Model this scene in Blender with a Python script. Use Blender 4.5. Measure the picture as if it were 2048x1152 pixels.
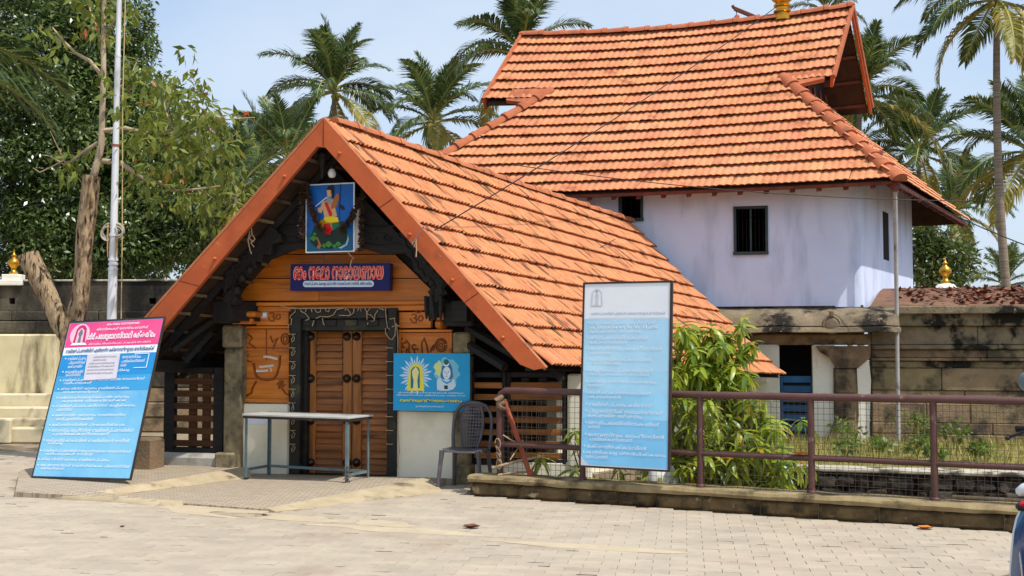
import bpy, bmesh, math, random
import numpy as np
from mathutils import Matrix, Vector, noise

random.seed(7)
rng = np.random.default_rng(7)
R = math.radians
for o in list(bpy.data.objects):
    bpy.data.objects.remove(o)
SC = bpy.context.scene
COL = SC.collection

# ------------------------------------------------------------------ camera
F, HOR, EYE = 2183.0, 690.0, 1.52          # focal length and horizon in photograph pixels, eye height in metres
PITCH = math.atan((HOR - 576.0) / F)
CAM = Vector((0, 0, EYE))
cd = bpy.data.cameras.new('camera')
cd.lens = F / 2048 * 36
cd.sensor_width = 36
cd.clip_start = 0.05
cd.clip_end = 3000
cam = bpy.data.objects.new('camera', cd)
cam.location = CAM
cam.rotation_euler = (R(90) + PITCH, 0, 0)
COL.objects.link(cam)
SC.camera = cam

# ------------------------------------------------------------------ sky, sun, exposure
SUN_DIR = Vector((0.40, -0.31, 0.86)).normalized()      # towards the sun
elev = math.asin(SUN_DIR.z)
azim = math.atan2(SUN_DIR.x, SUN_DIR.y)
w = bpy.data.worlds.new('World')
SC.world = w
w.use_nodes = True
nt = w.node_tree
nt.nodes.clear()
wo = nt.nodes.new('ShaderNodeOutputWorld')
bg = nt.nodes.new('ShaderNodeBackground')
sky = nt.nodes.new('ShaderNodeTexSky')
sky.sky_type = 'NISHITA'
sky.sun_disc = False
sky.sun_elevation = elev
sky.sun_rotation = azim
sky.air_density = 1.0
sky.dust_density = 2.6
sky.ozone_density = 1.4
bg.inputs['Strength'].default_value = 0.14
# thin high cloud over the whole sky
tc = nt.nodes.new('ShaderNodeTexCoord')
mp = nt.nodes.new('ShaderNodeMapping')
mp.inputs['Scale'].default_value = (1.0, 1.0, 2.6)
nz = nt.nodes.new('ShaderNodeTexNoise')
nz.inputs['Scale'].default_value = 2.2
nz.inputs['Detail'].default_value = 6
rp = nt.nodes.new('ShaderNodeValToRGB')
rp.color_ramp.elements[0].position = 0.38
rp.color_ramp.elements[0].color = (0.42, 0.42, 0.42, 1)
rp.color_ramp.elements[1].position = 0.64
rp.color_ramp.elements[1].color = (0.95, 0.95, 0.95, 1)
mx = nt.nodes.new('ShaderNodeMix')
mx.data_type = 'RGBA'
mx.inputs['B'].default_value = (3.05, 3.6, 4.3, 1)
nt.links.new(tc.outputs['Generated'], mp.inputs['Vector'])
nt.links.new(mp.outputs['Vector'], nz.inputs['Vector'])
nt.links.new(nz.outputs['Fac'], rp.inputs['Fac'])
nt.links.new(rp.outputs['Color'], mx.inputs['Factor'])
nt.links.new(sky.outputs['Color'], mx.inputs['A'])
nt.links.new(mx.outputs['Result'], bg.inputs['Color'])
nt.links.new(bg.outputs['Background'], wo.inputs['Surface'])

sd = bpy.data.lights.new('sun', 'SUN')
sd.energy = 2.75
sd.angle = R(0.6)
sd.color = (1.0, 0.955, 0.88)
sun = bpy.data.objects.new('sun', sd)
sun.rotation_euler = SUN_DIR.to_track_quat('Z', 'Y').to_euler()
sun.location = (20, -10, 40)
COL.objects.link(sun)
vs = SC.view_settings
SC.display_settings.display_device = 'sRGB'
vs.view_transform = 'Standard'
vs.look = 'None'
vs.gamma = 1
vs.exposure = 0.68
vs.use_curve_mapping = False


# ------------------------------------------------------------------ places: pixel of the photograph + a distance -> a point in the world
def ray(px, py):
    dx, dy = (px - 1024) / F, (576 - py) / F
    c, s = math.cos(PITCH), math.sin(PITCH)
    return Vector((dx, c - dy * s, s + dy * c))


def at(px, py, D):
    r = ray(px, py)
    return CAM + r * (D / r.y)


def gnd(px, py, z=0.0):
    r = ray(px, py)
    return CAM + r * ((z - EYE) / r.z)


def proj(p):
    d = Vector(p) - CAM
    c, s = math.cos(PITCH), math.sin(PITCH)
    zf = d.y * c + d.z * s
    yu = -d.y * s + d.z * c
    return 1024 + F * d.x / zf, 576 - F * yu / zf, zf


class Frame:
    """upright plane system: u to the right along the wall, v inwards, z up; phi > 0 brings the right end nearer"""
    def __init__(s, o, phi):
        s.o = Vector((o[0], o[1], 0.0))
        s.phi = R(phi)
        s.b = Vector((math.cos(s.phi), -math.sin(s.phi), 0))
        s.n = Vector((math.sin(s.phi), math.cos(s.phi), 0))
        s.M = Matrix.Translation(s.o) @ Matrix.Rotation(-s.phi, 4, 'Z')

    def loc(s, px, py, v=0.0):
        r = ray(px, py)
        t = (v - (CAM - s.o).dot(s.n)) / r.dot(s.n)
        d = CAM + r * t - s.o
        return d.dot(s.b), d.z

    def inv(s, p):
        d = Vector(p) - s.o
        return Vector((d.dot(s.b), d.dot(s.n), p[2]))

    def w(s, u, v, z):
        return s.o + s.b * u + s.n * v + Vector((0, 0, z))


# ------------------------------------------------------------------ objects
WM = {}


def reg(o, parent=None, M=None):
    M = M or Matrix.Identity(4)
    COL.objects.link(o)
    if parent is not None:
        o.parent = parent
        o.matrix_parent_inverse = WM[parent.name].inverted()
    o.matrix_basis = M
    WM[o.name] = M.copy()
    return o


def tag(o, label=None, cat=None, group=None, kind=None):
    if label: o['label'] = label
    if cat: o['category'] = cat
    if group: o['group'] = group
    if kind: o['kind'] = kind
    return o


def thing(name, label, cat, loc=(0, 0, 0), rz=0.0, group=None):
    o = bpy.data.objects.new(name, None)
    o.empty_display_size = 0.2
    reg(o, None, Matrix.Translation(Vector(loc)) @ Matrix.Rotation(rz, 4, 'Z'))
    return tag(o, label, cat, group)


def inst(name, mesh, parent, M):
    return reg(bpy.data.objects.new(name, mesh), parent, M)


def mesh_np(name, V, Fq, m=None, smooth=False):
    V = np.asarray(V, dtype=np.float32)
    Fq = np.asarray(Fq, dtype=np.int32)
    me = bpy.data.meshes.new(name)
    k = Fq.shape[1]
    me.vertices.add(len(V))
    me.vertices.foreach_set('co', V.ravel())
    me.loops.add(Fq.size)
    me.loops.foreach_set('vertex_index', Fq.ravel())
    me.polygons.add(len(Fq))
    me.polygons.foreach_set('loop_start', np.arange(0, Fq.size, k, dtype=np.int32))
    if smooth:
        me.polygons.foreach_set('use_smooth', np.ones(len(Fq), dtype=bool))
    me.update(calc_edges=True)
    if m: me.materials.append(m)
    return me


class MB:
    def __init__(s):
        s.v, s.f = [], []

    def add(s, vs, fs, M=None):
        k = len(s.v)
        s.v += [tuple(M @ Vector(p)) for p in vs] if M else [tuple(p) for p in vs]
        s.f += [tuple(i + k for i in f) for f in fs]
        return s

    def box(s, x0, x1, y0, y1, z0, z1, c=0.0, M=None):
        if x1 < x0: x0, x1 = x1, x0
        if y1 < y0: y0, y1 = y1, y0
        if z1 < z0: z0, z1 = z1, z0
        c = min(c, (x1 - x0) * .45, (y1 - y0) * .45, (z1 - z0) * .45)
        if c <= 0:
            vs = [(x, y, z) for z in (z0, z1) for y in (y0, y1) for x in (x0, x1)]
            fs = [(0, 2, 3, 1), (4, 5, 7, 6), (0, 1, 5, 4), (1, 3, 7, 5), (3, 2, 6, 7), (2, 0, 4, 6)]
            return s.add(vs, fs, M)
        lo, hi = (x0, y0, z0), (x1, y1, z1)
        vs, ix = [], {}
        for sx in (0, 1):
            for sy in (0, 1):
                for sz in (0, 1):
                    sg = (sx, sy, sz)
                    for ax in range(3):
                        p = [0, 0, 0]
                        for k in range(3):
                            e = hi[k] if sg[k] else lo[k]
                            p[k] = e if k == ax else e + (-c if sg[k] else c)
                        ix[(sg, ax)] = len(vs)
                        vs.append(tuple(p))
        fs = []
        for ax in range(3):
            o1, o2 = (ax + 1) % 3, (ax + 2) % 3
            for sv in (0, 1):
                q = []
                for a_, b_ in ((0, 0), (1, 0), (1, 1), (0, 1)):
                    g = [0, 0, 0]; g[ax] = sv; g[o1] = a_; g[o2] = b_
                    q.append(ix[(tuple(g), ax)])
                fs.append(tuple(q) if sv else tuple(q[::-1]))
        for ax in range(3):
            o1, o2 = (ax + 1) % 3, (ax + 2) % 3
            for a_ in (0, 1):
                for b_ in (0, 1):
                    g0 = [0, 0, 0]; g0[o1] = a_; g0[o2] = b_
                    g1 = list(g0); g1[ax] = 1
                    q = (ix[(tuple(g0), o1)], ix[(tuple(g1), o1)], ix[(tuple(g1), o2)], ix[(tuple(g0), o2)])
                    fs.append(q if (a_ == b_) else q[::-1])
        for sg in [(a_, b_, c_) for a_ in (0, 1) for b_ in (0, 1) for c_ in (0, 1)]:
            q = (ix[(sg, 0)], ix[(sg, 1)], ix[(sg, 2)])
            fs.append(q if sum(sg) % 2 else q[::-1])
        return s.add(vs, fs, M)

    def prism(s, poly, y0, y1, M=None):
        """poly: (x, z) outline, extruded along y"""
        n = len(poly)
        a = sum(poly[i][0] * poly[(i + 1) % n][1] - poly[(i + 1) % n][0] * poly[i][1] for i in range(n))
        if a < 0: poly = poly[::-1]
        if y1 < y0: y0, y1 = y1, y0
        vs = [(x, y0, z) for x, z in poly] + [(x, y1, z) for x, z in poly]
        fs = [tuple(range(n)), tuple(range(2 * n - 1, n - 1, -1))]
        fs += [(i, i + n, (i + 1) % n + n, (i + 1) % n) for i in range(n)]
        return s.add(vs, fs, M)

    def sheet(s, pts, off):
        """a thick quad or polygon: pts in 3D, off = thickness vector behind"""
        n = len(pts)
        off = Vector(off)
        vs = [tuple(p) for p in pts] + [tuple(Vector(p) + off) for p in pts]
        fs = [tuple(range(n)), tuple(range(2 * n - 1, n - 1, -1))]
        fs += [((i + 1) % n, i, i + n, (i + 1) % n + n) for i in range(n)]
        return s.add(vs, fs)

    def tube(s, pts, r, n=8, cap=True, M=None, flat=1.0):
        pts = [Vector(p) for p in pts]
        m = len(pts)
        rs = r if isinstance(r, (list, tuple)) else [r] * m
        vs, fs = [], []
        t0 = (pts[1] - pts[0]).normalized()
        x = t0.orthogonal().normalized()
        for i, p in enumerate(pts):
            t = (pts[min(i + 1, m - 1)] - pts[max(i - 1, 0)]).normalized()
            x = (x - t * x.dot(t))
            x = x.normalized() if x.length > 1e-6 else t.orthogonal().normalized()
            y = t.cross(x)
            for k in range(n):
                a = 2 * math.pi * k / n
                vs.append(tuple(p + (x * math.cos(a) + y * math.sin(a) * flat) * rs[i]))
        for i in range(m - 1):
            for k in range(n):
                k2 = (k + 1) % n
                fs.append((i * n + k, i * n + k2, (i + 1) * n + k2, (i + 1) * n + k))
        if cap:
            fs.append(tuple(range(n))[::-1])
            fs.append(tuple((m - 1) * n + k for k in range(n)))
        return s.add(vs, fs, M)

    def lathe(s, prof, c=(0, 0, 0), n=16, M=None):
        vs, fs = [], []
        for r, z in prof:
            for k in range(n):
                a = 2 * math.pi * k / n
                vs.append((c[0] + r * math.cos(a), c[1] + r * math.sin(a), c[2] + z))
        m = len(prof)
        for i in range(m - 1):
            for k in range(n):
                k2 = (k + 1) % n
                fs.append((i * n + k, i * n + k2, (i + 1) * n + k2, (i + 1) * n + k))
        fs.append(tuple(range(n))[::-1])
        fs.append(tuple((m - 1) * n + k for k in range(n)))
        return s.add(vs, fs, M)

    def mesh(s, name, m=None, smooth=None):
        me = bpy.data.meshes.new(name)
        me.from_pydata(s.v, [], s.f)
        if m: me.materials.append(m)
        if smooth is not None:
            me.polygons.foreach_set('use_smooth', [True] * len(me.polygons))
            me.update()
            me.set_sharp_from_angle(angle=R(smooth))
        me.update()
        return me

    def build(s, name, m, parent=None, M=None, smooth=None):
        return inst(name, s.mesh(name, m, smooth), parent, M)


def bake(name, mesh, mats, m, parent, kind='stuff'):
    """many copies of a small mesh joined into one part"""
    nv = len(mesh.vertices)
    co = np.empty(nv * 3, dtype=np.float32)
    mesh.vertices.foreach_get('co', co)
    co = co.reshape(-1, 3)
    polys = [tuple(p.vertices) for p in mesh.polygons]
    A = np.array([[list(r) for r in M_] for M_ in mats], dtype=np.float32)
    V = np.einsum('nij,vj->nvi', A[:, :3, :3], co) + A[:, None, :3, 3]
    V = V.reshape(-1, 3)
    n = len(mats)
    lt = np.array([len(p) for p in polys], dtype=np.int32)
    li = np.concatenate([np.array(p, dtype=np.int32) for p in polys])
    LI = (li[None, :] + (np.arange(n, dtype=np.int32) * nv)[:, None]).ravel()
    LT = np.tile(lt, n)
    LS = np.concatenate([[0], np.cumsum(LT)[:-1]]).astype(np.int32)
    me = bpy.data.meshes.new(name)
    me.vertices.add(len(V)); me.vertices.foreach_set('co', V.ravel())
    me.loops.add(len(LI)); me.loops.foreach_set('vertex_index', LI)
    me.polygons.add(len(LT)); me.polygons.foreach_set('loop_start', LS)
    sm = np.empty(len(polys), dtype=bool)
    mesh.polygons.foreach_get('use_smooth', sm)
    me.polygons.foreach_set('use_smooth', np.tile(sm, n))
    me.update(calc_edges=True)
    me.materials.append(m)
    if sm.any(): me.set_sharp_from_angle(angle=R(40))
    o = inst(name, me, parent, None)
    if kind: o['kind'] = kind
    return o


def scatter(name, mesh, mats, m, parent, limit=300, stuff_name=None):
    """the largest in view as parts of their own, the rest joined"""
    def rank(M_):
        x, y, z = proj(M_.translation)
        return (0 if (-40 < x < 2090 and -40 < y < 1190 and z > 0) else 1, z)
    mats = sorted(mats, key=rank)
    for M_ in mats[:limit]:
        inst(name, mesh, parent, M_)
    if len(mats) > limit:
        bake(stuff_name or name + '_field', mesh, mats[limit:], m, parent)


# ------------------------------------------------------------------ materials
MATS = {}


def lin(c):
    """sRGB 0-255 -> linear"""
    return tuple(((x / 255 + 0.055) / 1.055) ** 2.4 if x > 10 else x / 255 / 12.92 for x in c)


def mat(name, c1, c2=None, scale=6.0, rough=0.8, bump=0.0, bscale=None, stain=None, sscale=1.5, smin=0.5, smax=0.7,
        stretch=(1, 1, 1), sstretch=None, rnd=0.0, ref=None, metal=0.0, spec=0.3, hue=0.0, amt=1.0, coat=0.0, world=False,
        stain2=None, s2scale=3.0, s2min=0.55, s2max=0.7, s2stretch=None, bdist=0.02):
    if name in MATS: return MATS[name]
    m = bpy.data.materials.new(name)
    m.use_nodes = True
    t = m.node_tree
    N, L = t.nodes, t.links
    bs = N['Principled BSDF']
    bs.inputs['Roughness'].default_value = rough
    bs.inputs['Metallic'].default_value = metal
    bs.inputs['Specular IOR Level'].default_value = spec
    bs.inputs['Coat Weight'].default_value = coat
    tcn = N.new('ShaderNodeTexCoord')
    if ref is not None: tcn.object = ref
    if world:
        g = N.new('ShaderNodeNewGeometry')
        src = g.outputs['Position']
    else:
        src = tcn.outputs['Object']
    if not (ref or world):
        oi = N.new('ShaderNodeObjectInfo')
        mu = N.new('ShaderNodeMath'); mu.operation = 'MULTIPLY'; mu.inputs[1].default_value = 53.0
        L.new(oi.outputs['Random'], mu.inputs[0])
        ad = N.new('ShaderNodeVectorMath'); ad.operation = 'ADD'
        L.new(src, ad.inputs[0]); L.new(mu.outputs[0], ad.inputs[1])
        src = ad.outputs[0]

    def nz_(sc, st, det=8.0, ro=0.6):
        mpn = N.new('ShaderNodeMapping'); mpn.inputs['Scale'].default_value = st
        L.new(src, mpn.inputs['Vector'])
        n_ = N.new('ShaderNodeTexNoise')
        n_.inputs['Scale'].default_value = sc
        n_.inputs['Detail'].default_value = det
        n_.inputs['Roughness'].default_value = ro
        L.new(mpn.outputs[0], n_.inputs['Vector'])
        return n_.outputs['Fac']

    def mixc(f, a, b):
        q = N.new('ShaderNodeMix'); q.data_type = 'RGBA'
        L.new(f, q.inputs['Factor'])
        for k, x in (('A', a), ('B', b)):
            if isinstance(x, tuple): q.inputs[k].default_value = (*x[:3], 1)
            else: L.new(x, q.inputs[k])
        return q.outputs['Result']

    def ramp(f, lo, hi, top=1.0):
        q = N.new('ShaderNodeMapRange')
        q.inputs['From Min'].default_value = lo; q.inputs['From Max'].default_value = hi
        q.inputs['To Max'].default_value = top
        L.new(f, q.inputs['Value'])
        return q.outputs['Result']
    c2 = c2 or tuple(x * 0.8 for x in c1)
    col = mixc(ramp(nz_(scale, stretch), 0.3, 0.7), tuple(c1), tuple(c2))
    if stain:
        col = mixc(ramp(nz_(sscale, sstretch or stretch), smin, smax, amt), col, tuple(stain))
    if stain2:
        col = mixc(ramp(nz_(s2scale, s2stretch or stretch), s2min, s2max, amt), col, tuple(stain2))
    if rnd or hue:
        oi2 = N.new('ShaderNodeObjectInfo')
        g2 = N.new('ShaderNodeNewGeometry')
        sm_ = N.new('ShaderNodeMath'); sm_.operation = 'ADD'
        L.new(oi2.outputs['Random'], sm_.inputs[0]); L.new(g2.outputs['Random Per Island'], sm_.inputs[1])
        fr = N.new('ShaderNodeMath'); fr.operation = 'FRACT'
        L.new(sm_.outputs[0], fr.inputs[0])
        hs = N.new('ShaderNodeHueSaturation')
        L.new(col, hs.inputs['Color'])
        mr = N.new('ShaderNodeMapRange'); mr.inputs['To Min'].default_value = 1 - rnd; mr.inputs['To Max'].default_value = 1 + rnd
        L.new(fr.outputs[0], mr.inputs['Value']); L.new(mr.outputs[0], hs.inputs['Value'])
        if hue:
            m3 = N.new('ShaderNodeMath'); m3.operation = 'MULTIPLY'; m3.inputs[1].default_value = 7.31
            f3 = N.new('ShaderNodeMath'); f3.operation = 'FRACT'
            L.new(fr.outputs[0], m3.inputs[0]); L.new(m3.outputs[0], f3.inputs[0])
            mh = N.new('ShaderNodeMapRange'); mh.inputs['To Min'].default_value = 0.5 - hue; mh.inputs['To Max'].default_value = 0.5 + hue
            L.new(f3.outputs[0], mh.inputs['Value']); L.new(mh.outputs[0], hs.inputs['Hue'])
        col = hs.outputs['Color']
    L.new(col, bs.inputs['Base Color'])
    if bump:
        bn = N.new('ShaderNodeBump')
        bn.inputs['Strength'].default_value = bump
        bn.inputs['Distance'].default_value = bdist
        L.new(nz_(bscale or scale * 3, stretch, 10.0, 0.65), bn.inputs['Height'])
        L.new(bn.outputs[0], bs.inputs['Normal'])
    MATS[name] = m
    return m


def leafmat(name, c1, c2, c3=None, trans=0.35, rough=0.45, spec=0.4, f3=0.86):
    m = bpy.data.materials.new(name)
    m.use_nodes = True
    t = m.node_tree
    N, L = t.nodes, t.links
    bs = N['Principled BSDF']
    bs.inputs['Roughness'].default_value = rough
    bs.inputs['Specular IOR Level'].default_value = spec
    g = N.new('ShaderNodeNewGeometry')
    oi = N.new('ShaderNodeObjectInfo')
    ad = N.new('ShaderNodeMath'); ad.operation = 'ADD'
    fr = N.new('ShaderNodeMath'); fr.operation = 'FRACT'
    L.new(g.outputs['Random Per Island'], ad.inputs[0]); L.new(oi.outputs['Random'], ad.inputs[1]); L.new(ad.outputs[0], fr.inputs[0])
    rp_ = N.new('ShaderNodeValToRGB')
    e = rp_.color_ramp.elements
    e[0].position = 0.0; e[0].color = (*c1, 1)
    e[1].position = 0.8; e[1].color = (*c2, 1)
    if c3:
        x = e.new(f3); x.color = (*c2, 1)
        y = e.new(0.99); y.color = (*c3, 1)
    L.new(fr.outputs[0], rp_.inputs['Fac'])
    L.new(rp_.outputs['Color'], bs.inputs['Base Color'])
    tr = N.new('ShaderNodeBsdfTranslucent')
    hs = N.new('ShaderNodeHueSaturation'); hs.inputs['Value'].default_value = 1.5; hs.inputs['Hue'].default_value = 0.48
    L.new(rp_.outputs['Color'], hs.inputs['Color']); L.new(hs.outputs[0], tr.inputs['Color'])
    ms = N.new('ShaderNodeMixShader'); ms.inputs[0].default_value = trans
    L.new(bs.outputs[0], ms.inputs[1]); L.new(tr.outputs[0], ms.inputs[2])
    L.new(ms.outputs[0], N['Material Output'].inputs['Surface'])
    return m


def plain(name, c, rough=0.6, metal=0.0, spec=0.3):
    return mat(name, c, tuple(x * 0.93 for x in c), scale=9, rough=rough, metal=metal, spec=spec)
# ------------------------------------------------------------------ frames of the place
G = Frame((-1.928, 12.6), 14)                    # front wall of the gatehouse, origin at the door
MN = Frame((5.59, 17.4), 13)                     # front wall of the temple building, origin at its right corner
PL_L, PL_R = gnd(942, 990), gnd(2045, 1065)      # foot of the low wall
PHI_F = math.degrees(math.atan2(PL_L.y - PL_R.y, PL_R.x - PL_L.x))
FZ = Frame((PL_L.x, PL_L.y), PHI_F)
AX = Vector((math.sin(R(32)), math.cos(R(32)), 0))   # long axis of the gatehouse

# ------------------------------------------------------------------ palette
M_SOIL = mat('soil', lin((150, 126, 98)), lin((110, 92, 70)), scale=1.3, rough=0.95, bump=0.4, bscale=14, world=True)
M_SAND = mat('joint_sand', lin((158, 142, 118)), lin((122, 106, 84)), scale=2.2, rough=0.95, bump=0.25, bscale=60, world=True)
M_PAVER = mat('paver_concrete', lin((176, 162, 142)), lin((158, 147, 131)), scale=2.6, rough=0.9, bump=0.4, bscale=120, rnd=0.07, hue=.006,
              stain=lin((150, 128, 106)), sscale=1.1, smin=0.53, smax=0.72, amt=0.55, world=True, bdist=0.004,
              stain2=lin((178, 166, 147)), s2scale=0.35, s2min=0.5, s2max=0.62)
M_CEMENT = mat('cement', lin((184, 168, 138)), lin((160, 144, 114)), scale=5, rough=0.9, bump=0.5, bscale=40,
               stain=lin((92, 80, 60)), sscale=3, smin=0.56, smax=0.72, world=True, bdist=0.01)
M_PATCH = mat('cement_wash', lin((188, 172, 146)), lin((172, 156, 130)), scale=3.5, rough=0.92, bump=0.4, bscale=40, world=True, bdist=0.008)
M_PLINTH = mat('pitched_stone', lin((122, 100, 66)), lin((84, 68, 46)), scale=6, rough=0.92, bump=0.9, bscale=16,
               stain=lin((46, 40, 30)), sscale=4, smin=0.5, smax=0.66, rnd=0.12, bdist=0.03, world=True,
               stain2=lin((170, 150, 112)), s2scale=7, s2min=0.62, s2max=0.7)
M_CAP = mat('plinth_cap', lin((158, 140, 104)), lin((120, 104, 72)), scale=6, rough=0.92, bump=0.6, bscale=30,
            stain=lin((64, 54, 38)), sscale=3, smin=0.52, smax=0.66, world=True, bdist=0.015)
M_BLACKSTONE = mat('weathered_granite', lin((104, 96, 80)), lin((66, 60, 50)), scale=3, rough=0.95, bump=0.8, bscale=20,
                   stain=lin((28, 27, 25)), sscale=1.3, smin=0.42, smax=0.6, sstretch=(1, 1, .35), world=True, bdist=0.02)
M_STONE = mat('laterite_block', lin((156, 134, 102)), lin((120, 104, 82)), scale=3.2, rough=0.93, bump=0.9, bscale=26,
              stain=lin((86, 76, 62)), sscale=2.2, smin=0.5, smax=0.62, rnd=0.18, hue=0.014, world=True, bdist=0.02,
              stain2=lin((44, 40, 35)), s2scale=1.6, s2min=0.55, s2max=0.66)
M_STONE_D = mat('mossy_entablature', lin((152, 136, 110)), lin((104, 94, 78)), scale=3.5, rough=0.95, bump=0.8, bscale=24,
                stain=lin((38, 35, 31)), sscale=1.8, smin=0.5, smax=0.58, rnd=0.1, world=True, bdist=0.02,
                stain2=lin((150, 140, 118)), s2scale=9, s2min=0.63, s2max=0.72)
M_RUBBLE = mat('black_rubble', lin((88, 82, 72)), lin((48, 45, 40)), scale=7, rough=0.95, bump=1.0, bscale=22,
               stain=lin((24, 23, 21)), sscale=4, smin=0.45, smax=0.6, rnd=0.2, world=True, bdist=0.03)
M_PLASTER_Y = mat('ochre_plaster', lin((222, 210, 174)), lin((198, 184, 142)), scale=2, rough=0.9, bump=0.3, bscale=30,
                  stain=lin((74, 62, 40)), sscale=1.7, smin=0.54, smax=0.7, sstretch=(1.4, 1.4, 0.35), world=True, bdist=0.01)
M_STEP = mat('stone_step', lin((214, 202, 170)), lin((190, 176, 142)), scale=2.5, rough=0.9, bump=0.4, bscale=26,
             stain=lin((120, 100, 66)), sscale=2.4, smin=0.58, smax=0.74, world=True, bdist=0.012)

# ------------------------------------------------------------------ ground, plaza
g = MB().add([(-900, -60, -0.9), (900, -60, -0.9), (900, 1500, -0.9), (-900, 1500, -0.9)], [(0, 1, 2, 3)]).build('ground', M_SOIL)
tag(g, 'bare brown earth stretching away behind the temple', kind='structure')
gr_r = G.w(2.35, -0.1, 0)
gr_b = gr_r + AX * 6.2
fz_far = FZ.w(14, 0.12, 0)
plaza_poly = [(-60, -30), (30, -30), (30, fz_far.y), (fz_far.x, fz_far.y), tuple(FZ.w(0, 0.12, 0))[:2],
              (gr_r.x, gr_r.y), (gr_b.x, gr_b.y), (gr_b.x, 60), (-60, 60)]
mb = MB()
n = len(plaza_poly)
mb.add([(x, y, -0.008) for x, y in plaza_poly] + [(x, y, -0.85) for x, y in plaza_poly],
       [tuple(range(n))] + [(i, (i + 1) % n, (i + 1) % n + n, i + n) for i in range(n)])
plaza = tag(mb.build('plaza', M_SAND), 'pale dusty plaza paved with zigzag concrete pavers', kind='structure')

# apron before the gate: outline points on the ground
A_TIP, A_FL, A_FR = gnd(30, 984, 0.05), gnd(362, 1006, 0.02), gnd(548, 1020, 0.02)
A_RB = gnd(884, 956, 0.085)
A_LI0, A_LI1 = gnd(190, 984, 0.07), gnd(492, 934, 0.10)


def inside(p, poly):
    c = False
    j = len(poly) - 1
    for i in range(len(poly)):
        a, b = poly[i], poly[j]
        if (a[1] > p[1]) != (b[1] > p[1]) and p[0] < (b[0] - a[0]) * (p[1] - a[1]) / (b[1] - a[1]) + a[0]:
            c = not c
        j = i
    return c


# zigzag pavers
PVL, PVW, ZIG = 0.235, 0.118, 0.016
xs = [-PVL / 2 + 0.0012, -PVL / 4, 0, PVL / 4, PVL / 2 - 0.0012]
zg = [0, ZIG, 0, ZIG, 0]
hw = PVW / 2 - 0.0016


def ring(ins, z):
    lo = [(x * (1 - ins * 4), -hw + ins + zz, z) for x, zz in zip(xs, zg)]
    hi = [(x * (1 - ins * 4), hw - ins + zz, z) for x, zz in zip(xs, zg)]
    return lo + hi[::-1]


pv = MB()
k = 10
pv.add(ring(0.003, 0.0) + ring(0.0, -0.0025) + ring(0.0, -0.02),
       [tuple(range(k))] + [(i + k, (i + 1) % k + k, (i + 1) % k, i) for i in range(k)] +
       [(i + 2 * k, (i + 1) % k + 2 * k, (i + 1) % k + k, i + k) for i in range(k)])
pv_mesh = pv.mesh('paver', M_PAVER)
apron_zone = [tuple(p)[:2] for p in (A_TIP, A_FL, A_FR, A_RB, G.w(3.0, 0.6, 0), G.w(-3.6, 0.6, 0), gnd(40, 940, .085))]
mats_ = []
pf = Matrix.Rotation(R(-9), 4, 'Z')
for j in range(-10, 110):
    for i in range(-70, 60):
        p = pf @ Vector((i * PVL + (j % 2) * PVL / 2, 4.4 + j * PVW, 0))
        if p.y < 4.2 or p.y > 15.5: continue
        px, py, zf = proj(p)
        if px < -120 or px > 2170: continue
        if not inside((p.x, p.y), plaza_poly) or inside((p.x, p.y), apron_zone): continue
        q = FZ.inv(p)
        if q.x > -0.15 and q.y > -0.06: continue
        h = random.gauss(0, 0.0011)
        mats_.append(Matrix.Translation((p.x, p.y, 0.001 + h)) @ pf @ Matrix.Rotation(random.gauss(0, .004), 4, 'X') @ Matrix.Rotation(random.gauss(0, .004), 4, 'Y'))
scatter('paver', pv_mesh, mats_, M_PAVER, plaza, 300, 'paver_field')

# joints that have lost their sand
M_GAP = mat('open_joint_dirt', lin((84, 66, 50)), lin((60, 48, 38)), scale=20, rough=1.0)
jm = MB().box(-.5, .5, -.5, .5, -.003, .0012).mesh('open_joint', M_GAP)
jl = []
for k_ in range(150):
    M_ = random.choice(mats_)
    p = M_.translation
    if not (4.5 < p.y < 11.5): continue
    jl.append(Matrix.Translation((p.x, p.y, .0015)) @ pf @ Matrix.Translation((random.uniform(-.05, .05), PVW / 2 + .006, 0)) @ Matrix.Diagonal((random.uniform(.05, .16), random.uniform(.003, .0075), 1, 1)))
bake('open_joint', jm, jl, M_GAP, plaza)

# apron: a shallow ramp with small pavers, cement edges, a raised strip on its left
M_APRON = mat('apron_paver', lin((178, 162, 140)), lin((160, 146, 126)), scale=4, rough=0.92, world=True)
t = M_APRON.node_tree
br = t.nodes.new('ShaderNodeTexBrick')
br.inputs['Scale'].default_value = 4.5
br.inputs['Mortar Size'].default_value = 0.03
br.inputs['Color1'].default_value = (*lin((176, 160, 140)), 1)
br.inputs['Color2'].default_value = (*lin((160, 146, 128)), 1)
br.inputs['Mortar'].default_value = (*lin((140, 126, 104)), 1)
gm = t.nodes.new('ShaderNodeNewGeometry')
t.links.new(gm.outputs['Position'], br.inputs['Vector'])
t.links.new(br.outputs['Color'], t.nodes['Principled BSDF'].inputs['Base Color'])
bpn = t.nodes.new('ShaderNodeBump'); bpn.inputs['Distance'].default_value = 0.01; bpn.invert = True
t.links.new(br.outputs['Fac'], bpn.inputs['Height']); t.links.new(bpn.outputs[0], t.nodes['Principled BSDF'].inputs['Normal'])
zA = 0.02
bl, brr = G.w(-2.0, 0.02, zA), G.w(1.75, 0.02, zA)
a_fr_in = A_FR + Vector((-0.10, 0.06, 0))
a_rb_in = A_RB + Vector((-0.16, 0.05, 0))
apron = MB()
pts = [A_FL, a_fr_in, a_rb_in, brr, bl, A_LI1 + Vector((0.12, 0, -0.075)), A_LI0 + Vector((0.15, -0.05, -0.05))]
vs_ = [tuple(p) for p in pts] + [(p.x, p.y, -0.03) for p in pts]
nn = len(pts)
apron.add(vs_, [tuple(range(nn))] + [((i + 1) % nn, i, i + nn, (i + 1) % nn + nn) for i in range(nn)])
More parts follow.
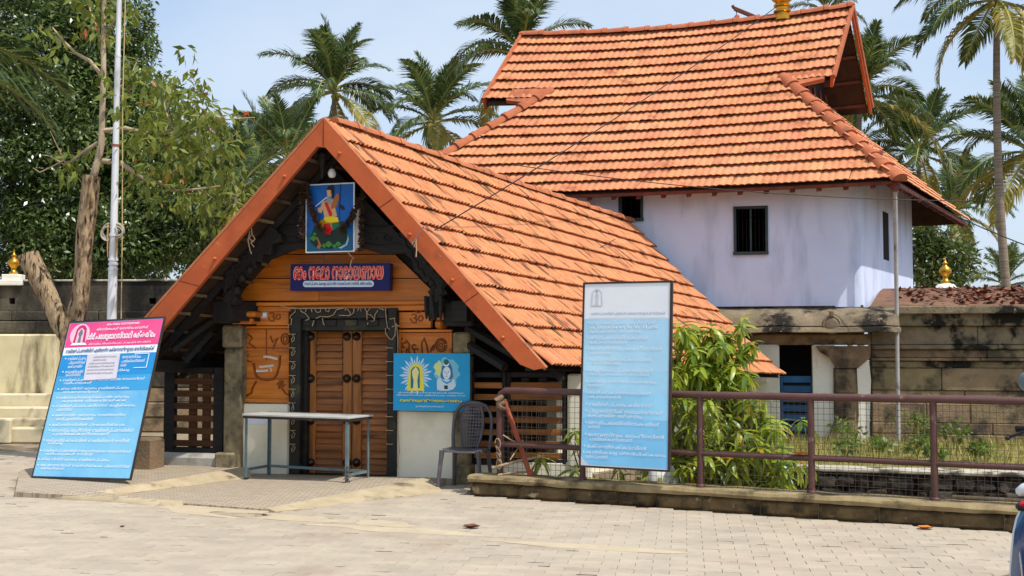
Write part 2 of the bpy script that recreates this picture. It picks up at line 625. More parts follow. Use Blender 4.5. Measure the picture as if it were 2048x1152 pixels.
ap = tag(apron.build('gate_apron', M_APRON), 'small-paver ramp sloping up to the temple door', kind='structure')
# left raised strip
ls = [A_TIP, gnd(366, 1003, 0.035), A_LI0, A_LI1, G.w(-2.0, 0.0, 0.11), G.w(-3.6, 0.0, 0.10), gnd(40, 940, 0.085)]
mb = MB(); nn = len(ls)
mb.add([tuple(p) for p in ls] + [(p.x, p.y, -0.03) for p in ls], [tuple(range(nn))] + [((i + 1) % nn, i, i + nn, (i + 1) % nn + nn) for i in range(nn)])
mb.build('raised_strip', M_APRON, ap)


def fillet(name, top, foot, m, parent, steps=14, jit=0.010):
    mb = MB()
    vs, fs = [], []
    for i in range(steps + 1):
        a = i / steps
        T = top[0].lerp(top[1], a); Bt = foot[0].lerp(foot[1], a)
        j = Vector((random.uniform(-jit, jit), random.uniform(-jit, jit), 0))
        mid = T.lerp(Bt, 0.5) + Vector((0, 0, 0.012)) + j * .5
        vs += [tuple(T + Vector((0, 0, 0.006))), tuple(mid), tuple(Bt + j + Vector((0, 0, 0.003))), (Bt.x + j.x, Bt.y + j.y, -0.03), (T.x, T.y, -0.03)]
    for i in range(steps):
        for q in range(4):
            fs.append((i * 5 + q, i * 5 + q + 1, i * 5 + 5 + q + 1, i * 5 + 5 + q))
    fs += [(0, 1, 2, 3, 4), tuple(steps * 5 + q for q in (4, 3, 2, 1, 0))]
    return mb.add(vs, fs).build(name, m, parent, None, 50)


fillet('cement_edge', [a_fr_in, a_rb_in], [gnd(552, 1024, 0), gnd(888, 984, 0)], M_CEMENT, ap)
fillet('cement_edge', [A_TIP + Vector((0, .02, 0)), gnd(366, 1003, 0.035)], [gnd(26, 993, 0), gnd(368, 1014, 0)], M_CEMENT, ap)
fillet('cement_edge', [A_LI0, A_LI1], [gnd(230, 990, 0.022), gnd(505, 956, 0.025)], M_CEMENT, ap)
# washes of spilt cement on the paving
for (cx, cy, rx, ry) in ((430, 1022, 110, 11), (800, 1060, 190, 5), (560, 1034, 150, 6), (770, 1047, 60, 6), (1180, 1094, 200, 5)):
    pts = []
    for a in range(28):
        th = 2 * math.pi * a / 28
        r_ = 1 + 0.35 * noise.noise(Vector((math.cos(th) * 2 + cx, math.sin(th) * 2, cy)))
        q = gnd(cx + rx * math.cos(th) * r_, cy + ry * math.sin(th) * r_ + rx * math.cos(th) * 0.06, 0.004)
        pts.append(q)
    mb = MB(); nn = len(pts)
    mb.add([tuple(p) for p in pts] + [(p.x, p.y, -0.004) for p in pts], [tuple(range(nn))] + [((i + 1) % nn, i, i + nn, (i + 1) % nn + nn) for i in range(nn)])
    mb.build('cement_patch', M_PATCH, plaza)

# ------------------------------------------------------------------ low wall under the railing
PH = 0.20
lw = thing('low_wall', 'low wall of rough pitched stone blocks under the brown railing', 'wall', FZ.w(0, 0, 0), -FZ.phi)
FL = 13.5
core = MB().box(0.02, FL, 0.035, 0.3, -0.9, PH - 0.05).build('core', M_CEMENT, lw, FZ.M)
u = 0.0
while u < FL - 0.1:
    L_ = random.uniform(0.36, 0.58)
    mb = MB()
    nx, nz_ = 6, 4
    vs, fs = [], []
    for iz in range(nz_ + 1):
        for ix in range(nx + 1):
            a, b = ix / nx, iz / nz_
            edge = min(a, 1 - a, b, 1 - b)
            d = 0.012 if edge == 0 else -0.018 - 0.022 * random.random()
            vs.append((u + 0.004 + a * (L_ - 0.008), d + 0.01, -0.015 + b * (PH - 0.042)))
    for iz in range(nz_):
        for ix in range(nx):
            q = iz * (nx + 1) + ix
            fs.append((q, q + 1, q + nx + 2, q + nx + 1))
    mb.add(vs, fs)
    mb.box(u + 0.004, u + L_ - 0.004, 0.022, 0.1, -0.015, PH - 0.057)
    mb.build('stone_block', M_PLINTH, lw, FZ.M)
    u += L_
cp = MB()
vs, fs = [], []
prof = [(-0.03, PH - 0.062), (-0.045, PH - 0.03), (-0.03, PH - 0.004), (0.02, PH + 0.004), (0.3, PH), (0.32, PH - 0.05)]
ns = 80
for i in range(ns + 1):
    uu = -0.02 + (FL + 0.02) * i / ns
    for (v_, z_) in prof:
        vs.append((uu, v_ + random.uniform(-.007, .007), z_ + random.uniform(-.006, .006)))
m_ = len(prof)
for i in range(ns):
    for q in range(m_ - 1):
        fs.append((i * m_ + q, (i + 1) * m_ + q, (i + 1) * m_ + q + 1, i * m_ + q + 1))
fs.append(tuple(range(m_)))
cp.add(vs, fs)
cp.build('coping', M_CAP, lw, FZ.M, 40)
# rough left end
MB().box(-0.02, 0.05, 0.0, 0.3, -0.02, PH - 0.04, .02).build('stone_block', M_PLINTH, lw, FZ.M)

# ------------------------------------------------------------------ retaining wall and grass bank behind the railing
RT_L, RT_R = gnd(1556, 932, 0.0), gnd(2300, 954, 0.0)
RW = Frame((RT_L.x, RT_L.y), math.degrees(math.atan2(RT_L.y - RT_R.y, RT_R.x - RT_L.x)))
RL = (RT_R - RT_L).length + 3
rw = thing('retaining_wall', 'black weathered rubble wall holding the grassy bank behind the railing', 'wall', tuple(RW.o), -RW.phi)
MB().box(0.0, RL, 0.06, 0.3, -0.9, -0.03).build('core', M_RUBBLE, rw, RW.M)
z0 = -0.72
row = 0
while z0 < -0.08:
    h = random.uniform(0.11, 0.19)
    h = min(h, -0.05 - z0)
    u = -0.03 - random.random() * .1
    while u < RL:
        L_ = random.uniform(0.12, 0.34)
        mb = MB().box(u + .006, u + L_ - .006, random.uniform(-.02, .02), 0.12, z0 + .006, z0 + h - .006, .028)
        mb.v = [(x + random.uniform(-.018, .018), y + random.uniform(-.02, .01), z + random.uniform(-.015, .015)) for x, y, z in mb.v]
        if u < 6.5: mb.build('stone', M_RUBBLE, rw, RW.M)
        u += L_
    z0 += h
M_LIME = mat('lime_edge', lin((196, 190, 174)), lin((150, 144, 128)), scale=5, rough=0.9, bump=0.5, bscale=30, stain=lin((60, 56, 48)), sscale=2.5, smin=0.5, smax=0.62, world=True)
cpv = MB().box(-0.05, RL, -0.03, 0.3, -0.05, 0.0, .015)
cpv.build('coping', M_LIME, rw, RW.M)

bank = MB()
vs, fs = [], []
NU, NV = 46, 22
bl0, br0 = RW.w(-0.05, 0.28, 0), RW.w(RL, 0.28, 0)
bl1, br1 = MN.w(-2.2, 0.1, 0), MN.w(6.5, 0.6, 0)
for j in range(NV + 1):
    for i in range(NU + 1):
        p = bl0.lerp(br0, i / NU).lerp(bl1.lerp(br1, i / NU), j / NV)
        z_ = -0.015 + 0.06 * math.sin(math.pi * j / NV) * (0.6 + 0.6 * noise.noise(p * 0.9)) + 0.02 * noise.noise(p * 3)
        vs.append((p.x, p.y, z_))
for j in range(NV):
    for i in range(NU):
        q = j * (NU + 1) + i
        fs.append((q, q + 1, q + NU + 2, q + NU + 1))
M_BANK = mat('dry_grass_soil', lin((150, 132, 84)), lin((112, 108, 58)), scale=2.5, rough=0.95, bump=0.6, bscale=30, world=True,
             stain=lin((86, 96, 40)), sscale=1.6, smin=0.5, smax=0.62)
bank.add(vs, fs)
bko = tag(bank.build('grass_bank', M_BANK, None, None, 60), 'dry grassy bank between the rubble wall and temple wall', kind='structure')
MB().add([tuple(p) for p in (RW.w(-.05, .28, -.01), RW.w(-.05, .28, -.9), MN.w(-2.2, .1, -.9), MN.w(-2.2, .1, -.01))], [(0, 1, 2, 3)]).build('bank_side', M_RUBBLE, bko)

# ------------------------------------------------------------------ old compound wall, plaster wall and steps on the left
LW = Frame((-8, 19.2), 1.0)


def fbox(fr, x0, y0, x1, y1, v0, v1, c=0.0, mb=None):
    """box whose front face (at depth v0) covers a rectangle of the photograph"""
    xm, ym = (x0 + x1) / 2, (y0 + y1) / 2
    u0, u1 = fr.loc(x0, ym, v0)[0], fr.loc(x1, ym, v0)[0]
    za, zb = fr.loc(xm, y1, v0)[1], fr.loc(xm, y0, v0)[1]
    return (mb or MB()).box(u0, u1, v0, v1, za, zb, c)


cw = thing('compound_wall', 'tall blackened granite compound wall behind the pruned tree', 'wall', tuple(LW.w(0, 0, 0)), -LW.phi)


def hole_wall(us, zs, holes, v0, th, depth=None):
    """wall front with openings; holes: set of (i, j) cells left open; depth: closed at the back of the opening"""
    mb = MB()
    for i in range(len(us) - 1):
        for j in range(len(zs) - 1):
            a, b, c, d = us[i], us[i + 1], zs[j], zs[j + 1]
            if (i, j) in holes:
                e = v0 + th
                mb.add([(a, v0, c), (a, e, c), (a, e, d), (a, v0, d)], [(0, 1, 2, 3)])
                mb.add([(b, v0, c), (b, v0, d), (b, e, d), (b, e, c)], [(0, 1, 2, 3)])
                mb.add([(a, v0, c), (b, v0, c), (b, e, c), (a, e, c)], [(0, 1, 2, 3)])
                mb.add([(a, v0, d), (a, e, d), (b, e, d), (b, v0, d)], [(0, 1, 2, 3)])
            else:
                mb.add([(a, v0, c), (b, v0, c), (b, v0, d), (a, v0, d)], [(0, 1, 2, 3)])
            if (i, j) not in holes or depth:
                mb.add([(a, v0 + th, c), (b, v0 + th, c), (b, v0 + th, d), (a, v0 + th, d)], [(3, 2, 1, 0)])
    a, b, c, d, e = us[0], us[-1], zs[0], zs[-1], v0 + th
    mb.add([(a, v0, d), (b, v0, d), (b, e, d), (a, e, d)], [(0, 1, 2, 3)])
    mb.add([(a, v0, c), (a, v0, d), (a, e, d), (a, e, c)], [(0, 1, 2, 3)])
    mb.add([(b, v0, c), (b, e, c), (b, e, d), (b, v0, d)], [(0, 1, 2, 3)])
    return mb


zt = LW.loc(200, 563, 0)[1]
zm = LW.loc(200, 622, 0)[1]
hs_ = [LW.loc(x, 600, 0)[0] for x in (18, 30, 298, 312)]
hz = [LW.loc(100, y, 0)[1] for y in (608, 596)]
hole_wall([-14, hs_[0], hs_[1], hs_[2], hs_[3], 9], [zm, hz[0], hz[1], zt], {(1, 1), (3, 1)}, 0, 0.45, True).build('parapet', M_BLACKSTONE, cw, LW.M)
# courses under the parapet
for (y0, y1, v) in ((622, 642, -0.06), (642, 668, -0.20), (668, 676, -0.10), (676, 720, 0.02), (720, 775, 0.0)):
    za, zb = LW.loc(200, y1, v)[1], LW.loc(200, y0, v)[1]
    u = -14.0
    while u < 8:
        L_ = random.uniform(0.8, 1.7)
        MB().box(u + .004, u + L_ - .004, v + random.uniform(-.012, .012), 0.4, za + .003, zb - .003, .018).build('stone_block', M_BLACKSTONE, cw, LW.M)
        u += L_
za = LW.loc(200, 775, 0)[1]
u = -14.0
for r_ in range(3):
    u = -14.0 - .4 * r_
    h = za / 3
    while u < 8:
        L_ = random.uniform(0.7, 1.4)
        MB().box(u + .004, u + L_ - .004, random.uniform(-.012, .012), 0.4, h * r_ + .003, h * (r_ + 1) - .003, .02).build('stone_block', M_STONE, cw, LW.M)
        u += L_
# coping strip, bleached
MB().box(-14, 9, -0.03, 0.48, zt + 0.001, zt + 0.035, .01).build('coping', M_LIME, cw, LW.M)

yw = thing('plaster_wall', 'streaked ochre plastered wall at the left edge above the steps', 'wall', tuple(LW.w(-1, -1, 0)), -LW.phi)
z_top, z_bot = LW.loc(60, 668, -0.9)[1], LW.loc(60, 786, -0.9)[1]
xr = LW.loc(112, 700, -0.9)[0]
MB().box(-6, xr, -0.9, -0.3, 0.0, z_top, .03).build('wall_body', M_PLASTER_Y, yw, LW.M)
st = thing('stone_steps', 'worn cream stone steps before the ochre wall at left edge', 'steps', tuple(LW.w(-1, -1.5, 0)), -LW.phi)
ys = [786, 812, 838, 858, 872]
prevz = 0
for i, (ya, xb) in enumerate(((788, 112), (815, 104), (838, 98), (856, 84))):
    v = -1.2 - 0.32 * i
    zt_ = LW.loc(60, ya, v)[1]
    ub = LW.loc(xb, ya, v)[0]
    MB().box(-6, ub, v, -0.905 if i == 0 else v + 0.318, 0.0, zt_, .02).build('step', M_STEP, st, LW.M)
MB().box(LW.loc(10, 850, -2.2)[0] - .5, LW.loc(24, 850, -2.2)[0], -2.25, -2.17 + .0, 0, LW.loc(20, 838, -2.2)[1], .02).build('end_block', M_STEP, st, LW.M)
# ------------------------------------------------------------------ clay tiles
def tile_mesh(name, m, bumps=2, amp=0.017, lift=0.03, th=0.016, n=12, shear=0.0, pw=0.8):
    vs, fs = [], []
    for y in (0.0, 0.5, 1.0):
        for i in range(n + 1):
            x = i / n
            z = lift * (1 - y) + amp * abs(math.sin(math.pi * bumps * x)) ** pw
            vs.append((x - 0.5, y, z))
    k = n + 1
    for r_ in range(2):
        for i in range(n):
            fs.append((r_ * k + i, r_ * k + i + 1, (r_ + 1) * k + i + 1, (r_ + 1) * k + i))
    b = len(vs)
    for i in range(n + 1):
        x, y, z = vs[i]
        vs.append((x, 0.0, z - th))
    for i in range(n):
        fs.append((b + i, b + i + 1, i + 1, i))
    vs += [(-0.5, 1.0, -th), (0.5, 1.0, -th)]
    fs += [tuple([b + i for i in range(n, -1, -1)] + [len(vs) - 2, len(vs) - 1])]
    fs += [(0, b, len(vs) - 2, 2 * k, k), (n, k + n, 2 * k + n, len(vs) - 1, b + n)]
    vs = [(x, y + x * shear, z) for x, y, z in vs]
    mb = MB().add(vs, fs)
    return mb.mesh(name, m, 50)


def tile_mats(S, u0, u1, nrow, cw, ok=None, jit=0.0035, shift=0.0, over=1.2, shear=False):
    """S(u, t) -> point; u in metres across, t 0 (ridge) .. 1 (eave)"""
    out = []
    for r_ in range(nrow):
        tb, tt = (r_ + 1) / nrow, (r_ + 1 - over) / nrow
        n_ = int((u1 - u0) / cw)
        for i in range(-2, n_ + 3):
            u = u0 + (i + 0.5 + (shift * (r_ % 2))) * cw
            if u < u0 or u > u1: continue
            if ok and not ok(u, (tb + tt + 0.2 / nrow) / 2, tb): continue
            p = S(u, tb)
            q = S(u, tt)
            y = q - p
            ln = y.length
            y.normalize()
            x = (S(u + 0.05, tb) - S(u - 0.05, tb)).normalized()
            zv = x.cross(y).normalized()
            if zv.z < 0: zv = -zv
            x0v = x
            x = y.cross(zv).normalized()
            wdt = cw * (abs(x0v.dot(x)) if shear else 1.0) * (S(u + 0.05, tb) - S(u - 0.05, tb)).length / 0.1
            M_ = Matrix.Identity(4)
            j = random.gauss(0, jit)
            xx = (x + y * random.gauss(0, .006)) * (wdt * 0.995)
            yy = (y + zv * random.gauss(0, .006)) * ln
            for a in range(3):
                M_[a][0], M_[a][1], M_[a][2] = xx[a], yy[a], zv[a]
                M_[a][3] = p[a] + zv[a] * (0.012 + abs(j)) + y[a] * random.gauss(0, .004)
            out.append(M_)
    return out


def cap_mesh(name, m, L_=0.4, r0=0.105, r1=0.125):
    """a half-round ridge tile along +x"""
    vs, fs = [], []
    n_ = 8
    for x, rr in ((0, r0), (L_ * .8, r1), (L_ * .8, r1 + .014), (L_, r1 + .014)):
        for i in range(n_ + 1):
            a = math.pi * i / n_
            vs.append((x, math.cos(a) * rr, math.sin(a) * rr * 0.85))
    k = n_ + 1
    for r_ in range(3):
        for i in range(n_):
            fs.append((r_ * k + i, (r_ + 1) * k + i, (r_ + 1) * k + i + 1, r_ * k + i + 1))
    fs.append(tuple(range(k)))
    fs.append(tuple(3 * k + i for i in range(k))[::-1])
    return MB().add(vs, fs).mesh(name, m, 45)


def caps_along(mesh, path, parent, step=0.4, L0=0.4, up=Vector((0, 0, 1)), sc=1.0):
    P = [Vector(p) for p in path]
    d, i, pos = 0.0, 0, P[0].copy()
    tot = sum((P[k + 1] - P[k]).length for k in range(len(P) - 1))
    n_ = max(1, int(round(tot / step)))
    st_ = tot / n_

    def pt(s):
        for k in range(len(P) - 1):
            l = (P[k + 1] - P[k]).length
            if s <= l or k == len(P) - 2:
                return P[k].lerp(P[k + 1], s / l), (P[k + 1] - P[k]).normalized()
            s -= l
    for k in range(n_):
        p, x = pt(k * st_)
        y = up.cross(x).normalized()
        z = x.cross(y)
        M_ = Matrix.Identity(4)
        q = random.uniform(.97, 1.04) * sc
        for a in range(3):
            M_[a][0], M_[a][1], M_[a][2], M_[a][3] = x[a] * st_ / L0 * 1.04, y[a] * q, z[a] * q, p[a] + z[a] * random.uniform(-.004, .006)
        inst('ridge_tile', mesh, parent, M_)


# ------------------------------------------------------------------ wood and paint
M_WOOD = mat('varnished_teak', lin((222, 132, 36)), lin((184, 98, 22)), scale=2.2, rough=0.42, bump=0.25, bscale=14, stretch=(0.6, 1, 9),
             stain=lin((92, 40, 10)), sscale=1.4, sstretch=(0.5, 1, 6), smin=0.55, smax=0.75, rnd=0.12, spec=0.45, bdist=0.006)
M_WOOD_V = mat('carved_teak_door', lin((166, 102, 44)), lin((114, 66, 26)), scale=2.6, rough=0.5, bump=0.3, bscale=16, stretch=(0.7, 1, 8),
               stain=lin((58, 28, 10)), sscale=1.6, sstretch=(.6, 1, 5), smin=0.55, smax=0.75, rnd=0.16, spec=0.4, bdist=0.006)
M_STILE = mat('teak_stile', lin((178, 112, 50)), lin((126, 74, 30)), scale=2.6, rough=0.5, bump=0.3, bscale=16, stretch=(9, 1, 0.7),
              stain=lin((64, 32, 12)), sscale=1.6, sstretch=(6, 1, .6), smin=0.55, smax=0.75, rnd=0.12, spec=0.4, bdist=0.006)
M_CARVE = mat('carved_groove', lin((150, 78, 24)), lin((112, 54, 16)), scale=8, rough=0.5)
M_DARK = mat('blackened_wood', lin((40, 36, 34)), lin((24, 22, 22)), scale=5, rough=0.7, bump=0.4, bscale=18, stretch=(.6, 1, 5), rnd=0.15, spec=0.35)
M_SLAT = mat('dark_slat_wood', lin((104, 66, 34)), lin((64, 40, 22)), scale=3, rough=0.65, bump=0.4, bscale=18, stretch=(.6, 1, 8), rnd=0.25)
M_SLAT2 = mat('brown_slat_wood', lin((176, 112, 52)), lin((126, 76, 32)), scale=3, rough=0.6, bump=0.4, bscale=18, stretch=(.6, 1, 8), rnd=0.25)
M_BARGE = mat('terracotta_painted_board', lin((186, 92, 48)), lin((168, 78, 40)), scale=3, rough=0.6, bump=0.2, bscale=12,
              stain=lin((118, 60, 38)), sscale=2.2, smin=0.54, smax=0.7, amt=0.6, rnd=0.04,
              stain2=lin((206, 150, 116)), s2scale=14, s2min=.66, s2max=.72)
M_PILLAR = mat('granite_pillar', lin((150, 136, 104)), lin((106, 96, 76)), scale=14, rough=0.92, bump=0.7, bscale=50, stain=lin((64, 58, 46)), sscale=4,
               smin=0.52, smax=0.68, bdist=0.012)
M_DADO = mat('cream_wall_paint', lin((240, 234, 212)), lin((232, 224, 198)), scale=1.6, rough=0.85, bump=0.12, bscale=20,
             stain=lin((188, 178, 146)), sscale=1.3, smin=0.56, smax=0.8, amt=0.7)
M_IRON = mat('black_boss', lin((46, 30, 22)), lin((30, 20, 16)), scale=8, rough=0.3, spec=0.6)
M_JAMB = mat('oiled_black_frame', lin((44, 42, 36)), lin((24, 26, 24)), scale=6, rough=0.55, bump=0.4, bscale=16, stain=lin((74, 70, 46)), sscale=2.5, smin=0.55, smax=0.7)
M_FLOOR = mat('threshold_cement', lin((176, 172, 164)), lin((150, 146, 138)), scale=4, rough=0.9, bump=0.3, bscale=30, stain=lin((110, 104, 94)), sscale=2.5, smin=.55, smax=.7)
M_BATTEN = mat('pale_batten', lin((128, 106, 80)), lin((70, 54, 40)), scale=7, rough=0.85, rnd=0.45, stretch=(.4, 1, 1))

gh = thing('temple_gatehouse', 'low temple gatehouse with steep terracotta tiled gable roof and carved wooden front', 'gatehouse', tuple(G.o), -G.phi)

# roof points
VV = -0.80


def gpt(px, py, v):
    u, z = G.loc(px, py, v)
    return G.w(u, v, z)


A0, C0, L0 = gpt(648, 246, VV), gpt(1092, 738, VV), gpt(205, 737, VV)
B1, E1 = at(1258, 449, 18.05), at(1566, 754, 17.2)
L1 = B1 + (L0 - A0) * 1.0
LEN = (B1 - A0).length
roof_ref = bpy.data.objects.new('roof', None)


def SR(u, t):
    a = u / LEN
    p = A0.lerp(B1, a).lerp(C0.lerp(E1, a), t)
    return p + Vector((0, 0, -0.05 * math.sin(math.pi * t)))


def SL(u, t):
    a = u / LEN
    p = A0.lerp(B1, a).lerp(L0.lerp(L1, a), t)
    return p + Vector((0, 0, -0.05 * math.sin(math.pi * t)))


# the tile colour runs in streaks down the slope: a helper axis fixed to the right slope
dn = (C0 - A0).normalized()
al = (B1 - A0).normalized()
nrm = al.cross(dn).normalized()
if nrm.z < 0: nrm = -nrm
al2 = dn.cross(nrm).normalized()


def axis_coords(m, ex, ey, ez):
    """turn a material's world coordinates into (along, down, normal)"""
    t_ = m.node_tree
    geo = [n_ for n_ in t_.nodes if n_.type == 'NEW_GEOMETRY' and n_.outputs['Position'].is_linked][0]
    outs = [l.to_socket for l in geo.outputs['Position'].links]
    cb = t_.nodes.new('ShaderNodeCombineXYZ')
    for k_, e_ in enumerate((ex, ey, ez)):
        d_ = t_.nodes.new('ShaderNodeVectorMath'); d_.operation = 'DOT_PRODUCT'
        d_.inputs[1].default_value = tuple(e_)
        t_.links.new(geo.outputs['Position'], d_.inputs[0])
        t_.links.new(d_.outputs['Value'], cb.inputs[k_])
    for s_ in outs:
        t_.links.new(cb.outputs[0], s_)


M_TILE_G = mat('weathered_clay_tile', lin((208, 144, 102)), lin((190, 118, 76)), scale=5, rough=0.9, bump=0.25, bscale=60, rnd=0.06, hue=0.004, world=True,
               stretch=(3, .8, 1), stain=lin((50, 38, 30)), sscale=3.0, sstretch=(3.4, 0.5, 1), smin=0.55, smax=0.61, amt=0.75, bdist=0.006,
               stain2=lin((126, 78, 50)), s2scale=5.0, s2min=0.585, s2max=0.65, s2stretch=(5.5, .55, 1))
axis_coords(M_TILE_G, al2, dn, nrm)
M_CAP_G = mat('clay_ridge_tile', lin((184, 116, 80)), lin((162, 94, 62)), scale=6, rough=0.9, bump=0.3, bscale=40, rnd=0.08, world=True,
              stain=lin((96, 70, 52)), sscale=5, smin=0.6, smax=0.72)
# roof body under the tiles
rb = MB()
NS = 10
for S_ in (SR, SL):
    vs, fs = [], []
    for lay in (-0.015, -0.05):
        for i in range(NS + 1):
            for j in range(NS + 1):
                p = S_(LEN * (0.004 + .992 * i / NS), j / NS * 0.985)
                vs.append((p.x, p.y, p.z + lay))
    k = (NS + 1)
    for lay in (0, k * k):
        for i in range(NS):
            for j in range(NS):
                fs.append((lay + i * k + j, lay + i * k + j + 1, lay + (i + 1) * k + j + 1, lay + (i + 1) * k + j))
    rb.add(vs, fs)
M_DECK = mat('roof_underside', lin((70, 48, 34)), lin((40, 30, 24)), scale=5, rough=0.9)
groof = rb.build('roof', M_DECK, gh)
def row_shear(S, cw, nrow, um=None):
    um = LEN / 2 if um is None else um
    p = S(um, .5); y = S(um, .5 - 1.2 / nrow) - p; ln = y.length; y.normalize()
    d = S(um + .05, .5) - S(um - .05, .5)
    xr = d.normalized()
    zv = xr.cross(y)
    xo = y.cross(zv) if zv.z > 0 else y.cross(-zv)
    sg = 1 if xo.dot(xr) > 0 else -1
    return sg * xr.dot(y) * cw * d.length / .1 / ln


tmesh = tile_mesh('roof_tile', M_TILE_G, 3, 0.027, 0.050, 0.011, 18, row_shear(SR, 0.205, 12))
tmesh2 = tile_mesh('roof_tile', M_TILE_G, 3, 0.026, 0.046, 0.012, 18, row_shear(SL, 0.205, 12))
NR = 12
scatter('roof_tile', tmesh, tile_mats(SR, 0.05, LEN, NR, 0.205, shear=True), M_TILE_G, groof, 300, 'roof_tile_field')
bake('roof_tile_field', tmesh2, tile_mats(SL, 0.05, LEN, NR, 0.205, shear=True), M_TILE_G, groof)
capm = cap_mesh('ridge_tile', M_CAP_G)
caps_along(capm, [A0 + al * (0.15 + (LEN - .15) * k / 8) + Vector((0, 0, 0.012 + 0.025 * abs(k - 4) / 4)) for k in range(9)], groof, 0.38, sc=.78)
# battens and rafters underneath (seen at the left verge)
for k in range(NR + 1):
    t_ = (k + 0.35) / (NR + 1)
    for S_ in (SL, SR):
        p, q = S_(0.07, t_), S_(LEN * .5, t_)
        MB().tube([(p.x, p.y, p.z - .068), (q.x, q.y, q.z - .068)], 0.024, 4).build('batten', M_BATTEN, groof)
for k in range(7):
    uu = 0.42 + k * 0.62
    for S_ in (SL, SR):
        p, q = S_(uu, 0.02), S_(uu, 0.985)
        dz = Vector((0, 0, -.15))
        MB().tube([p + dz, q + dz], 0.05, 4).build('rafter', M_DARK, groof)


# verge boards
def gpoly(name, pts, v0, v1, m, parent, smooth=None):
    pl = [G.loc(x, y, v0) for x, y in pts]
    return MB().prism(pl, v0, v1).build(name, m, parent, G.M, smooth)


gpoly('barge_board', [(648, 240), (1089, 736), (1068, 740), (1040, 729), (650, 294), (644, 294)], VV - 0.06, VV, M_BARGE, groof)
gpoly('barge_board', [(647.4, 240), (643.4, 294), (634, 293), (339, 642), (258, 737), (204, 737), (289, 642)], VV - 0.062, VV - .002, M_BARGE, groof)
for (a, b) in (((759, 415), (787, 396)), ((398, 572), (424, 594) if False else (360, 562)), ((930, 604), (957, 585)), ((647, 243), (647, 292))):
    MB().tube([gpt(*a, VV - .0615), gpt(*b, VV - .0615)], .0035, 4).build('board_joint', M_DARK, groof)
# thin cover strip on the edge
for (a, b) in (((648, 238), (1092, 737)), ((648, 238), (202, 738))):
    p, q = gpt(*a, VV - 0.03), gpt(*b, VV - 0.03)
    MB().tube([p, q], 0.028, 6).build('verge_strip', M_CAP_G, groof)
for (x, y) in ((430.6, 517.5), (569.7, 353), (679.6, 307), (820, 469), (1006, 675), (905, 560)):
    u, z = G.loc(x, y, VV - 0.06)
    MB().lathe([(0.02, 0), (0.018, 0.03), (0.008, 0.04)], n=8, M=Matrix.Translation((u, VV - .058, z)) @ Matrix.Rotation(R(90), 4, 'X')).build('dowel', M_BARGE, groof, G.M, 40)


def gb(name, x0, y0, x1, y1, v0, v1, m, parent=gh, c=0.006):
    return fbox(G, x0, y0, x1, y1, v0, v1, c).build(name, m, parent, G.M)


# gable planks
gw = gb('gable_wall', 470, 470, 868, 604, 0.03, 0.08, M_DARK)
pl_rows = [(420, 460), (461, 508), (509, 556), (557, 602)]
for (ya, yb) in pl_rows:
    def lx(y): return 640 - (y - 380) * 0.80 - 4
    def rx(y): return 655 + (y - 380) * 1.02 + 4
    cuts = [0.0, random.uniform(.38, .62), 1.0]
    for i in range(2):
        a0, a1 = cuts[i], cuts[i + 1]
        pts = [(lx(ya) + (rx(ya) - lx(ya)) * a0 + .4, ya + .6), (lx(ya) + (rx(ya) - lx(ya)) * a1 - .4, ya + .6),
               (lx(yb) + (rx(yb) - lx(yb)) * a1 - .4, yb - .4), (lx(yb) + (rx(yb) - lx(yb)) * a0 + .4, yb - .4)]
        gpoly('plank', pts, 0.0 - random.uniform(0, .006), 0.03, M_WOOD, gw)
# inner back, so that no light comes through above the planks
gpoly('gable_back', [(648, 300), (905, 610), (420, 610)], 0.10, 0.14, M_DARK, gw)

# dark carved gable board hanging in front, wavy lower edge
lowe = []
for i in range(41):
    a = i / 40
    x = 512 + (852 - 512) * a
    y = 500 - 16 * math.exp(-((a - .5) / .28) ** 2) * 0 + 5 * math.sin(a * math.pi * 6) + 22 * (abs(a - .5) * 2) ** 3
    lowe.append((x, y))
gcb = gpoly('carved_gable_board', [(648, 318), (852, 524)][::1] + lowe[::-1] + [(512, 524)][:0], -0.34, -0.28, M_DARK, gh)
for k in range(9):
    a = 0.08 + k * 0.105
    pts = []
    for j in range(9):
        th = j / 8 * math.pi * 1.7
        x = 545 + a * 280 + math.cos(th) * 9 * (1 - j / 14)
        y = 474 - 26 * (1 - abs(a - .5) * 2) * 0 + math.sin(th) * 9 * (1 - j / 14)
        u, z = G.loc(x, y, -0.345)
        pts.append((u, -0.345, z))
    MB().tube(pts, 0.012, 5).build('scroll', M_DARK, gcb, G.M, 60)
for (ya, r_) in ((452, .014), (488, .011)):
    p = [(*G.loc(x, ya + 3 * math.sin(x * .06), -0.345),) for x in range(540, 832, 8)]
    MB().tube([(a, -0.345, b) for a, b in p], r_, 5).build('moulding', M_DARK, gcb, G.M, 60)
# pendant at the apex
u, z = G.loc(645, 300, -0.6)
MB().lathe([(0.012, 0), (0.05, -.03), (0.06, -.06), (0.045, -.10), (0.05, -.14), (0.028, -.20), (0.03, -.23), (0.018, -.25), (0.024, -.28), (0.004, -.33)], (u, -0.6, z), 12).build('apex_pendant', M_DARK, gh, G.M, 50)

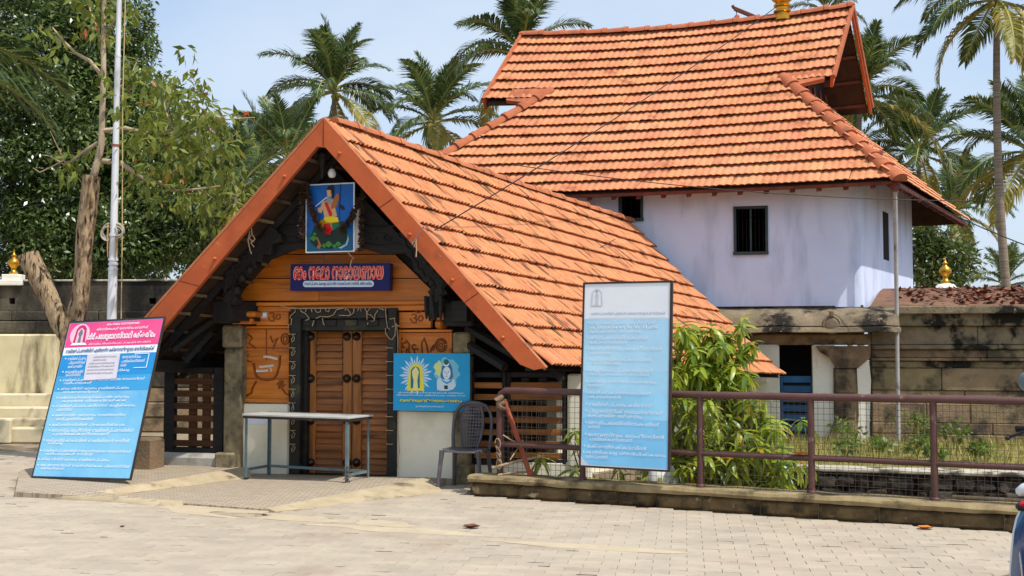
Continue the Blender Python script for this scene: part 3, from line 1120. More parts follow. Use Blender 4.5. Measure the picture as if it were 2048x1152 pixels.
# cornice beam over the door, frieze, corbels
gb('cornice_beam', 463, 603, 858, 611, -0.07, 0.06, M_WOOD, c=.01)
gb('cornice_beam', 468, 611.5, 850, 622, -0.045, 0.06, M_WOOD, c=.008)
for (x0, x1, y0, y1) in ((512, 577, 623, 651), (796, 862, 624, 656)):
    fr_ = gb('frieze_panel', x0, y0, x1, y1, -0.005, 0.06, M_WOOD)
    u, z = G.loc((x0 + x1) / 2 + 4, (y0 + y1) / 2, -0.012)
    c_ = bpy.data.curves.new('om', 'FONT'); c_.body = 'ॐ'; c_.align_x = 'CENTER'; c_.resolution_u = 2; c_.extrude = 0.02
    o_ = bpy.data.objects.new('tmp', c_); COL.objects.link(o_)
    me = bpy.data.meshes.new_from_object(o_.evaluated_get(bpy.context.evaluated_depsgraph_get()))
    bpy.data.objects.remove(o_)
    me.materials.clear(); me.materials.append(M_CARVE)
    s_ = 0.2
    inst('om_carving', me, fr_, G.M @ Matrix.Translation((u, -0.006, z - .055)) @ Matrix.Rotation(R(90), 4, 'X') @ Matrix.Diagonal((s_, s_, .3, 1)))
for (x0, x1, y0, y1) in ((458, 509, 623, 648), (866, 890, 626, 657)):
    cb_ = gb('corbel', x0, y0, x1, y0 + (y1 - y0) * .45, -0.22, 0.06, M_WOOD, c=.02)
    gb('corbel_step', x0 + 3, y0 + (y1 - y0) * .47, x1 - 6, y1, -0.17, 0.06, M_WOOD, cb_, c=.02)

# stone pillars
for (x0, x1, yt, yb, bx0, bx1, by) in ((446, 481, 650, 938, 428, 464, 906), (908, 938, 664, 972, 905, 940, 930)):
    pi = gb('stone_pillar', x0, yt + 46, x1, yb, -0.13, 0.08, M_PILLAR, c=.02)
    gb('pillar_head', x0 - 3, yt, x1 + 1, yt + 45, -0.15, 0.09, M_PILLAR, pi, c=.02)
    gb('pillar_foot', bx0, by, bx1, yb + 2, -0.20, 0.12, M_PILLAR, pi, c=.02)

# carved panels beside the door
for side, (x0, x1, y0, y1) in enumerate(((484, 578, 652, 806), (796, 904, 659, 822))):
    cpn = gb('carved_panel', x0 + 6, y0 + 6, x1, y1 - 4, 0.01, 0.06, M_WOOD)
    gb('panel_rail', x0, y0, x1, y0 + 5, -0.025, 0.05, M_WOOD, cpn)
    gb('panel_rail', x0, y1 - 9, x1, y1 - 1, -0.025, 0.05, M_WOOD, cpn)
    gb('panel_stile', x0, y0 + 5.4, x0 + 5, y1 - 9.4, -0.022, 0.05, M_WOOD, cpn)
    if side: gb('panel_stile', x1 - 5, y0 + 5.4, x1, y1 - 9.4, -0.022, 0.05, M_WOOD, cpn)
    ox = 0 if side == 0 else 1

    def carve(pts, r_=0.007, m=M_CARVE):
        q = [(*G.loc(x, y, 0.006),) for x, y in pts]
        MB().tube([(a, 0.006, b) for a, b in q], r_ * 1.55, 6).build('carving', m, cpn, G.M, 60)

    def arc(cx, cy, rx, ry, a0, a1, n=12):
        return [(cx + rx * math.cos(R(a0 + (a1 - a0) * i / n)), cy + ry * math.sin(R(a0 + (a1 - a0) * i / n))) for i in range(n + 1)]
    if side == 0:
        carve([(507, 726), (510, 740), (513, 752), (520, 758), (535, 760), (547, 758), (554, 748), (559, 730), (560, 711)], .009)
        carve([(513, 762), (505, 776), (503, 786), (491, 792)], .008)
        carve(arc(570, 678, 8, 11, 0, 350), .006); carve(arc(570, 678, 4, 6, 0, 350), .005)
        carve([(496, 668), (505, 676), (498, 686), (506, 692), (512, 697)], .006)
        carve([(541, 672), (545, 684), (556, 676), (549, 690), (546, 698)], .007)
        for k_ in range(6):
            carve(arc(562 + 4 * math.cos(k_), 769 + 5 * math.sin(k_), 3, 4, k_ * 60, k_ * 60 + 200, 6), .005)
        carve([(565, 778), (571, 787), (577, 790)], .006)
        carve([(489, 714), (496, 722), (504, 724)], .005); carve(arc(493, 708, 4, 5, 0, 300), .004)
        carve([(533, 652 + 6), (533, 720)], .004)
        for y in (695.5, 757): carve([(491, y), (577, y + 1)], .0025)
        scr = mat('bare_scratch', lin((226, 216, 200)), lin((206, 190, 170)), scale=20, rough=.9)
        for pts in (((528, 713), (540, 714), (556, 718)), ((519, 734), (530, 733), (548, 731)), ((513, 742), (525, 742), (536, 741)), ((541, 735), (543, 744))):
            carve(pts, .011 if len(pts) == 3 else .005, scr)
    else:
        carve(arc(882, 690, 11, 13, 0, 350), .006); carve(arc(882, 690, 7, 9, 0, 350), .005); carve(arc(882, 690, 3, 4, 0, 350), .005)
        carve([(844, 706), (843, 686), (848, 676), (853, 690), (856, 706)], .006)
        carve([(860, 704), (864, 694), (871, 686), (866, 700)], .006)
        for cx, cy in ((803, 682), (809, 690), (805, 699), (816, 702), (828, 694), (832, 702)):
            carve(arc(cx, cy, 4, 5, cx, cx + 230, 8), .006)
        carve([(812, 680), (819, 690), (816, 700), (820, 706)], .007)

# cream dado walls
gb('dado_wall', 459, 808, 577, 952, -0.05, 0.16, M_DADO, c=.02)
gb('dado_wall', 789, 821, 908, 966, -0.05, 0.16, M_DADO, c=.02)

# door frame and leaves
df = gb('door_frame', 579, 616, 600, 958, -0.10, 0.16, M_JAMB)
gb('jamb', 774, 616, 792, 962, -0.10, 0.16, M_JAMB, df)
gb('lintel', 600.4, 617, 773.6, 637, -0.10, 0.14, M_JAMB, df)
gb('lintel_moulding', 601, 637.6, 773, 661, -0.055, 0.14, M_JAMB, df)
gb('inner_jamb', 600.5, 661.5, 613, 958, 0.0, 0.16, M_JAMB, df)
for i in range(4):
    gb('lintel_block', 606 + i * 42, 639, 630 + i * 42, 652, -0.075, 0.0, M_JAMB, df)
gb('door_sill', 600, 950, 776, 963, -0.02, 0.2, M_JAMB, df)
gb('door_backing', 612, 655, 776, 960, 0.19, 0.22, M_DARK, df)
for (xa, xb, xc, xd) in ((612.5, 631, 685, 702.8), (704, 722.5, 775, 777)):
    dr = gb('door_leaf', xa, 662, xb, 956, 0.09, 0.15, M_STILE, gh)
    gb('stile', xc, 662, xd, 956, 0.09, 0.15, M_STILE, dr)
    for i in range(22):
        y0_, y1_ = 663 + i * 13.3, 663 + (i + 1) * 13.3 - .9
        if i % 6 == 5:
            gb('rail', xb + .3, y0_, xc - .3, y1_, 0.10, 0.15, M_WOOD_V, dr, c=.004)
        else:
            u0, za = G.loc(xb + .3, y1_, 0.115); u1, zb = G.loc(xc - .3, y0_, 0.115)
            MB().add([(u0, .108, za), (u1, .108, za), (u1, .135, zb), (u0, .135, zb), (u0, .16, za), (u1, .16, za), (u1, .16, zb), (u0, .16, zb)],
                     [(0, 1, 2, 3), (0, 4, 5, 1), (3, 2, 6, 7), (4, 7, 6, 5), (0, 3, 7, 4), (1, 5, 6, 2)]).build('slat', M_WOOD_V, dr, G.M)
    for x in ((xa + xb) / 2, (xc + xd) / 2):
        if x > 760: continue
        for y in (673, 757, 841, 925):
            u, z = G.loc(x, y, 0.09)
            MB().lathe([(0.052, 0), (0.05, 0.012), (0.04, 0.03), (0.022, 0.045), (0.012, 0.055), (0.004, 0.06)], n=14,
                       M=Matrix.Translation((u, .091, z)) @ Matrix.Rotation(R(90), 4, 'X')).build('boss', M_IRON, dr, G.M, 50)

# curved brackets
def bracket(pts, rs, v, tassel=None):
    """a flat carved bracket with a lobed outline"""
    q = [Vector((*G.loc(x, y, v), 0)) for x, y in pts]
    fine, rad = [], []
    for k_ in range(len(q) - 1):
        for m_ in range(6):
            a = m_ / 6
            fine.append(q[k_].lerp(q[k_ + 1], a)); rad.append(rs[k_] + (rs[k_ + 1] - rs[k_]) * a)
    fine.append(q[-1]); rad.append(rs[-1])
    L_, R_ = [], []
    for k_, p in enumerate(fine):
        t_ = (fine[min(k_ + 1, len(fine) - 1)] - fine[max(k_ - 1, 0)]).normalized()
        nn_ = Vector((-t_.y, t_.x, 0))
        w_ = rad[k_] * (1 + .28 * math.sin(k_ * 1.35))
        L_.append(p + nn_ * w_); R_.append(p - nn_ * rad[k_] * (1 + .15 * math.sin(k_ * .9 + 1)))
    pl = [(p.x, p.y) for p in L_] + [(p.x, p.y) for p in R_[::-1]]
    b_ = MB().prism(pl, v - .05, v + .09).build('curved_bracket', M_DARK, gh, G.M)
    for off_ in (.35, -.35):
        MB().tube([(p.x + (l.x - p.x) * off_ * 1.6, v - .055, p.y + (l.y - p.y) * off_ * 1.6) for p, l in zip(fine, L_)], .012, 5).build('carved_rib', M_DARK, b_, G.M, 60)
    return b_
bk = bracket([(556, 462), (530, 492), (508, 512), (494, 530), (478, 540), (467, 552), (463, 572), (464, 596), (456, 606)], [.09, .11, .10, .12, .09, .10, .08, .09, .06], -0.42)
bk2 = bracket([(806, 462), (826, 488), (842, 518), (856, 538), (872, 552), (880, 570), (876, 590), (872, 604)], [.09, .10, .10, .12, .10, .09, .09, .06], -0.42)
for (bb, cx, cy) in ((bk2, 868, 612), ):
    for k_ in range(9):
        x = cx - 15 + k_ * 3.8
        q = [(*G.loc(x - 2 + 2 * math.sin(k_), cy - 20, -.45),), (*G.loc(x, cy + 8, -.45),), (*G.loc(x + 1.5 * math.sin(k_ * 2), cy + 26 + 4 * math.sin(k_ * 1.7), -.45),)]
        MB().tube([(a, -.45 + .03 * math.sin(k_ * 1.3), c) for a, c in q], [.02, .026, .012], 6).build('tassel', M_DARK, bb, G.M, 50)
for bb, L_ in ((bk, [(500, 540), (484, 556), (474, 580)]), (bk2, [(838, 500), (852, 520), (866, 536)])):
    for (x, y) in L_:
        u, z = G.loc(x, y, -.5)
        MB().lathe([(0.004, -.05), (.035, -.03), (.045, 0), (.03, .03), (.004, .045)], (u, -.5, z), 8).build('carved_knob', M_DARK, bb, G.M, 60)

# wall plates along the eaves, tie beams at the front
def plank3(name, p, q, w_, h_, m, parent):
    d_ = (q - p).normalized(); s_ = d_.cross(Vector((0, 0, 1))).normalized() * w_ / 2; hz_ = Vector((0, 0, h_ / 2))
    vs = [tuple(e + s_ * a + hz_ * b) for e in (p, q) for a in (-1, 1) for b in (-1, 1)]
    return MB().add(vs, [(0, 1, 3, 2), (4, 6, 7, 5), (0, 4, 5, 1), (2, 3, 7, 6), (0, 2, 6, 4), (1, 5, 7, 3)]).build(name, m, parent)


for (x, y) in ((445, 622), (918, 622)):
    p = gpt(x, y, -0.45)
    plank3('wall_plate', p, p + AX * 6.0, 0.2, 0.22, M_DARK, gh)
for (x0, x1, y0, y1) in ((424, 462, 603, 646), (886, 946, 603, 652)):
    gb('tie_beam_end', x0, y0, x1, y1, -0.40, 0.02, M_DARK, c=.02)
# struts under the right and left eave
for (a, b) in (((935, 655), (1050, 722)), ((938, 690), (1010, 735)), ((425, 640), (345, 700)), ((420, 665), (370, 720))):
    p, q = gpt(*a, -0.1), gpt(*b, -0.35)
    MB().tube([p, q], 0.055, 6).build('strut', M_DARK, gh)
# side eave beams
for S_, tt in ((SR, 0.90), (SL, 0.90)):
    p, q = S_(0.15, tt), S_(LEN * .9, tt)
    plank3('eave_beam', p + Vector((0, 0, -.2)), q + Vector((0, 0, -.2)), .12, .14, M_DARK, gh)


# slatted screens
def screen(xs0, xs1, y0, y1, v, nslat, fw, m, posts, tagname, mfr=M_DARK):
    s_ = gb(tagname, xs0, y0, xs0 + fw, y1, v, v + .09, mfr)
    gb('frame_stile', xs1 - fw, y0, xs1, y1, v, v + .09, mfr, s_)
    gb('frame_rail', xs0 + fw + .3, y0, xs1 - fw - .3, y0 + 11, v + .005, v + .085, mfr, s_)
    gb('frame_rail', xs0 + fw + .3, y1 - 11, xs1 - fw - .3, y1, v + .005, v + .085, mfr, s_)
    for x in posts:
        gb('upright', x - 8, y0 + 11, x + 8, y1 - 11, v + .05, v + .08, mfr if m is M_SLAT2 else M_SLAT, s_)
    h = (y1 - y0 - 22) / nslat
    for i in range(nslat):
        ya = y0 + 11 + i * h + h * .42
        gb('slat', xs0 + fw - 1, ya, xs1 - fw + 1, ya + h * .5, v + .012, v + .045, m, s_, c=.004)
    return s_


screen(327, 446, 735, 906, -0.05, 6, 20, M_SLAT, (385, 412), 'slatted_gate')
gb('threshold_block', 307, 907, 440, 944, -0.16, 0.3, M_FLOOR, c=.05)
screen(940, 1012, 744, 930, -0.02, 7, 8, M_SLAT2, (), 'slatted_screen')
screen(1012.5, 1132, 744, 930, 0.0, 7, 8, M_SLAT2, (1050, 1085), 'slatted_screen')
gb('eave_post', 1135, 748, 1166, 935, -0.02, 0.2, M_DADO, c=.02)
gb('dado_wall', 918, 922, 1180, 985, 0.0, 0.16, M_DADO, c=.02)
# right side wall along the axis
p0 = G.w(2.28, 0.25, 0)
for k in range(4):
    a, b = p0 + AX * (0.1 + k * 1.45), p0 + AX * (0.1 + k * 1.45 + 0.28)
    d_ = G.inv(a)
    plank3('side_post', Vector((a.x, a.y, 0.1)), Vector((b.x, b.y, 0.1)), .24, 2.0, M_DADO, gh)
plank3('side_wall', Vector((p0.x, p0.y, -0.15)) + AX * .1, Vector((p0.x, p0.y, -0.15)) + AX * 5.6, 0.18, 1.1, M_DADO, gh)
p1 = G.w(-2.45, 0.6, 0)
plank3('side_wall', Vector((p1.x, p1.y, 0.16)) + AX * 1.2, Vector((p1.x, p1.y, 0.16)) + AX * 5.0, 0.18, 0.3, M_DADO, gh)
# dark backing wall added inside to keep the gatehouse interior black
mb = MB()
a, b = G.w(-1.0, 2.2, 0) , G.w(2.4, 2.2, 0)
mb.sheet([(a.x, a.y, 0), (b.x, b.y, 0), (b.x, b.y, 1.7), (a.x, a.y, 1.7)], G.n * 0.15)
mb.build('dark_backing_wall', M_DARK, gh)
# ------------------------------------------------------------------ temple building
M_LIMEW = mat('blue_tinted_limewash', lin((212, 221, 243)), lin((198, 209, 236)), scale=0.9, rough=0.9, bump=0.2, bscale=16,
              stain=lin((206, 198, 220)), sscale=0.8, smin=0.5, smax=0.75, amt=0.5, world=True, bdist=0.008,
              stain2=lin((134, 144, 170)), s2scale=2.0, s2min=0.5, s2max=0.7, s2stretch=(1.2, 1.2, .25))
M_TILE_M = mat('terracotta_tile', lin((202, 138, 98)), lin((188, 120, 82)), scale=3, rough=0.88, bump=0.25, bscale=50, rnd=0.06, hue=0.006, world=True,
               stain=lin((206, 148, 108)), sscale=0.6, smin=0.5, smax=0.7, amt=0.7, bdist=0.006,
               stain2=lin((136, 80, 54)), s2scale=3, s2min=0.58, s2max=0.7)
M_CAP_M = mat('mortared_ridge_tile', lin((180, 106, 72)), lin((160, 88, 58)), scale=6, rough=0.9, bump=0.5, bscale=30, rnd=0.08, world=True,
              stain=lin((108, 80, 62)), sscale=4, smin=0.58, smax=0.7, bdist=0.01)
M_FRAME = mat('slate_green_window_frame', lin((58, 74, 78)), lin((42, 54, 60)), scale=8, rough=0.6)
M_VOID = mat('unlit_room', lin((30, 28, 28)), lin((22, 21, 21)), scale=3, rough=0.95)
M_BLUE = mat('blue_door_paint', lin((44, 96, 138)), lin((32, 74, 112)), scale=4, rough=0.5, bump=0.2, bscale=20, rnd=0.1)
M_GOLD = mat('gilded_brass', lin((216, 164, 60)), lin((186, 128, 36)), scale=8, rough=0.28, metal=0.85)
M_PVC = mat('grey_drain_pipe', lin((178, 176, 172)), lin((150, 148, 146)), scale=5, rough=0.5, stain=lin((110, 100, 90)), sscale=6, smin=.6, smax=.7)
M_PLW = mat('peeling_white_plaster', lin((236, 232, 220)), lin((220, 212, 194)), scale=2.5, rough=0.88, bump=0.2, bscale=20, stain=lin((180, 160, 122)), sscale=2, smin=.58, smax=.72, world=True)
M_SOFF = mat('painted_rafter', lin((122, 62, 44)), lin((80, 42, 32)), scale=5, rough=0.75, rnd=.15)

tb = thing('temple_building', 'two-storey lavender limewashed temple building with a sweeping terracotta tiled roof', 'temple', tuple(MN.w(-4, 0, 0)), -MN.phi)


def mbx(name, x0, y0, x1, y1, v0, v1, m, parent=tb, c=0.008):
    return fbox(MN, x0, y0, x1, y1, v0, v1, c).build(name, m, parent, MN.M)


# roof geometry in the building's own axes
ER, EL = MN.inv(at(1797, 362, 16.75)), MN.inv(at(741, 399, 18.65))
RR, RL_ = MN.inv(at(1702, 20, 20.0)), MN.inv(at(1045, 75, 21.35))
vE, vR = (ER.y + EL.y) / 2, (RR.y + RL_.y) / 2
zE = (ER.z + EL.z) / 2
uc, hwid = (RR.x + RL_.x) / 2, (RR.x - RL_.x) / 2
zEr, zEl = ER.z, EL.z


DIR = Vector((math.sin(R(31)), math.cos(R(31)), 0))      # the side walls and the slopes' fall lines run this way
dvb = DIR.dot(MN.n); dub = DIR.dot(MN.b)
SHR = dub / dvb
ELs, ERs = EL.x + (vR - vE) * SHR, ER.x + (vR - vE) * SHR


def SM(u, t):
    """front slope; u is measured along the ridge and carried down the slope"""
    a = (u - RL_.x) / (RR.x - RL_.x)
    zr = RL_.z + (RR.z - RL_.z) * a - 0.13 * (1 - ((u - uc) / hwid) ** 2) * (1 if abs(u - uc) < hwid else 0.4)
    e = (u - ELs) / (ERs - ELs)
    ze = zEl + (zEr - zEl) * e - 0.04 * (1 - ((e - .5) * 2) ** 2)
    z = zr + (ze - zr) * t - 0.07 * math.sin(math.pi * min(max(t, 0), 1))
    v = vR + (vE - vR) * t
    return MN.w(u + (v - vR) * SHR, v, z)


H0 = MN.inv(at(1110, 180, 20.0)); H1 = MN.inv(at(1556, 151, 19.0))
TG = 0.42                                            # gable eave


def u_of_px(x, y):
    """across-coordinate of the front slope under a pixel of the photograph"""
    lo, hi = ELs - 1, ERs + 1
    best = None
    for t_ in np.linspace(0, 1, 60):
        for u_ in np.linspace(lo, hi, 90):
            q = proj(SM(u_, t_))
            d_ = (q[0] - x) ** 2 + (q[1] - y) ** 2
            if best is None or d_ < best[0]: best = (d_, u_, t_)
    return best[1], best[2]


uh0, th0 = u_of_px(1106, 181)
uh1, th1 = u_of_px(1560, 152)


def hipL(t): return uh0 + (ELs - uh0) * (t - th0) / (1 - th0)
def hipR(t): return uh1 + (ERs - uh1) * (t - th1) / (1 - th1)


def okM(u, tm, tbot):
    if tbot <= TG + 0.001: return RL_.x <= u <= RR.x
    return hipL(tm) - 0.02 <= u <= hipR(tm) + 0.02


NRM = 17
TG = round(TG * NRM) / NRM
rd = MB()
NS = 24


def slab(S_, ulo, uhi, t0, t1, mb, n1=16, n2=10, th=0.06):
    vs, fs = [], []
    for lay in (-0.02, -0.02 - th):
        for j in range(n2 + 1):
            t_ = t0 + (t1 - t0) * j / n2
            for i in range(n1 + 1):
                u_ = ulo(t_) + (uhi(t_) - ulo(t_)) * i / n1
                p = S_(u_, t_)
                vs.append((p.x, p.y, p.z + lay))
    k = n1 + 1
    for lay in (0, (n2 + 1) * k):
        for j in range(n2):
            for i in range(n1):
                q = lay + j * k + i
                fs.append((q, q + 1, q + k + 1, q + k))
    off = (n2 + 1) * k
    for i in range(n1):
        fs.append((n2 * k + i, n2 * k + i + 1, off + n2 * k + i + 1, off + n2 * k + i))
        fs.append((i, i + 1, off + i + 1, off + i))
    for j in range(n2):
        fs.append((j * k, (j + 1) * k, off + (j + 1) * k, off + j * k))
        fs.append((j * k + n1, (j + 1) * k + n1, off + (j + 1) * k + n1, off + j * k + n1))
    mb.add(vs, fs)


slab(SM, lambda t: RL_.x + .05, lambda t: RR.x - .05, 0.005, TG, rd, 16, 6)
slab(SM, lambda t: hipL(t), lambda t: hipR(t), TG, 0.985, rd, 16, 10)
# back slope (mirrored about the ridge)


def SB(u, t):
    p = MN.inv(SM(u, t))
    k_ = (vR - p.y) * 2
    return MN.w(p.x + k_ * SHR, p.y + k_, p.z)


slab(SB, lambda t: RL_.x + .05, lambda t: RR.x - .05, 0.005, TG, rd, 16, 6)
slab(SB, lambda t: hipL(t), lambda t: hipR(t), TG, 0.985, rd, 16, 10)
mroof = rd.build('roof', M_DECK, tb)
tm = tile_mesh('roof_tile', M_TILE_M, 2, 0.017, 0.066, 0.010, 12, row_shear(SM, .225, NRM, uc), 1.6)
tm0 = tile_mesh('roof_tile', M_TILE_M, 2, 0.017, 0.066, 0.010, 12, 0.0, 1.6)
scatter('roof_tile', tm, tile_mats(SM, ELs, ERs, NRM, 0.225, okM, 0.004, shear=True), M_TILE_M, mroof, 300, 'roof_tile_field')


# side skirts
def SKR(a, t):
    th_ = th1 + (1 - th1) * t
    p, q = SM(hipR(th_), th_), SB(hipR(th_), th_)
    return p.lerp(q, a)


def SKL(a, t):
    th_ = th0 + (1 - th0) * t
    p, q = SM(hipL(th_), th_), SB(hipL(th_), th_)
    return q.lerp(p, a)


sk = MB()
slab(SKR, lambda t: 0, lambda t: 1, 0.0, 0.99, sk, 10, 10)
slab(SKL, lambda t: 0, lambda t: 1, 0.0, 0.99, sk, 10, 10)
skirt = sk.build('roof_skirt', M_DECK, tb)
LS_ = (SKR(1, 1) - SKR(0, 1)).length


def SKRm(u, t):
    """columns run straight down the slope"""
    w_ = (SKR(1, t) - SKR(0, t)).length
    off_ = (LS_ - w_) / 2
    return SKR((u - off_) / max(w_, .01), t)


def okS(u, tmid, tbot):
    w_ = (SKR(1, tmid) - SKR(0, tmid)).length
    off_ = (LS_ - w_) / 2
    return off_ - .03 <= u <= off_ + w_ + .03


bake('roof_tile_field', tm0, tile_mats(SKRm, 0, LS_, 10, 0.225, okS), M_TILE_M, skirt)
capM = cap_mesh('ridge_tile', M_CAP_M, 0.42, 0.11, 0.13)
ZU = Vector((0, 0, 1))
caps_along(capM, [SM(RL_.x + (RR.x - RL_.x) * k / 12, 0) + ZU * 0.03 for k in range(13)], mroof, 0.42, 0.42)
caps_along(capM, [SM(hipR(th1 + (1 - th1) * k / 8), th1 + (1 - th1) * k / 8) + ZU * 0.0 for k in range(9)], mroof, 0.36, 0.42, sc=1.12)
caps_along(capM, [SM(hipL(th0 + (1 - th0) * k / 8), th0 + (1 - th0) * k / 8) + ZU * 0.0 for k in range(9)], mroof, 0.36, 0.42, sc=1.12)
# mortar fillets where the hips start
for (u_, sg) in ((uh0, 1), (uh1, -1)):
    t_ = th0 if sg > 0 else th1
    p = [SM(u_ - sg * .05, t_ - .005), SM(u_ - sg * .75, t_ + .0), SM(u_ - sg * .75, TG + .012), SM(u_ - sg * .22, TG + .035)]
    nn_ = (p[1] - p[0]).cross(p[2] - p[0]).normalized()
    if nn_.z < 0: nn_ = -nn_
    MB().sheet([q + nn_ * 0.075 for q in p], -nn_ * 0.08).build('hip_mortar', M_CAP_M, mroof)

# gable barge boards
for (S_, uu, nm) in ((SM, RR.x + .02, 0), (SB, RR.x + .02, 1), (SM, RL_.x - .02, 0), (SB, RL_.x - .02, 1)):
    a, b = S_(uu, -0.01), S_(uu, TG + .01)
    d_ = (b - a).normalized()
    per = MN.b.cross(d_).normalized()
    if per.z > 0: per = -per
    MB().sheet([a - per * .03 + ZU * .05, b - per * .03 + ZU * .05, b + per * .14, a + per * .14 + d_ * .1], MN.b * (-.05 if uu > uc else .05)).build('barge_board', M_BARGE, mroof)
    # barge top strip
    MB().tube([a + ZU * .07, b + ZU * .07], .05, 6).build('verge_strip', M_CAP_M, mroof)
# gable walls, set back, with brackets
for uu, sg in ((RR.x - 0.75, 1), (RL_.x + .75, -1)):
    a, b, c_ = SM(uu, TG + .2), SB(uu, TG + .2), SM(uu, 0.03)
    gwm = MB().sheet([a, b, c_], MN.b * (-.08 * sg)).build('gable_wall', M_DARK, tb)
    if sg > 0:
        for k in range(6):
            q = a.lerp(b, (k + .5) / 6)
            top = c_.lerp(q, .55)
            MB().tube([q + MN.b * .02, top + MN.b * .02], .03, 5).build('gable_slat', M_SOFF, gwm)
        for k in range(4):
            for S_ in (SM, SB):
                t_ = TG * (k + .6) / 4
                p, q = S_(uu, t_), S_(RR.x - .06, t_)
                MB().tube([p - ZU * .11, q - ZU * .11], .035, 4).build('purlin', M_SOFF, gwm)
        p = a.lerp(b, .12)
        MB().tube([p + MN.b * .03, p + MN.b * .3 - ZU * .05, p + MN.b * .42 + ZU * .12, p + MN.b * .5 + ZU * .3], [.07, .06, .05, .06], 6).build('bracket', M_DARK, gwm, None, 60)

# walls
zc = MN.loc(1600, 612, 0)[1]
ztop = zE + 0.35
wu = [MN.loc(x, 450, 0)[0] for x in (1237, 1286, 1467, 1536)]
z1a, z1b = MN.loc(1262, 441, 0)[1], MN.loc(1262, 384, 0)[1]
z2a, z2b = MN.loc(1500, 509, 0)[1], MN.loc(1500, 412, 0)[1]
us = [-8.2, wu[0], wu[1], wu[2], wu[3], -0.42]
zs = sorted([zc, z1a, z1b, z2a, z2b, ztop])
holes = set()
for j in range(len(zs) - 1):
    zm_ = (zs[j] + zs[j + 1]) / 2
    if z1a < zm_ < z1b: holes.add((1, j))
    if z2a < zm_ < z2b: holes.add((3, j))
wallf = hole_wall(us, zs, holes, 0, 0.3).build('front_wall', M_LIMEW, tb, MN.M)
lu, lv = dub, dvb
corner = []
cx0, cy0 = -0.42, 0.0
# rounded corner in plan
pc = [(-0.42, 0.0), (-0.20, 0.004), (-0.08, 0.02), (-0.01, 0.07), (0.025, 0.15), (0.025 + lu * 0.2, 0.15 + lv * 0.2)]
mb = MB()
vs, fs = [], []
NZ_ = 8
for j in range(NZ_ + 1):
    z = zc - 0.02 + (ztop - zc + .02) * j / NZ_
    for (a, b) in pc: vs.append((a, b, z))
for j in range(NZ_):
    for i in range(len(pc) - 1):
        q = j * len(pc) + i
        fs.append((q, q + 1, q + len(pc) + 1, q + len(pc)))
mb.add(vs, fs).build('corner_wall', M_LIMEW, tb, MN.M, 60)
e0 = pc[-1]
RF = Frame(MN.w(e0[0], e0[1], 0), -(90 - 31))
ru = [RF.loc(x, 470, 0)[0] for x in (1766, 1778)]
ru = sorted(ru)
rz = [RF.loc(1771, 520, 0)[1], RF.loc(1771, 424, 0)[1]]
rlen = RF.loc(1824, 450, 0)[0]
hole_wall([0, ru[0], ru[1], max(rlen, ru[1] + 1)], [zc - .02, rz[0], rz[1], ztop], {(1, 1)}, 0, 0.3).build('side_wall', M_LIMEW, tb, RF.M)
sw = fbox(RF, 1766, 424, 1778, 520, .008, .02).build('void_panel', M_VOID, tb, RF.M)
# room darkness behind the openings: the inside of the upper storey
MB().box(-8.2, -0.3, 2.5, 2.6, zc, ztop).build('dark_backing_wall', M_VOID, tb, MN.M)
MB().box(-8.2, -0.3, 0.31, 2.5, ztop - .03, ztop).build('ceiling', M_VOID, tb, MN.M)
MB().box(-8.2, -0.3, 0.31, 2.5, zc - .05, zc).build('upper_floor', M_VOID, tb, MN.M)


def window(x0, y0, x1, y1, mull):
    w_ = mbx('window', x0 - 1, y0, x0 + 4.5, y1, -0.03, .10, M_FRAME, tb, .004)
    mbx('window_frame', x1 - 4.5, y0, x1 + 1, y1, -0.03, .10, M_FRAME, w_, .004)
    mbx('window_frame', x0 + 4.2, y0, x1 - 4.2, y0 + 4, -0.018, .10, M_FRAME, w_, .004)
    mbx('window_sill', x0 - 2, y1 - 5, x1 + 2, y1 + 1, -0.06, .10, M_FRAME, w_, .004)
    if mull: mbx('mullion', (x0 + x1) / 2 - 2, y0 + 4.2, (x0 + x1) / 2 + 2, y1 - 5.2, 0.02, .08, M_FRAME, w_, .004)
    for k in range(2 if mull else 1):
        a = x0 + 5 + k * (x1 - x0) / 2
        b = (x0 + x1) / 2 - 4 if (mull and k == 0) else x1 - 5
        for q in range(3):
            x = a + (b - a) * (q + .5) / 3
            mbx('bar', x - .6, y0 + 5, x + .6, y1 - 6, .05, .065, M_VOID, w_, 0)
    return w_


window(1239, 385, 1285, 441, False)
window(1468, 413, 1535, 508, True)
# rafter tails and eave fascia
fz = [SM(ELs + (ERs - ELs) * k / 20, 0.985) - ZU * .07 for k in range(21)]
MB().tube(fz, .035, 4).build('eave_batten', M_SOFF, mroof)
nraft = 20
for k in range(nraft):
    u_ = ELs + .5 + (ERs - ELs - .9) * k / (nraft - 1)
    p, q = SM(u_, 0.975), SM(u_, 0.80)
    plank3('rafter', p - ZU * .13, q - ZU * .16, .075, .10, M_SOFF, mroof)
for k in range(9):
    a_ = .06 + k * .11
    p, q = SKR(a_, .985), SKR(a_, .75)
    MB().tube([p - ZU * .13, q - ZU * .16], .045, 4).build('rafter', M_SOFF, skirt)
p, q = SM(hipR(.99), .99), SM(hipR(.7), .7)
plank3('hip_rafter', p - ZU * .14, q - ZU * .2, .11, .14, M_SOFF, mroof)
MB().tube([SKR(k / 10, .99) - ZU * .07 for k in range(11)], .035, 4).build('eave_batten', M_SOFF, skirt)

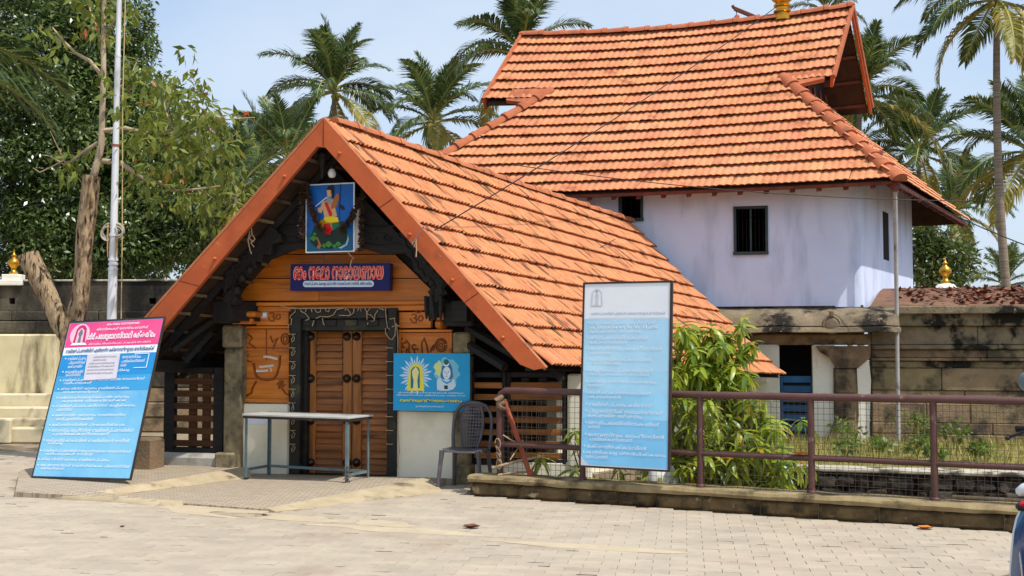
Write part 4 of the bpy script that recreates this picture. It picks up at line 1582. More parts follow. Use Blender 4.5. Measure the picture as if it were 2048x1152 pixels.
# cornice (rolled stone eave), beam, door bay
ztc, zlip = MN.loc(1600, 616, -.03)[1], MN.loc(1600, 664, -0.45)[1]
prof = [(0.05, ztc), (-0.10, ztc - .01), (-0.24, ztc - .06), (-0.36, ztc - .15), (-0.43, zlip + .10), (-0.40, zlip + .085), (-0.45, zlip + .07), (-0.47, zlip), (-0.40, zlip - .01), (0.05, zlip + .03)]
ul, ur = MN.loc(1400, 640, -.3)[0], MN.loc(1795, 650, -.3)[0]
n_ = 40
vs, fs = [], []
for i in range(n_ + 1):
    u_ = ul + (ur - ul) * i / n_
    for (v_, z_) in prof:
        q = noise.noise(Vector((u_ * 2.2, v_ * 5, z_ * 5)))
        vs.append((u_ + (.10 * q if i == n_ else 0), v_ + .02 * q, z_ + .02 * noise.noise(Vector((u_ * 3, v_ * 4 + 9, 2)))))
k = len(prof)
for i in range(n_):
    for q in range(k - 1):
        fs.append((i * k + q, (i + 1) * k + q, (i + 1) * k + q + 1, i * k + q + 1))
fs.append(tuple(range(n_ * k, n_ * k + k)))
corn = MB().add(vs, fs).build('stone_cornice', M_STONE_D, tb, MN.M, 40)
u_, z_ = MN.loc(1664, 649, -.47)
mb = MB().lathe([(0.145, -.05), (0.15, 0), (0.13, .03), (0.10, .025), (0.09, .05), (.05, .06), (.004, .062)], n=18, M=Matrix.Translation((u_, -.40, z_)) @ Matrix.Rotation(R(90), 4, 'X'))
mb.box(u_ - .035, u_ + .035, -.46, -.36, z_ + .12, z_ + .22, .015)
mb.build('roundel', M_STONE_D, corn, MN.M, 40)
MB().box(ul - 1, .02, .06, .3, zlip - .12, zc + .01).build('cornice_backing', M_STONE, tb, MN.M)
mbx('stone_beam', 1440, 668, 1742, 690, -0.06, .3, M_STONE, tb, .02)
mbx('dark_lintel', 1440, 640, 1516, 700, -0.03, .2, M_DARK, tb, .01)
mbx('white_pier', 1512, 690.5, 1560, 940, -0.02, .25, M_PLW, tb, .015)
gp = fbox(MN, 1626, 690.5, 1672, 940, -0.015, .25, .01).build('white_pier', M_PLW, tb, MN.M)
mbx('low_white_wall', 1440, 766, 1511.5, 950, -0.10, .2, M_PLW, tb, .02)
mbx('wall_ledge', 1440, 755, 1536, 766, -0.18, .1, M_PLW, tb, .02)
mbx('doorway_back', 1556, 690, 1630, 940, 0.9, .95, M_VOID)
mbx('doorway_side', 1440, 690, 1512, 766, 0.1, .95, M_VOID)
bd = mbx('blue_door', 1561, 752, 1567, 925, 0.08, .13, M_BLUE)
mbx('door_stile', 1622, 752, 1627, 925, 0.08, .13, M_BLUE, bd)
yy = 752
for i in range(9):
    mbx('door_board', 1566, yy, 1623, yy + 13.5, 0.09, .12, M_BLUE, bd, .006)
    if i % 1 == 0: mbx('door_gap', 1566, yy + 13.8, 1623, yy + 19.0, .115, .12, M_VOID, bd, 0)
    yy += 19.3
# carved pilaster
pil = mbx('pilaster', 1668, 735, 1738, 860, -0.10, .15, M_STONE, tb, .02)
def mpoly(name, pts, v0, v1, m, parent):
    return MB().prism([MN.loc(x, y, v0) for x, y in pts], v0, v1).build(name, m, parent, MN.M)
mpoly('pilaster_bracket', [(1632, 692), (1742, 692), (1740, 716), (1716, 736), (1672, 736), (1660, 716), (1640, 704)], -0.14, .15, M_STONE, pil)
mpoly('pilaster_foot', [(1670, 842), (1712, 842), (1716, 868), (1706, 880), (1664, 880), (1660, 866)], -0.17, .1, M_STONE, pil)
for (y0, y1) in ((738, 786), (788, 836)):
    mbx('carved_block', 1671, y0, 1711, y1, -.125, -.09, M_STONE, pil, .012)
mpoly('plaster_patch', [(1714, 738), (1722, 724), (1738, 722), (1742, 760), (1738, 884), (1712, 884), (1718, 830)], -.118, -.05, M_PLW, pil)
mbx('pilaster_base', 1655, 881, 1745, 960, -0.2, .1, M_STONE, pil, .02)

# drain pipe at the corner, wall holes
p0_, p1_ = at(1797, 884, 17.0), at(1790, 372, 17.0)
MB().tube([p0_, p0_.lerp(p1_, .5), p1_, p1_ + Vector((-.05, -.1, .1))], .032, 10).build('drain_pipe', M_PVC, tb, None, 60)

# finial and bell beam on the ridge
uf = u_of_px(1563, 40)[0]
pf_ = SM(uf, 0.0) + ZU * 0.08
MB().lathe([(.17, 0), (.17, .09), (.12, .11), (.12, .14), (.16, .16), (.165, .19), (.11, .215), (.11, .25), (.155, .27), (.16, .30), (.12, .325), (.13, .35), (.19, .40), (.21, .47), (.16, .56), (.08, .62), (.11, .68), (.06, .74), (.03, .9), (.004, 1.1)],
           tuple(pf_ - ZU * .1), 20).build('gilded_finial', M_GOLD, tb, None, 50)
D_ = proj(pf_)[2]
a_, b_ = at(1468, 17, D_ - .1), at(1548, 50, D_ - .1)
bm = plank3('bell_beam', a_, b_, .06, .07, M_SOFF, tb)
MB().tube([a_, a_ + Vector((-.03, 0, .06))], .03, 5).build('beam_tip', M_SOFF, bm)
for (x, y) in ((1473, 20), (1499, 33)):
    q = at(x, y, D_ - .1)
    MB().tube([q, q - ZU * .12], .008, 5).build('bell_chain', M_DARK, bm)
    MB().lathe([(.015, 0), (.03, -.03), (.035, -.08), (.055, -.12), (.02, -.125), (.012, -.15)], tuple(q - ZU * .11), 10).build('bell', M_DARK, bm, None, 50)
MB().lathe([(.05, 0), (.05, .08), (.03, .1)], tuple(SM(u_of_px(1473, 52)[0], 0) + ZU * .1), 10).build('bell_stop', M_CAP_M, bm, None, 50)

# ------------------------------------------------------------------ stone shrine wall on the right
sw_ = thing('shrine_stone_wall', 'brown weathered stone block wall with moulded courses and sloping slab top at right', 'wall', tuple(MN.w(3, .2, 0)), -MN.phi)
V0 = 0.22
for (y0, y1, v, m, wr) in ((626, 652, V0 - .16, M_STONE_D, (1.2, 2.2)), (652, 690, V0 - .06, M_STONE_D, (1.0, 1.8)), (690, 699, V0 - .12, M_STONE_D, (1.2, 2)),
                           (699, 716, V0 - .05, M_STONE, (1.2, 2)), (716, 722, V0 - .10, M_STONE, (1.4, 2)), (722, 736, V0 - .02, M_STONE_D, (1.2, 2)),
                           (736, 781, V0, M_STONE, (.6, 1.2)), (781, 806, V0 + .0, M_STONE, (.9, 1.6)), (806, 846, V0 - .01, M_STONE, (.6, 1.2)), (846, 868, V0 - .02, M_STONE, (.7, 1.3)), (868, 930, V0 - .03, M_STONE, (.7, 1.3))):
    za, zb = MN.loc(1850, y1, v)[1], MN.loc(1850, y0, v)[1]
    u_ = MN.loc(1742, 700, v)[0] - random.random() * .1 * (0)
    while u_ < 8.0:
        L_ = random.uniform(*wr)
        mb = MB().box(u_ + .003, u_ + L_ - .003, v + random.uniform(-.014, .014), V0 + .5, za + .002, zb - .002, .014)
        mb.build('stone_block', m, sw_, MN.M)
        u_ += L_
MB().box(MN.loc(1745, 700, V0)[0], 8.0, V0 + .06, V0 + .45, -.5, MN.loc(1850, 628, V0)[1]).build('core', M_STONE_D, sw_, MN.M)
M_SLABT = mat('red_mossy_slab', lin((134, 98, 76)), lin((104, 78, 62)), scale=3, rough=.9, bump=.6, bscale=22, stain=lin((70, 54, 44)), sscale=2.5, smin=.52, smax=.66, world=True)
ua = MN.loc(1738, 620, V0 - .3)[0]
zf0, zf1 = MN.loc(1850, 628, V0 - .3)[1], MN.loc(1850, 612, V0 - .3)[1]
MB().box(ua, 8, V0 - .3, V0 + .6, zf0 + .002, zf1, .012).build('slab_edge', M_STONE_D, sw_, MN.M)
zb2 = zf1 + 0.36
slt = MB().add([(ua + .02, V0 - .27, zf1 + .004), (8, V0 - .27, zf1 + .004), (8, V0 + 1.3, zb2), (ua + .35, V0 + 1.3, zb2), (ua + .02, V0 - .27, zf1 - .02), (8, V0 - .27, zf1 - .02), (8, V0 + 1.3, zf1 - .02), (ua + .35, V0 + 1.3, zf1 - .02)],
               [(0, 1, 2, 3), (0, 3, 7, 4), (2, 6, 7, 3)]).build('slab_top', M_SLABT, sw_, MN.M)
# dead leaves lying on the slab top
nl = 1500
uu_ = rng.uniform(ua + .5, 7.5, nl); vv_ = rng.uniform(0.05, 1.0, nl)
keep = rng.random(nl) < np.clip((uu_ - ua - .2) / 1.5, .05, 1)
uu_, vv_ = uu_[keep], vv_[keep]
base = np.stack([uu_, V0 - .27 + vv_ * 1.5, zf1 + .012 + vv_ * (zb2 - zf1) * 1.5 / 1.57 + rng.uniform(0, .03, len(uu_))], 1)
th_ = rng.uniform(0, 6.28, len(uu_)); sz_ = rng.uniform(.04, .085, len(uu_))
dx_ = np.stack([np.cos(th_), np.sin(th_), rng.uniform(-.5, .7, len(uu_))], 1) * sz_[:, None]
dy_ = np.stack([-np.sin(th_), np.cos(th_), rng.uniform(-.4, .5, len(uu_))], 1) * sz_[:, None] * .5
V = np.stack([base - dx_, base + dy_, base + dx_, base - dy_], 1).reshape(-1, 3)
Fq = np.arange(len(V)).reshape(-1, 4)
M_DEAD = leafmat('dead_leaf', lin((120, 62, 40)), lin((74, 46, 34)), lin((150, 98, 58)), trans=.1, rough=.7)
lf = inst('leaf_litter', mesh_np('leaf_litter', V, Fq, M_DEAD), sw_, MN.M); lf['kind'] = 'stuff'
# ------------------------------------------------------------------ flat prints: boards, posters, signs
PRE = 'െേൈ'
SPLIT = {'ൊ': ('െ', 'ാ'), 'ോ': ('േ', 'ാ'), 'ൌ': ('െ', 'ൗ')}


def vis(s):
    """letters in the order in which they stand on the line"""
    out = []
    for ch in s:
        if ch in PRE or ch in SPLIT:
            pre, post = (ch, '') if ch in PRE else SPLIT[ch]
            k_ = len(out) - 1
            while k_ >= 2 and out[k_ - 1] == '്': k_ -= 2
            out.insert(max(k_, 0), pre)
            if post: out.append(post)
        else:
            out.append(ch)
    return ''.join(out)


def glyphs(body, m, bold=0.0, res=1):
    c_ = bpy.data.curves.new('lettering', 'FONT')
    c_.body = vis(body)
    c_.resolution_u = res
    c_.offset = bold
    c_.fill_mode = 'FRONT'
    o_ = bpy.data.objects.new('tmp', c_)
    COL.objects.link(o_)
    me = bpy.data.meshes.new_from_object(o_)
    bpy.data.objects.remove(o_)
    bpy.data.curves.remove(c_)
    co = np.empty(len(me.vertices) * 3, dtype=np.float32)
    me.vertices.foreach_get('co', co)
    co = co.reshape(-1, 3)
    lo, hi = co.min(0), co.max(0)
    sz = np.maximum(hi - lo, 1e-4)
    q = np.zeros_like(co)
    q[:, 0] = (co[:, 0] - lo[0]) / sz[0]
    q[:, 2] = (co[:, 1] - lo[1]) / sz[1]
    me.vertices.foreach_set('co', q.ravel())
    me.materials.clear(); me.materials.append(m)
    me.update()
    return me


class Board:
    """a flat panel; local x to the right, z up the panel, y behind it"""
    def __init__(s, BL, BR, TL):
        BL, BR, TL = Vector(BL), Vector(BR), Vector(TL)
        X = (BR - BL); s.w = X.length; X.normalize()
        Zv = TL - BL; s.h = Zv.length; Zv = (Zv - X * Zv.dot(X)).normalized()
        Y = Zv.cross(X)
        s.X, s.Y, s.Z, s.o = X, Y, Zv, BL
        s.M = Matrix(((X.x, Y.x, Zv.x, BL.x), (X.y, Y.y, Zv.y, BL.y), (X.z, Y.z, Zv.z, BL.z), (0, 0, 0, 1)))

    def px(s, x, y):
        r = ray(x, y)
        t = (s.o - CAM).dot(s.Y) / r.dot(s.Y)
        d = CAM + r * t - s.o
        return d.dot(s.X), d.dot(s.Z)

    def panel(s, name, m, th=0.012, parent=None):
        return MB().box(0, s.w, 0, th, 0, s.h).build(name, m, parent, s.M)

    def poly(s, name, pts, m, lay, parent, px=True):
        q = [s.px(*p) for p in pts] if px else pts
        y = -0.0012 * lay
        a = sum(q[i][0] * q[(i + 1) % len(q)][1] - q[(i + 1) % len(q)][0] * q[i][1] for i in range(len(q)))
        if a < 0: q = q[::-1]
        return MB().add([(a_, y, b_) for a_, b_ in q], [tuple(range(len(q)))]).build(name, m, parent, s.M)

    def text(s, body, x0, x1, z0, z1, m, lay, parent, bold=0.0, name='lettering', res=1):
        me = glyphs(body, m, bold, res)
        o_ = inst(name, me, parent, s.M @ Matrix.Translation((x0, -0.0012 * lay, z0)) @ Matrix.Diagonal((x1 - x0, 1, z1 - z0, 1)))
        o_['kind'] = 'stuff'
        return o_


def pm(name, rgb, rough=0.5, rnd=None):
    return mat(name, lin(rgb), tuple(x * .92 for x in lin(rgb)), scale=6, rough=rough)


I_WHITE, I_NAVY, I_YEL = pm('print_white', (240, 244, 246)), pm('print_navy', (10, 14, 92), .35), pm('print_yellow', (246, 232, 40))
I_RED, I_DBLUE, I_CYAN = pm('print_scarlet', (240, 60, 24), .4), pm('print_deep_blue', (24, 70, 140)), pm('print_cyan', (30, 160, 214), .4)
I_PBLUE, I_GREY, I_BLACK = pm('print_pale_blue', (214, 230, 244)), pm('print_grey', (120, 124, 130)), pm('print_black', (28, 28, 32))

# ---- navy name sign over the door
b = Board(gpt(580, 581.5, -.16), gpt(780, 581, -.16), gpt(580, 528.5, -.16))
ns_ = thing('name_sign', 'navy box sign with red outlined lettering fixed on the gable planks', 'sign', tuple(b.o), -G.phi)
b.h = b.h
MB().box(0, b.w, 0, .09, 0, b.h, .004).build('sign_box', I_NAVY, ns_, b.M)
W_, H_ = b.w, b.h
x0, x1 = b.px(588, 560)[0], b.px(766, 560)[0]
zb_, zt_ = b.px(680, 559)[1], b.px(680, 533)[1]
I_OUT = pm('print_pink_white', (252, 190, 180), .4)
b.text('ഓം നമോ നാരായണായ', x0 - .008, x1 + .008, zb_ - .008, zt_ + .008, I_OUT, 2, ns_, 0.05, 'lettering_outline', 2)
b.text('ഓം നമോ നാരായണായ', x0, x1, zb_, zt_, I_RED, 3, ns_, 0.012, 'lettering', 2)
xa, xb = b.px(606, 570)[0], b.px(748, 570)[0]
za_, zz_ = b.px(680, 574)[1], b.px(680, 561.5)[1]
rr_ = (zz_ - za_) / 2
pts = [(xb - rr_ + rr_ * math.sin(R(a)), (za_ + zz_) / 2 - rr_ * math.cos(R(a))) for a in range(0, 181, 20)] + [(xa + rr_ - rr_ * math.sin(R(a)), (za_ + zz_) / 2 + rr_ * math.cos(R(a))) for a in range(0, 181, 20)]
b.poly('name_band', pts, I_PBLUE, 2, ns_, False)
b.text('സമർപ്പണം കേരള ക്ഷേത്ര സംരക്ഷണ സമിതി, തിരുവല്ലം', xa + .02, xb - .02, za_ + .010, zz_ - .008, I_DBLUE, 3, ns_, 0.02)

# ---- framed devotional print under the gable
b = Board(gpt(611, 506, -.47), gpt(709, 503, -.47), gpt(614, 369, -.47))
pp = thing('devotional_print', 'blue framed print of a seated bearded figure under the gable peak', 'picture', tuple(b.o), -G.phi)
MB().box(0, b.w, 0.001, .02, 0, b.h).build('frame', I_WHITE, pp, b.M)
MB().box(b.w + .002, b.w + .05, .012, .05, .02, b.h * .62).build('side_flap', pm('card_grey', (196, 190, 184)), pp, b.M)
I_SKY = mat('print_sky_blue', lin((14, 104, 190)), lin((8, 84, 170)), scale=4, rough=.35)


def c5(*P): return [(600 + x / 6.777, 350 + y / 6.777) for x, y in P]


wdt, hgt = b.w, b.h
b.poly('picture_ground', [(.015, .02), (wdt - .015, .02), (wdt - .015, hgt - .015), (.015, hgt - .015)], I_SKY, 1, pp, False)
b.poly('painted_water', c5((90, 780), (250, 820), (560, 850), (715, 770), (715, 1025), (95, 1040)), pm('print_teal', (16, 92, 128), .35), 2, pp)
b.poly('painted_rock', c5((150, 820), (215, 640), (330, 620), (600, 630), (640, 760), (650, 880), (560, 960), (420, 1005), (220, 990), (140, 910)), pm('print_dark_green', (18, 44, 34), .35), 3, pp)
gm_ = pm('print_leaf_green', (64, 134, 52), .35)
for cx, cy, r_ in ((185, 860, 45), (200, 800, 25), (390, 940, 50), (520, 935, 38), (470, 965, 30), (330, 960, 36)):
    b.poly('painted_foliage', c5(*[(cx + r_ * (1 + .3 * math.sin(5 * a)) * math.cos(a), cy + r_ * .7 * (1 + .3 * math.cos(4 * a)) * math.sin(a)) for a in np.linspace(0, 6.28, 16)[:-1]]), gm_, 4, pp)
b.poly('painted_foam', c5((520, 985), (620, 940), (645, 860), (652, 800), (662, 880), (640, 950), (560, 1000)), pm('print_foam', (150, 190, 206), .35), 4, pp)
SK, SK2 = pm('print_skin', (222, 178, 122), .35), pm('print_skin_shade', (176, 108, 52), .35)
b.poly('painted_leg', c5((225, 830), (250, 860), (290, 950), (275, 1000), (225, 985), (255, 940)), SK2, 5, pp)
b.poly('painted_cloth', c5((225, 620), (340, 600), (530, 620), (540, 690), (420, 760), (250, 700)), pm('print_ochre', (190, 140, 30), .35), 5, pp)
b.poly('painted_cloth', c5((430, 655), (530, 640), (545, 690), (450, 755)), pm('print_bottle_green', (26, 110, 76), .35), 6, pp)
b.poly('painted_cloth', c5((330, 665), (400, 655), (445, 740), (405, 812), (325, 785), (312, 730)), pm('print_crimson', (206, 20, 28), .35), 6, pp)
b.poly('painted_torso', c5((325, 370), (380, 330), (450, 330), (505, 365), (480, 450), (505, 560), (335, 580), (318, 480)), SK, 5, pp)
b.poly('painted_cloth', c5((335, 572), (450, 558), (520, 578), (528, 632), (430, 646), (360, 640), (325, 605)), pm('print_gold_yellow', (248, 214, 14), .35), 7, pp)
b.poly('painted_arm', c5((300, 372), (338, 350), (335, 430), (290, 518), (250, 502), (243, 450), (285, 432)), SK, 6, pp)
b.poly('painted_arm', c5((455, 332), (500, 250), (530, 262), (535, 310), (500, 430), (430, 470), (420, 420)), SK2, 6, pp)
b.poly('painted_axe', c5((540, 395), (600, 425), (612, 470), (575, 475), (530, 440)), pm('print_steel_black', (26, 30, 48), .35), 6, pp)
b.poly('painted_sash', c5((335, 380), (365, 358), (442, 520), (432, 566), (402, 560)), pm('print_red', (222, 24, 20), .35), 8, pp)
b.poly('painted_face', c5((365, 205), (420, 200), (432, 292), (376, 302)), SK, 6, pp)
b.poly('painted_beard', c5((366, 298), (430, 308), (432, 380), (402, 412), (362, 362)), pm('print_beard_grey', (150, 156, 158), .35), 8, pp)
b.poly('painted_hair', c5((362, 198), (390, 152), (440, 134), (472, 160), (462, 312), (432, 292), (424, 208)), I_BLACK, 7, pp)
b.poly('painted_flute', c5((210, 424), (365, 296), (374, 308), (216, 436)), I_PBLUE, 9, pp)
b.poly('painted_staff', c5((550, 125), (558, 125), (534, 610), (526, 610)), I_BLACK, 9, pp)
# dried garland
M_GARL = leafmat('dried_flower', lin((84, 60, 44)), lin((58, 44, 34)), lin((120, 84, 60)), trans=.1, rough=.8)
ga = thing('dried_garland', 'withered brown flower garland looped over the framed print', 'garland', tuple(gpt(612, 500, -.53)), 0)
for nm, path in (('strand', [(612, 368), (617, 392), (624, 420), (634, 446), (648, 466)]), ('strand', [(730, 386), (716, 408), (706, 430), (694, 448), (682, 462)]),
                 ('strand', [(606, 372), (603, 400), (602, 440), (604, 472)]), ('strand', [(726, 384), (724, 420), (722, 460), (722, 502)])):
    P3 = [gpt(x, y, -.54) for x, y in path]
    V = []
    for k_ in range(len(P3) - 1):
        for q in range(46):
            c_ = P3[k_].lerp(P3[k_ + 1], (q + random.random()) / 46)
            d1 = Vector(rng.normal(size=3)).normalized(); d2 = d1.orthogonal().normalized()
            s1 = random.uniform(.035, .06)
            V += [c_ - d2 * .012, c_ + d1 * s1 * .6 - d2 * .018, c_ + d1 * s1, c_ + d1 * s1 * .6 + d2 * .018]
    V = np.array([tuple(v) for v in V])
    o_ = inst(nm, mesh_np(nm, V, np.arange(len(V)).reshape(-1, 4), M_GARL), ga, None)
# bulb
M_BULB = mat('frosted_bulb', lin((228, 228, 224)), lin((210, 210, 206)), scale=6, rough=.2)
q = gpt(664, 347, -.62)
lb = thing('light_bulb', 'unlit white bulb hanging under the gable peak', 'bulb', tuple(q), 0)
MB().lathe([(.004, -.05), (.03, -.042), (.045, -.015), (.046, .005), (.034, .035), (.018, .055)], tuple(q), 14).build('glass', M_BULB, lb, None, 60)
MB().lathe([(.022, .05), (.024, .085), (.012, .1)], tuple(q), 10).build('holder', I_BLACK, lb, None, 50)
MB().tube([q + Vector((0, 0, .1)), q + Vector((.03, 0, .16)), q + Vector((.02, .05, .3))], .006, 5).build('flex', I_BLACK, lb)

# ---- cyan poster right of the door
b = Board(gpt(786.5, 820.5, -.17), gpt(939.5, 823, -.17), gpt(788, 706.5, -.17))
cp_ = thing('temple_poster', 'cyan devotional poster with two figures hung right of the wooden door', 'poster', tuple(b.o), -G.phi)
b.panel('backing', I_CYAN, .012, cp_)
def c4(*P): return [(780 + x / 4.117, 560 + y / 4.117) for x, y in P]
I_RAY = pm('print_ray', (196, 222, 242))
for k_ in range(30):
    a = 2 * math.pi * k_ / 30
    r1 = 138 if k_ % 2 else 112
    cx, cy = 213, 785
    b.poly('painted_ray', c4((cx + 60 * math.cos(a - .09), cy + 78 * math.sin(a - .09)), (cx + r1 * .8 * math.cos(a - .07), cy + r1 * 1.0 * math.sin(a - .07)), (cx + r1 * math.cos(a), cy + r1 * 1.22 * math.sin(a)),
                             (cx + r1 * .8 * math.cos(a + .07), cy + r1 * 1.0 * math.sin(a + .07)), (cx + 60 * math.cos(a + .09), cy + 78 * math.sin(a + .09))), I_RAY, 1, cp_)
b.poly('painted_arch', c4((140, 912), (152, 800), (158, 740), (180, 702), (215, 686), (252, 702), (270, 740), (272, 820), (282, 912)), pm('print_arch_yellow', (236, 226, 60)), 2, cp_)
b.poly('painted_niche', c4((170, 890), (172, 745), (190, 720), (212, 710), (236, 722), (246, 748), (246, 890)), pm('print_niche_teal', (20, 120, 150)), 3, cp_)
b.poly('painted_idol', c4((182, 752), (200, 728), (212, 714), (226, 730), (240, 758), (232, 790), (226, 830), (232, 905), (190, 905), (196, 830), (186, 790)), pm('print_idol_cream', (240, 226, 150)), 4, cp_)
b.poly('painted_aura', c4(*[(470 + 100 * (1 + .12 * math.sin(9 * a)) * math.cos(a), 760 + 118 * (1 + .10 * math.cos(7 * a)) * math.sin(a)) for a in np.linspace(0, 6.28, 40)[:-1]]), pm('print_aura', (120, 196, 224)), 1, cp_)
b.poly('painted_glow', c4(*[(398 + 32 * (1 + .3 * math.sin(6 * a)) * math.cos(a), 730 + 62 * (1 + .2 * math.cos(5 * a)) * math.sin(a)) for a in np.linspace(0, 6.28, 26)[:-1]]), pm('print_glow', (216, 228, 150)), 2, cp_)
b.poly('painted_body', c4((388, 905), (386, 830), (405, 806), (440, 800), (500, 800), (530, 820), (545, 870), (520, 900), (480, 912), (420, 912)), pm('print_pale_figure', (206, 226, 240)), 3, cp_)
b.poly('painted_hair', c4((418, 790), (428, 720), (445, 690), (470, 672), (498, 690), (512, 730), (520, 800), (500, 820), (436, 815)), pm('print_hair_blue', (52, 120, 160)), 4, cp_)
b.poly('painted_face', c4(*[(468 + 33 * math.cos(a), 766 + 52 * math.sin(a)) for a in np.linspace(0, 6.28, 22)[:-1]]), pm('print_face_pale', (220, 234, 244)), 5, cp_)
for ex in (453, 482):
    b.poly('painted_eye', c4((ex - 9, 757), (ex, 753), (ex + 9, 757), (ex, 760)), I_DBLUE, 6, cp_)
b.poly('painted_mouth', c4((459, 792), (468, 790), (477, 792), (468, 796)), I_DBLUE, 6, cp_)
b.poly('painted_nose', c4((466, 760), (470, 760), (473, 780), (464, 780)), pm('print_nose', (150, 186, 210)), 6, cp_)
b.poly('painted_knot', c4(*[(464 + 22 * math.cos(a), 680 + 28 * math.sin(a)) for a in np.linspace(0, 6.28, 16)[:-1]]), pm('print_knot_green', (30, 110, 110)), 5, cp_)
b.poly('painted_crescent', c4(*([(464 + 26 * math.cos(a), 686 + 26 * math.sin(a)) for a in np.linspace(.2, 2.94, 12)] + [(464 + 20 * math.cos(a), 678 + 22 * math.sin(a)) for a in np.linspace(2.94, .2, 12)])), I_WHITE, 6, cp_)
b.poly('painted_pendant', c4((448, 868), (476, 868), (478, 898), (448, 898)), pm('print_pendant', (20, 70, 60)), 6, cp_)
b.poly('painted_beads', c4((418, 800), (436, 838), (468, 856), (505, 838), (518, 800), (508, 800), (498, 828), (468, 842), (440, 828), (428, 800)), I_CYAN, 6, cp_)


def ptext(bd, body, xa, ya, xb, yb, m, lay, par, bold=0.0, cm=c4, res=1):
    (p, q) = cm((xa, ya), (xb, yb))
    x0_, z1_ = bd.px(*p); x1_, z0_ = bd.px(*q)
    return bd.text(body, x0_, x1_, z0_, z1_, m, lay, par, bold, res=res)


ptext(b, 'തിരുവല്ലം ശ്രീപരശുരാമസ്വാമി ക്ഷേത്ര തന്ത്രിയുടെ', 70, 918, 606, 941, I_WHITE, 7, cp_, .01)
ptext(b, 'നിർദ്ദേശാനുസരണം എല്ലാദിവസവും രാവിലെ 9.30 ന്', 58, 938, 620, 962, I_WHITE, 8, cp_, .01)
ptext(b, 'മൃത്യുഞ്ജയഹോമം', 78, 972, 600, 1020, I_DBLUE, 8, cp_, .06, res=2)
ptext(b, 'മൃത്യുഞ്ജയഹോമം', 82, 974, 596, 1016, I_YEL, 9, cp_, .03, res=2)
ptext(b, 'ഉണ്ടായിരിക്കുന്നതാണ്', 214, 1032, 446, 1052, I_WHITE, 7, cp_, .01)
# notice sheets
b = Board(gpt(494, 849, -.054), gpt(538, 849, -.054), gpt(494, 826, -.054))
pn = tag(b.panel('paper_notice', pm('paper_white', (226, 230, 240), .8), .0015), 'white paper notice pasted on the cream wall behind the table', 'notice')
b = Board(gpt(520, 636, -.012), gpt(534, 636, -.012), gpt(520, 624, -.012))
pn2 = thing('meter_plate', 'small pale blue plate beside the left carved symbol', 'plate', tuple(b.o), -G.phi)
b.panel('plate', pm('plate_blue', (176, 206, 220), .4), .008, pn2)
b.poly('plate_mark', [(b.w * .3, b.h * .25), (b.w * .9, b.h * .25), (b.w * .9, b.h * .8), (b.w * .3, b.h * .8)], I_WHITE, 1, pn2, False)

# ---- string of lamp wire round the door frame
M_WIRE = mat('tan_flex', lin((196, 170, 134)), lin((150, 126, 98)), scale=20, rough=.6)
sl = thing('string_light_wire', 'tangled tan light wire draped along the black door frame', 'wire', tuple(gpt(580, 700, -.12)), 0)


def c3(*P): return [(570 + x / 6.4, 500 + y / 6.4) for x, y in P]
for P_ in (c3((-120, 690), (-20, 725), (60, 745), (200, 750), (420, 748), (600, 745), (760, 740)), c3((60, 745), (130, 740), (130, 790), (75, 840), (60, 870), (85, 880), (80, 950), (45, 960), (40, 1010)),
           c3((200, 750), (205, 785), (260, 810), (300, 860), (310, 885), (260, 900)), c3((275, 740), (262, 790)), c3((335, 750), (345, 795)), c3((455, 745), (455, 790), (410, 800), (385, 770), (390, 745)),
           c3((570, 745), (560, 790), (525, 780), (515, 745)), c3((760, 740), (660, 765), (620, 830), (555, 855), (450, 850), (395, 875)), c3((480, 870), (490, 940), (505, 960)), c3((370, 900), (350, 975)),
           c3((780, 745), (770, 775)), c3((790, 750), (835, 800), (830, 830)), c3((885, 740), (880, 800), (830, 840), (690, 835)), c3((930, 780), (945, 745)), c3((970, 745), (975, 790)), c3((1020, 740), (1050, 800), (1050, 890)),
           c3((1090, 745), (1040, 810), (1110, 840), (1150, 900), (1100, 915)), c3((1190, 770), (1150, 830), (1145, 900)), c3((1060, 930), (1055, 955)), c3((1200, 745), (1270, 770), (1240, 740)),
           c3((1285, 745), (1295, 870), (1310, 990), (1340, 1015)), c3((1290, 1000), (1285, 1060), (1330, 1130), (1370, 1150), (1410, 1090), (1415, 970), (1400, 870)), c3((1340, 885), (1410, 870)), c3((1370, 985), (1415, 960), (1470, 975))):
    pts = [gpt(x, y, -.118 + random.uniform(-.01, .005)) for x, y in P_]
    MB().tube(pts, .0055, 5).build('wire', M_WIRE, sl, None, 60)
for k_ in range(9):
    y = 668 + k_ * 27.5
    for x, sg in ((585, 1), (780, -1)):
        if sg < 0 and y < 690: continue
        P_ = [(x - 8, y), (x + 6, y + .5)]
        MB().tube([gpt(*p, -.115) for p in P_], .005, 4).build('clip', M_WIRE, sl)
        if sg > 0:
            P_ = [(x, y + 2), (x + 4 + 2 * math.sin(k_), y + 7), (x + 3, y + 13), (x - 1, y + 16), (x - 2, y + 11), (x + 1, y + 7)]
            MB().tube([gpt(*p, -.118) for p in P_], .005, 5).build('wire', M_WIRE, sl)
MB().tube([gpt(x, y, -.118) for x, y in ((793, 646), (796, 680), (795, 720), (797, 800), (796, 860), (799, 900), (794, 940))], .005, 5).build('wire', M_WIRE, sl)
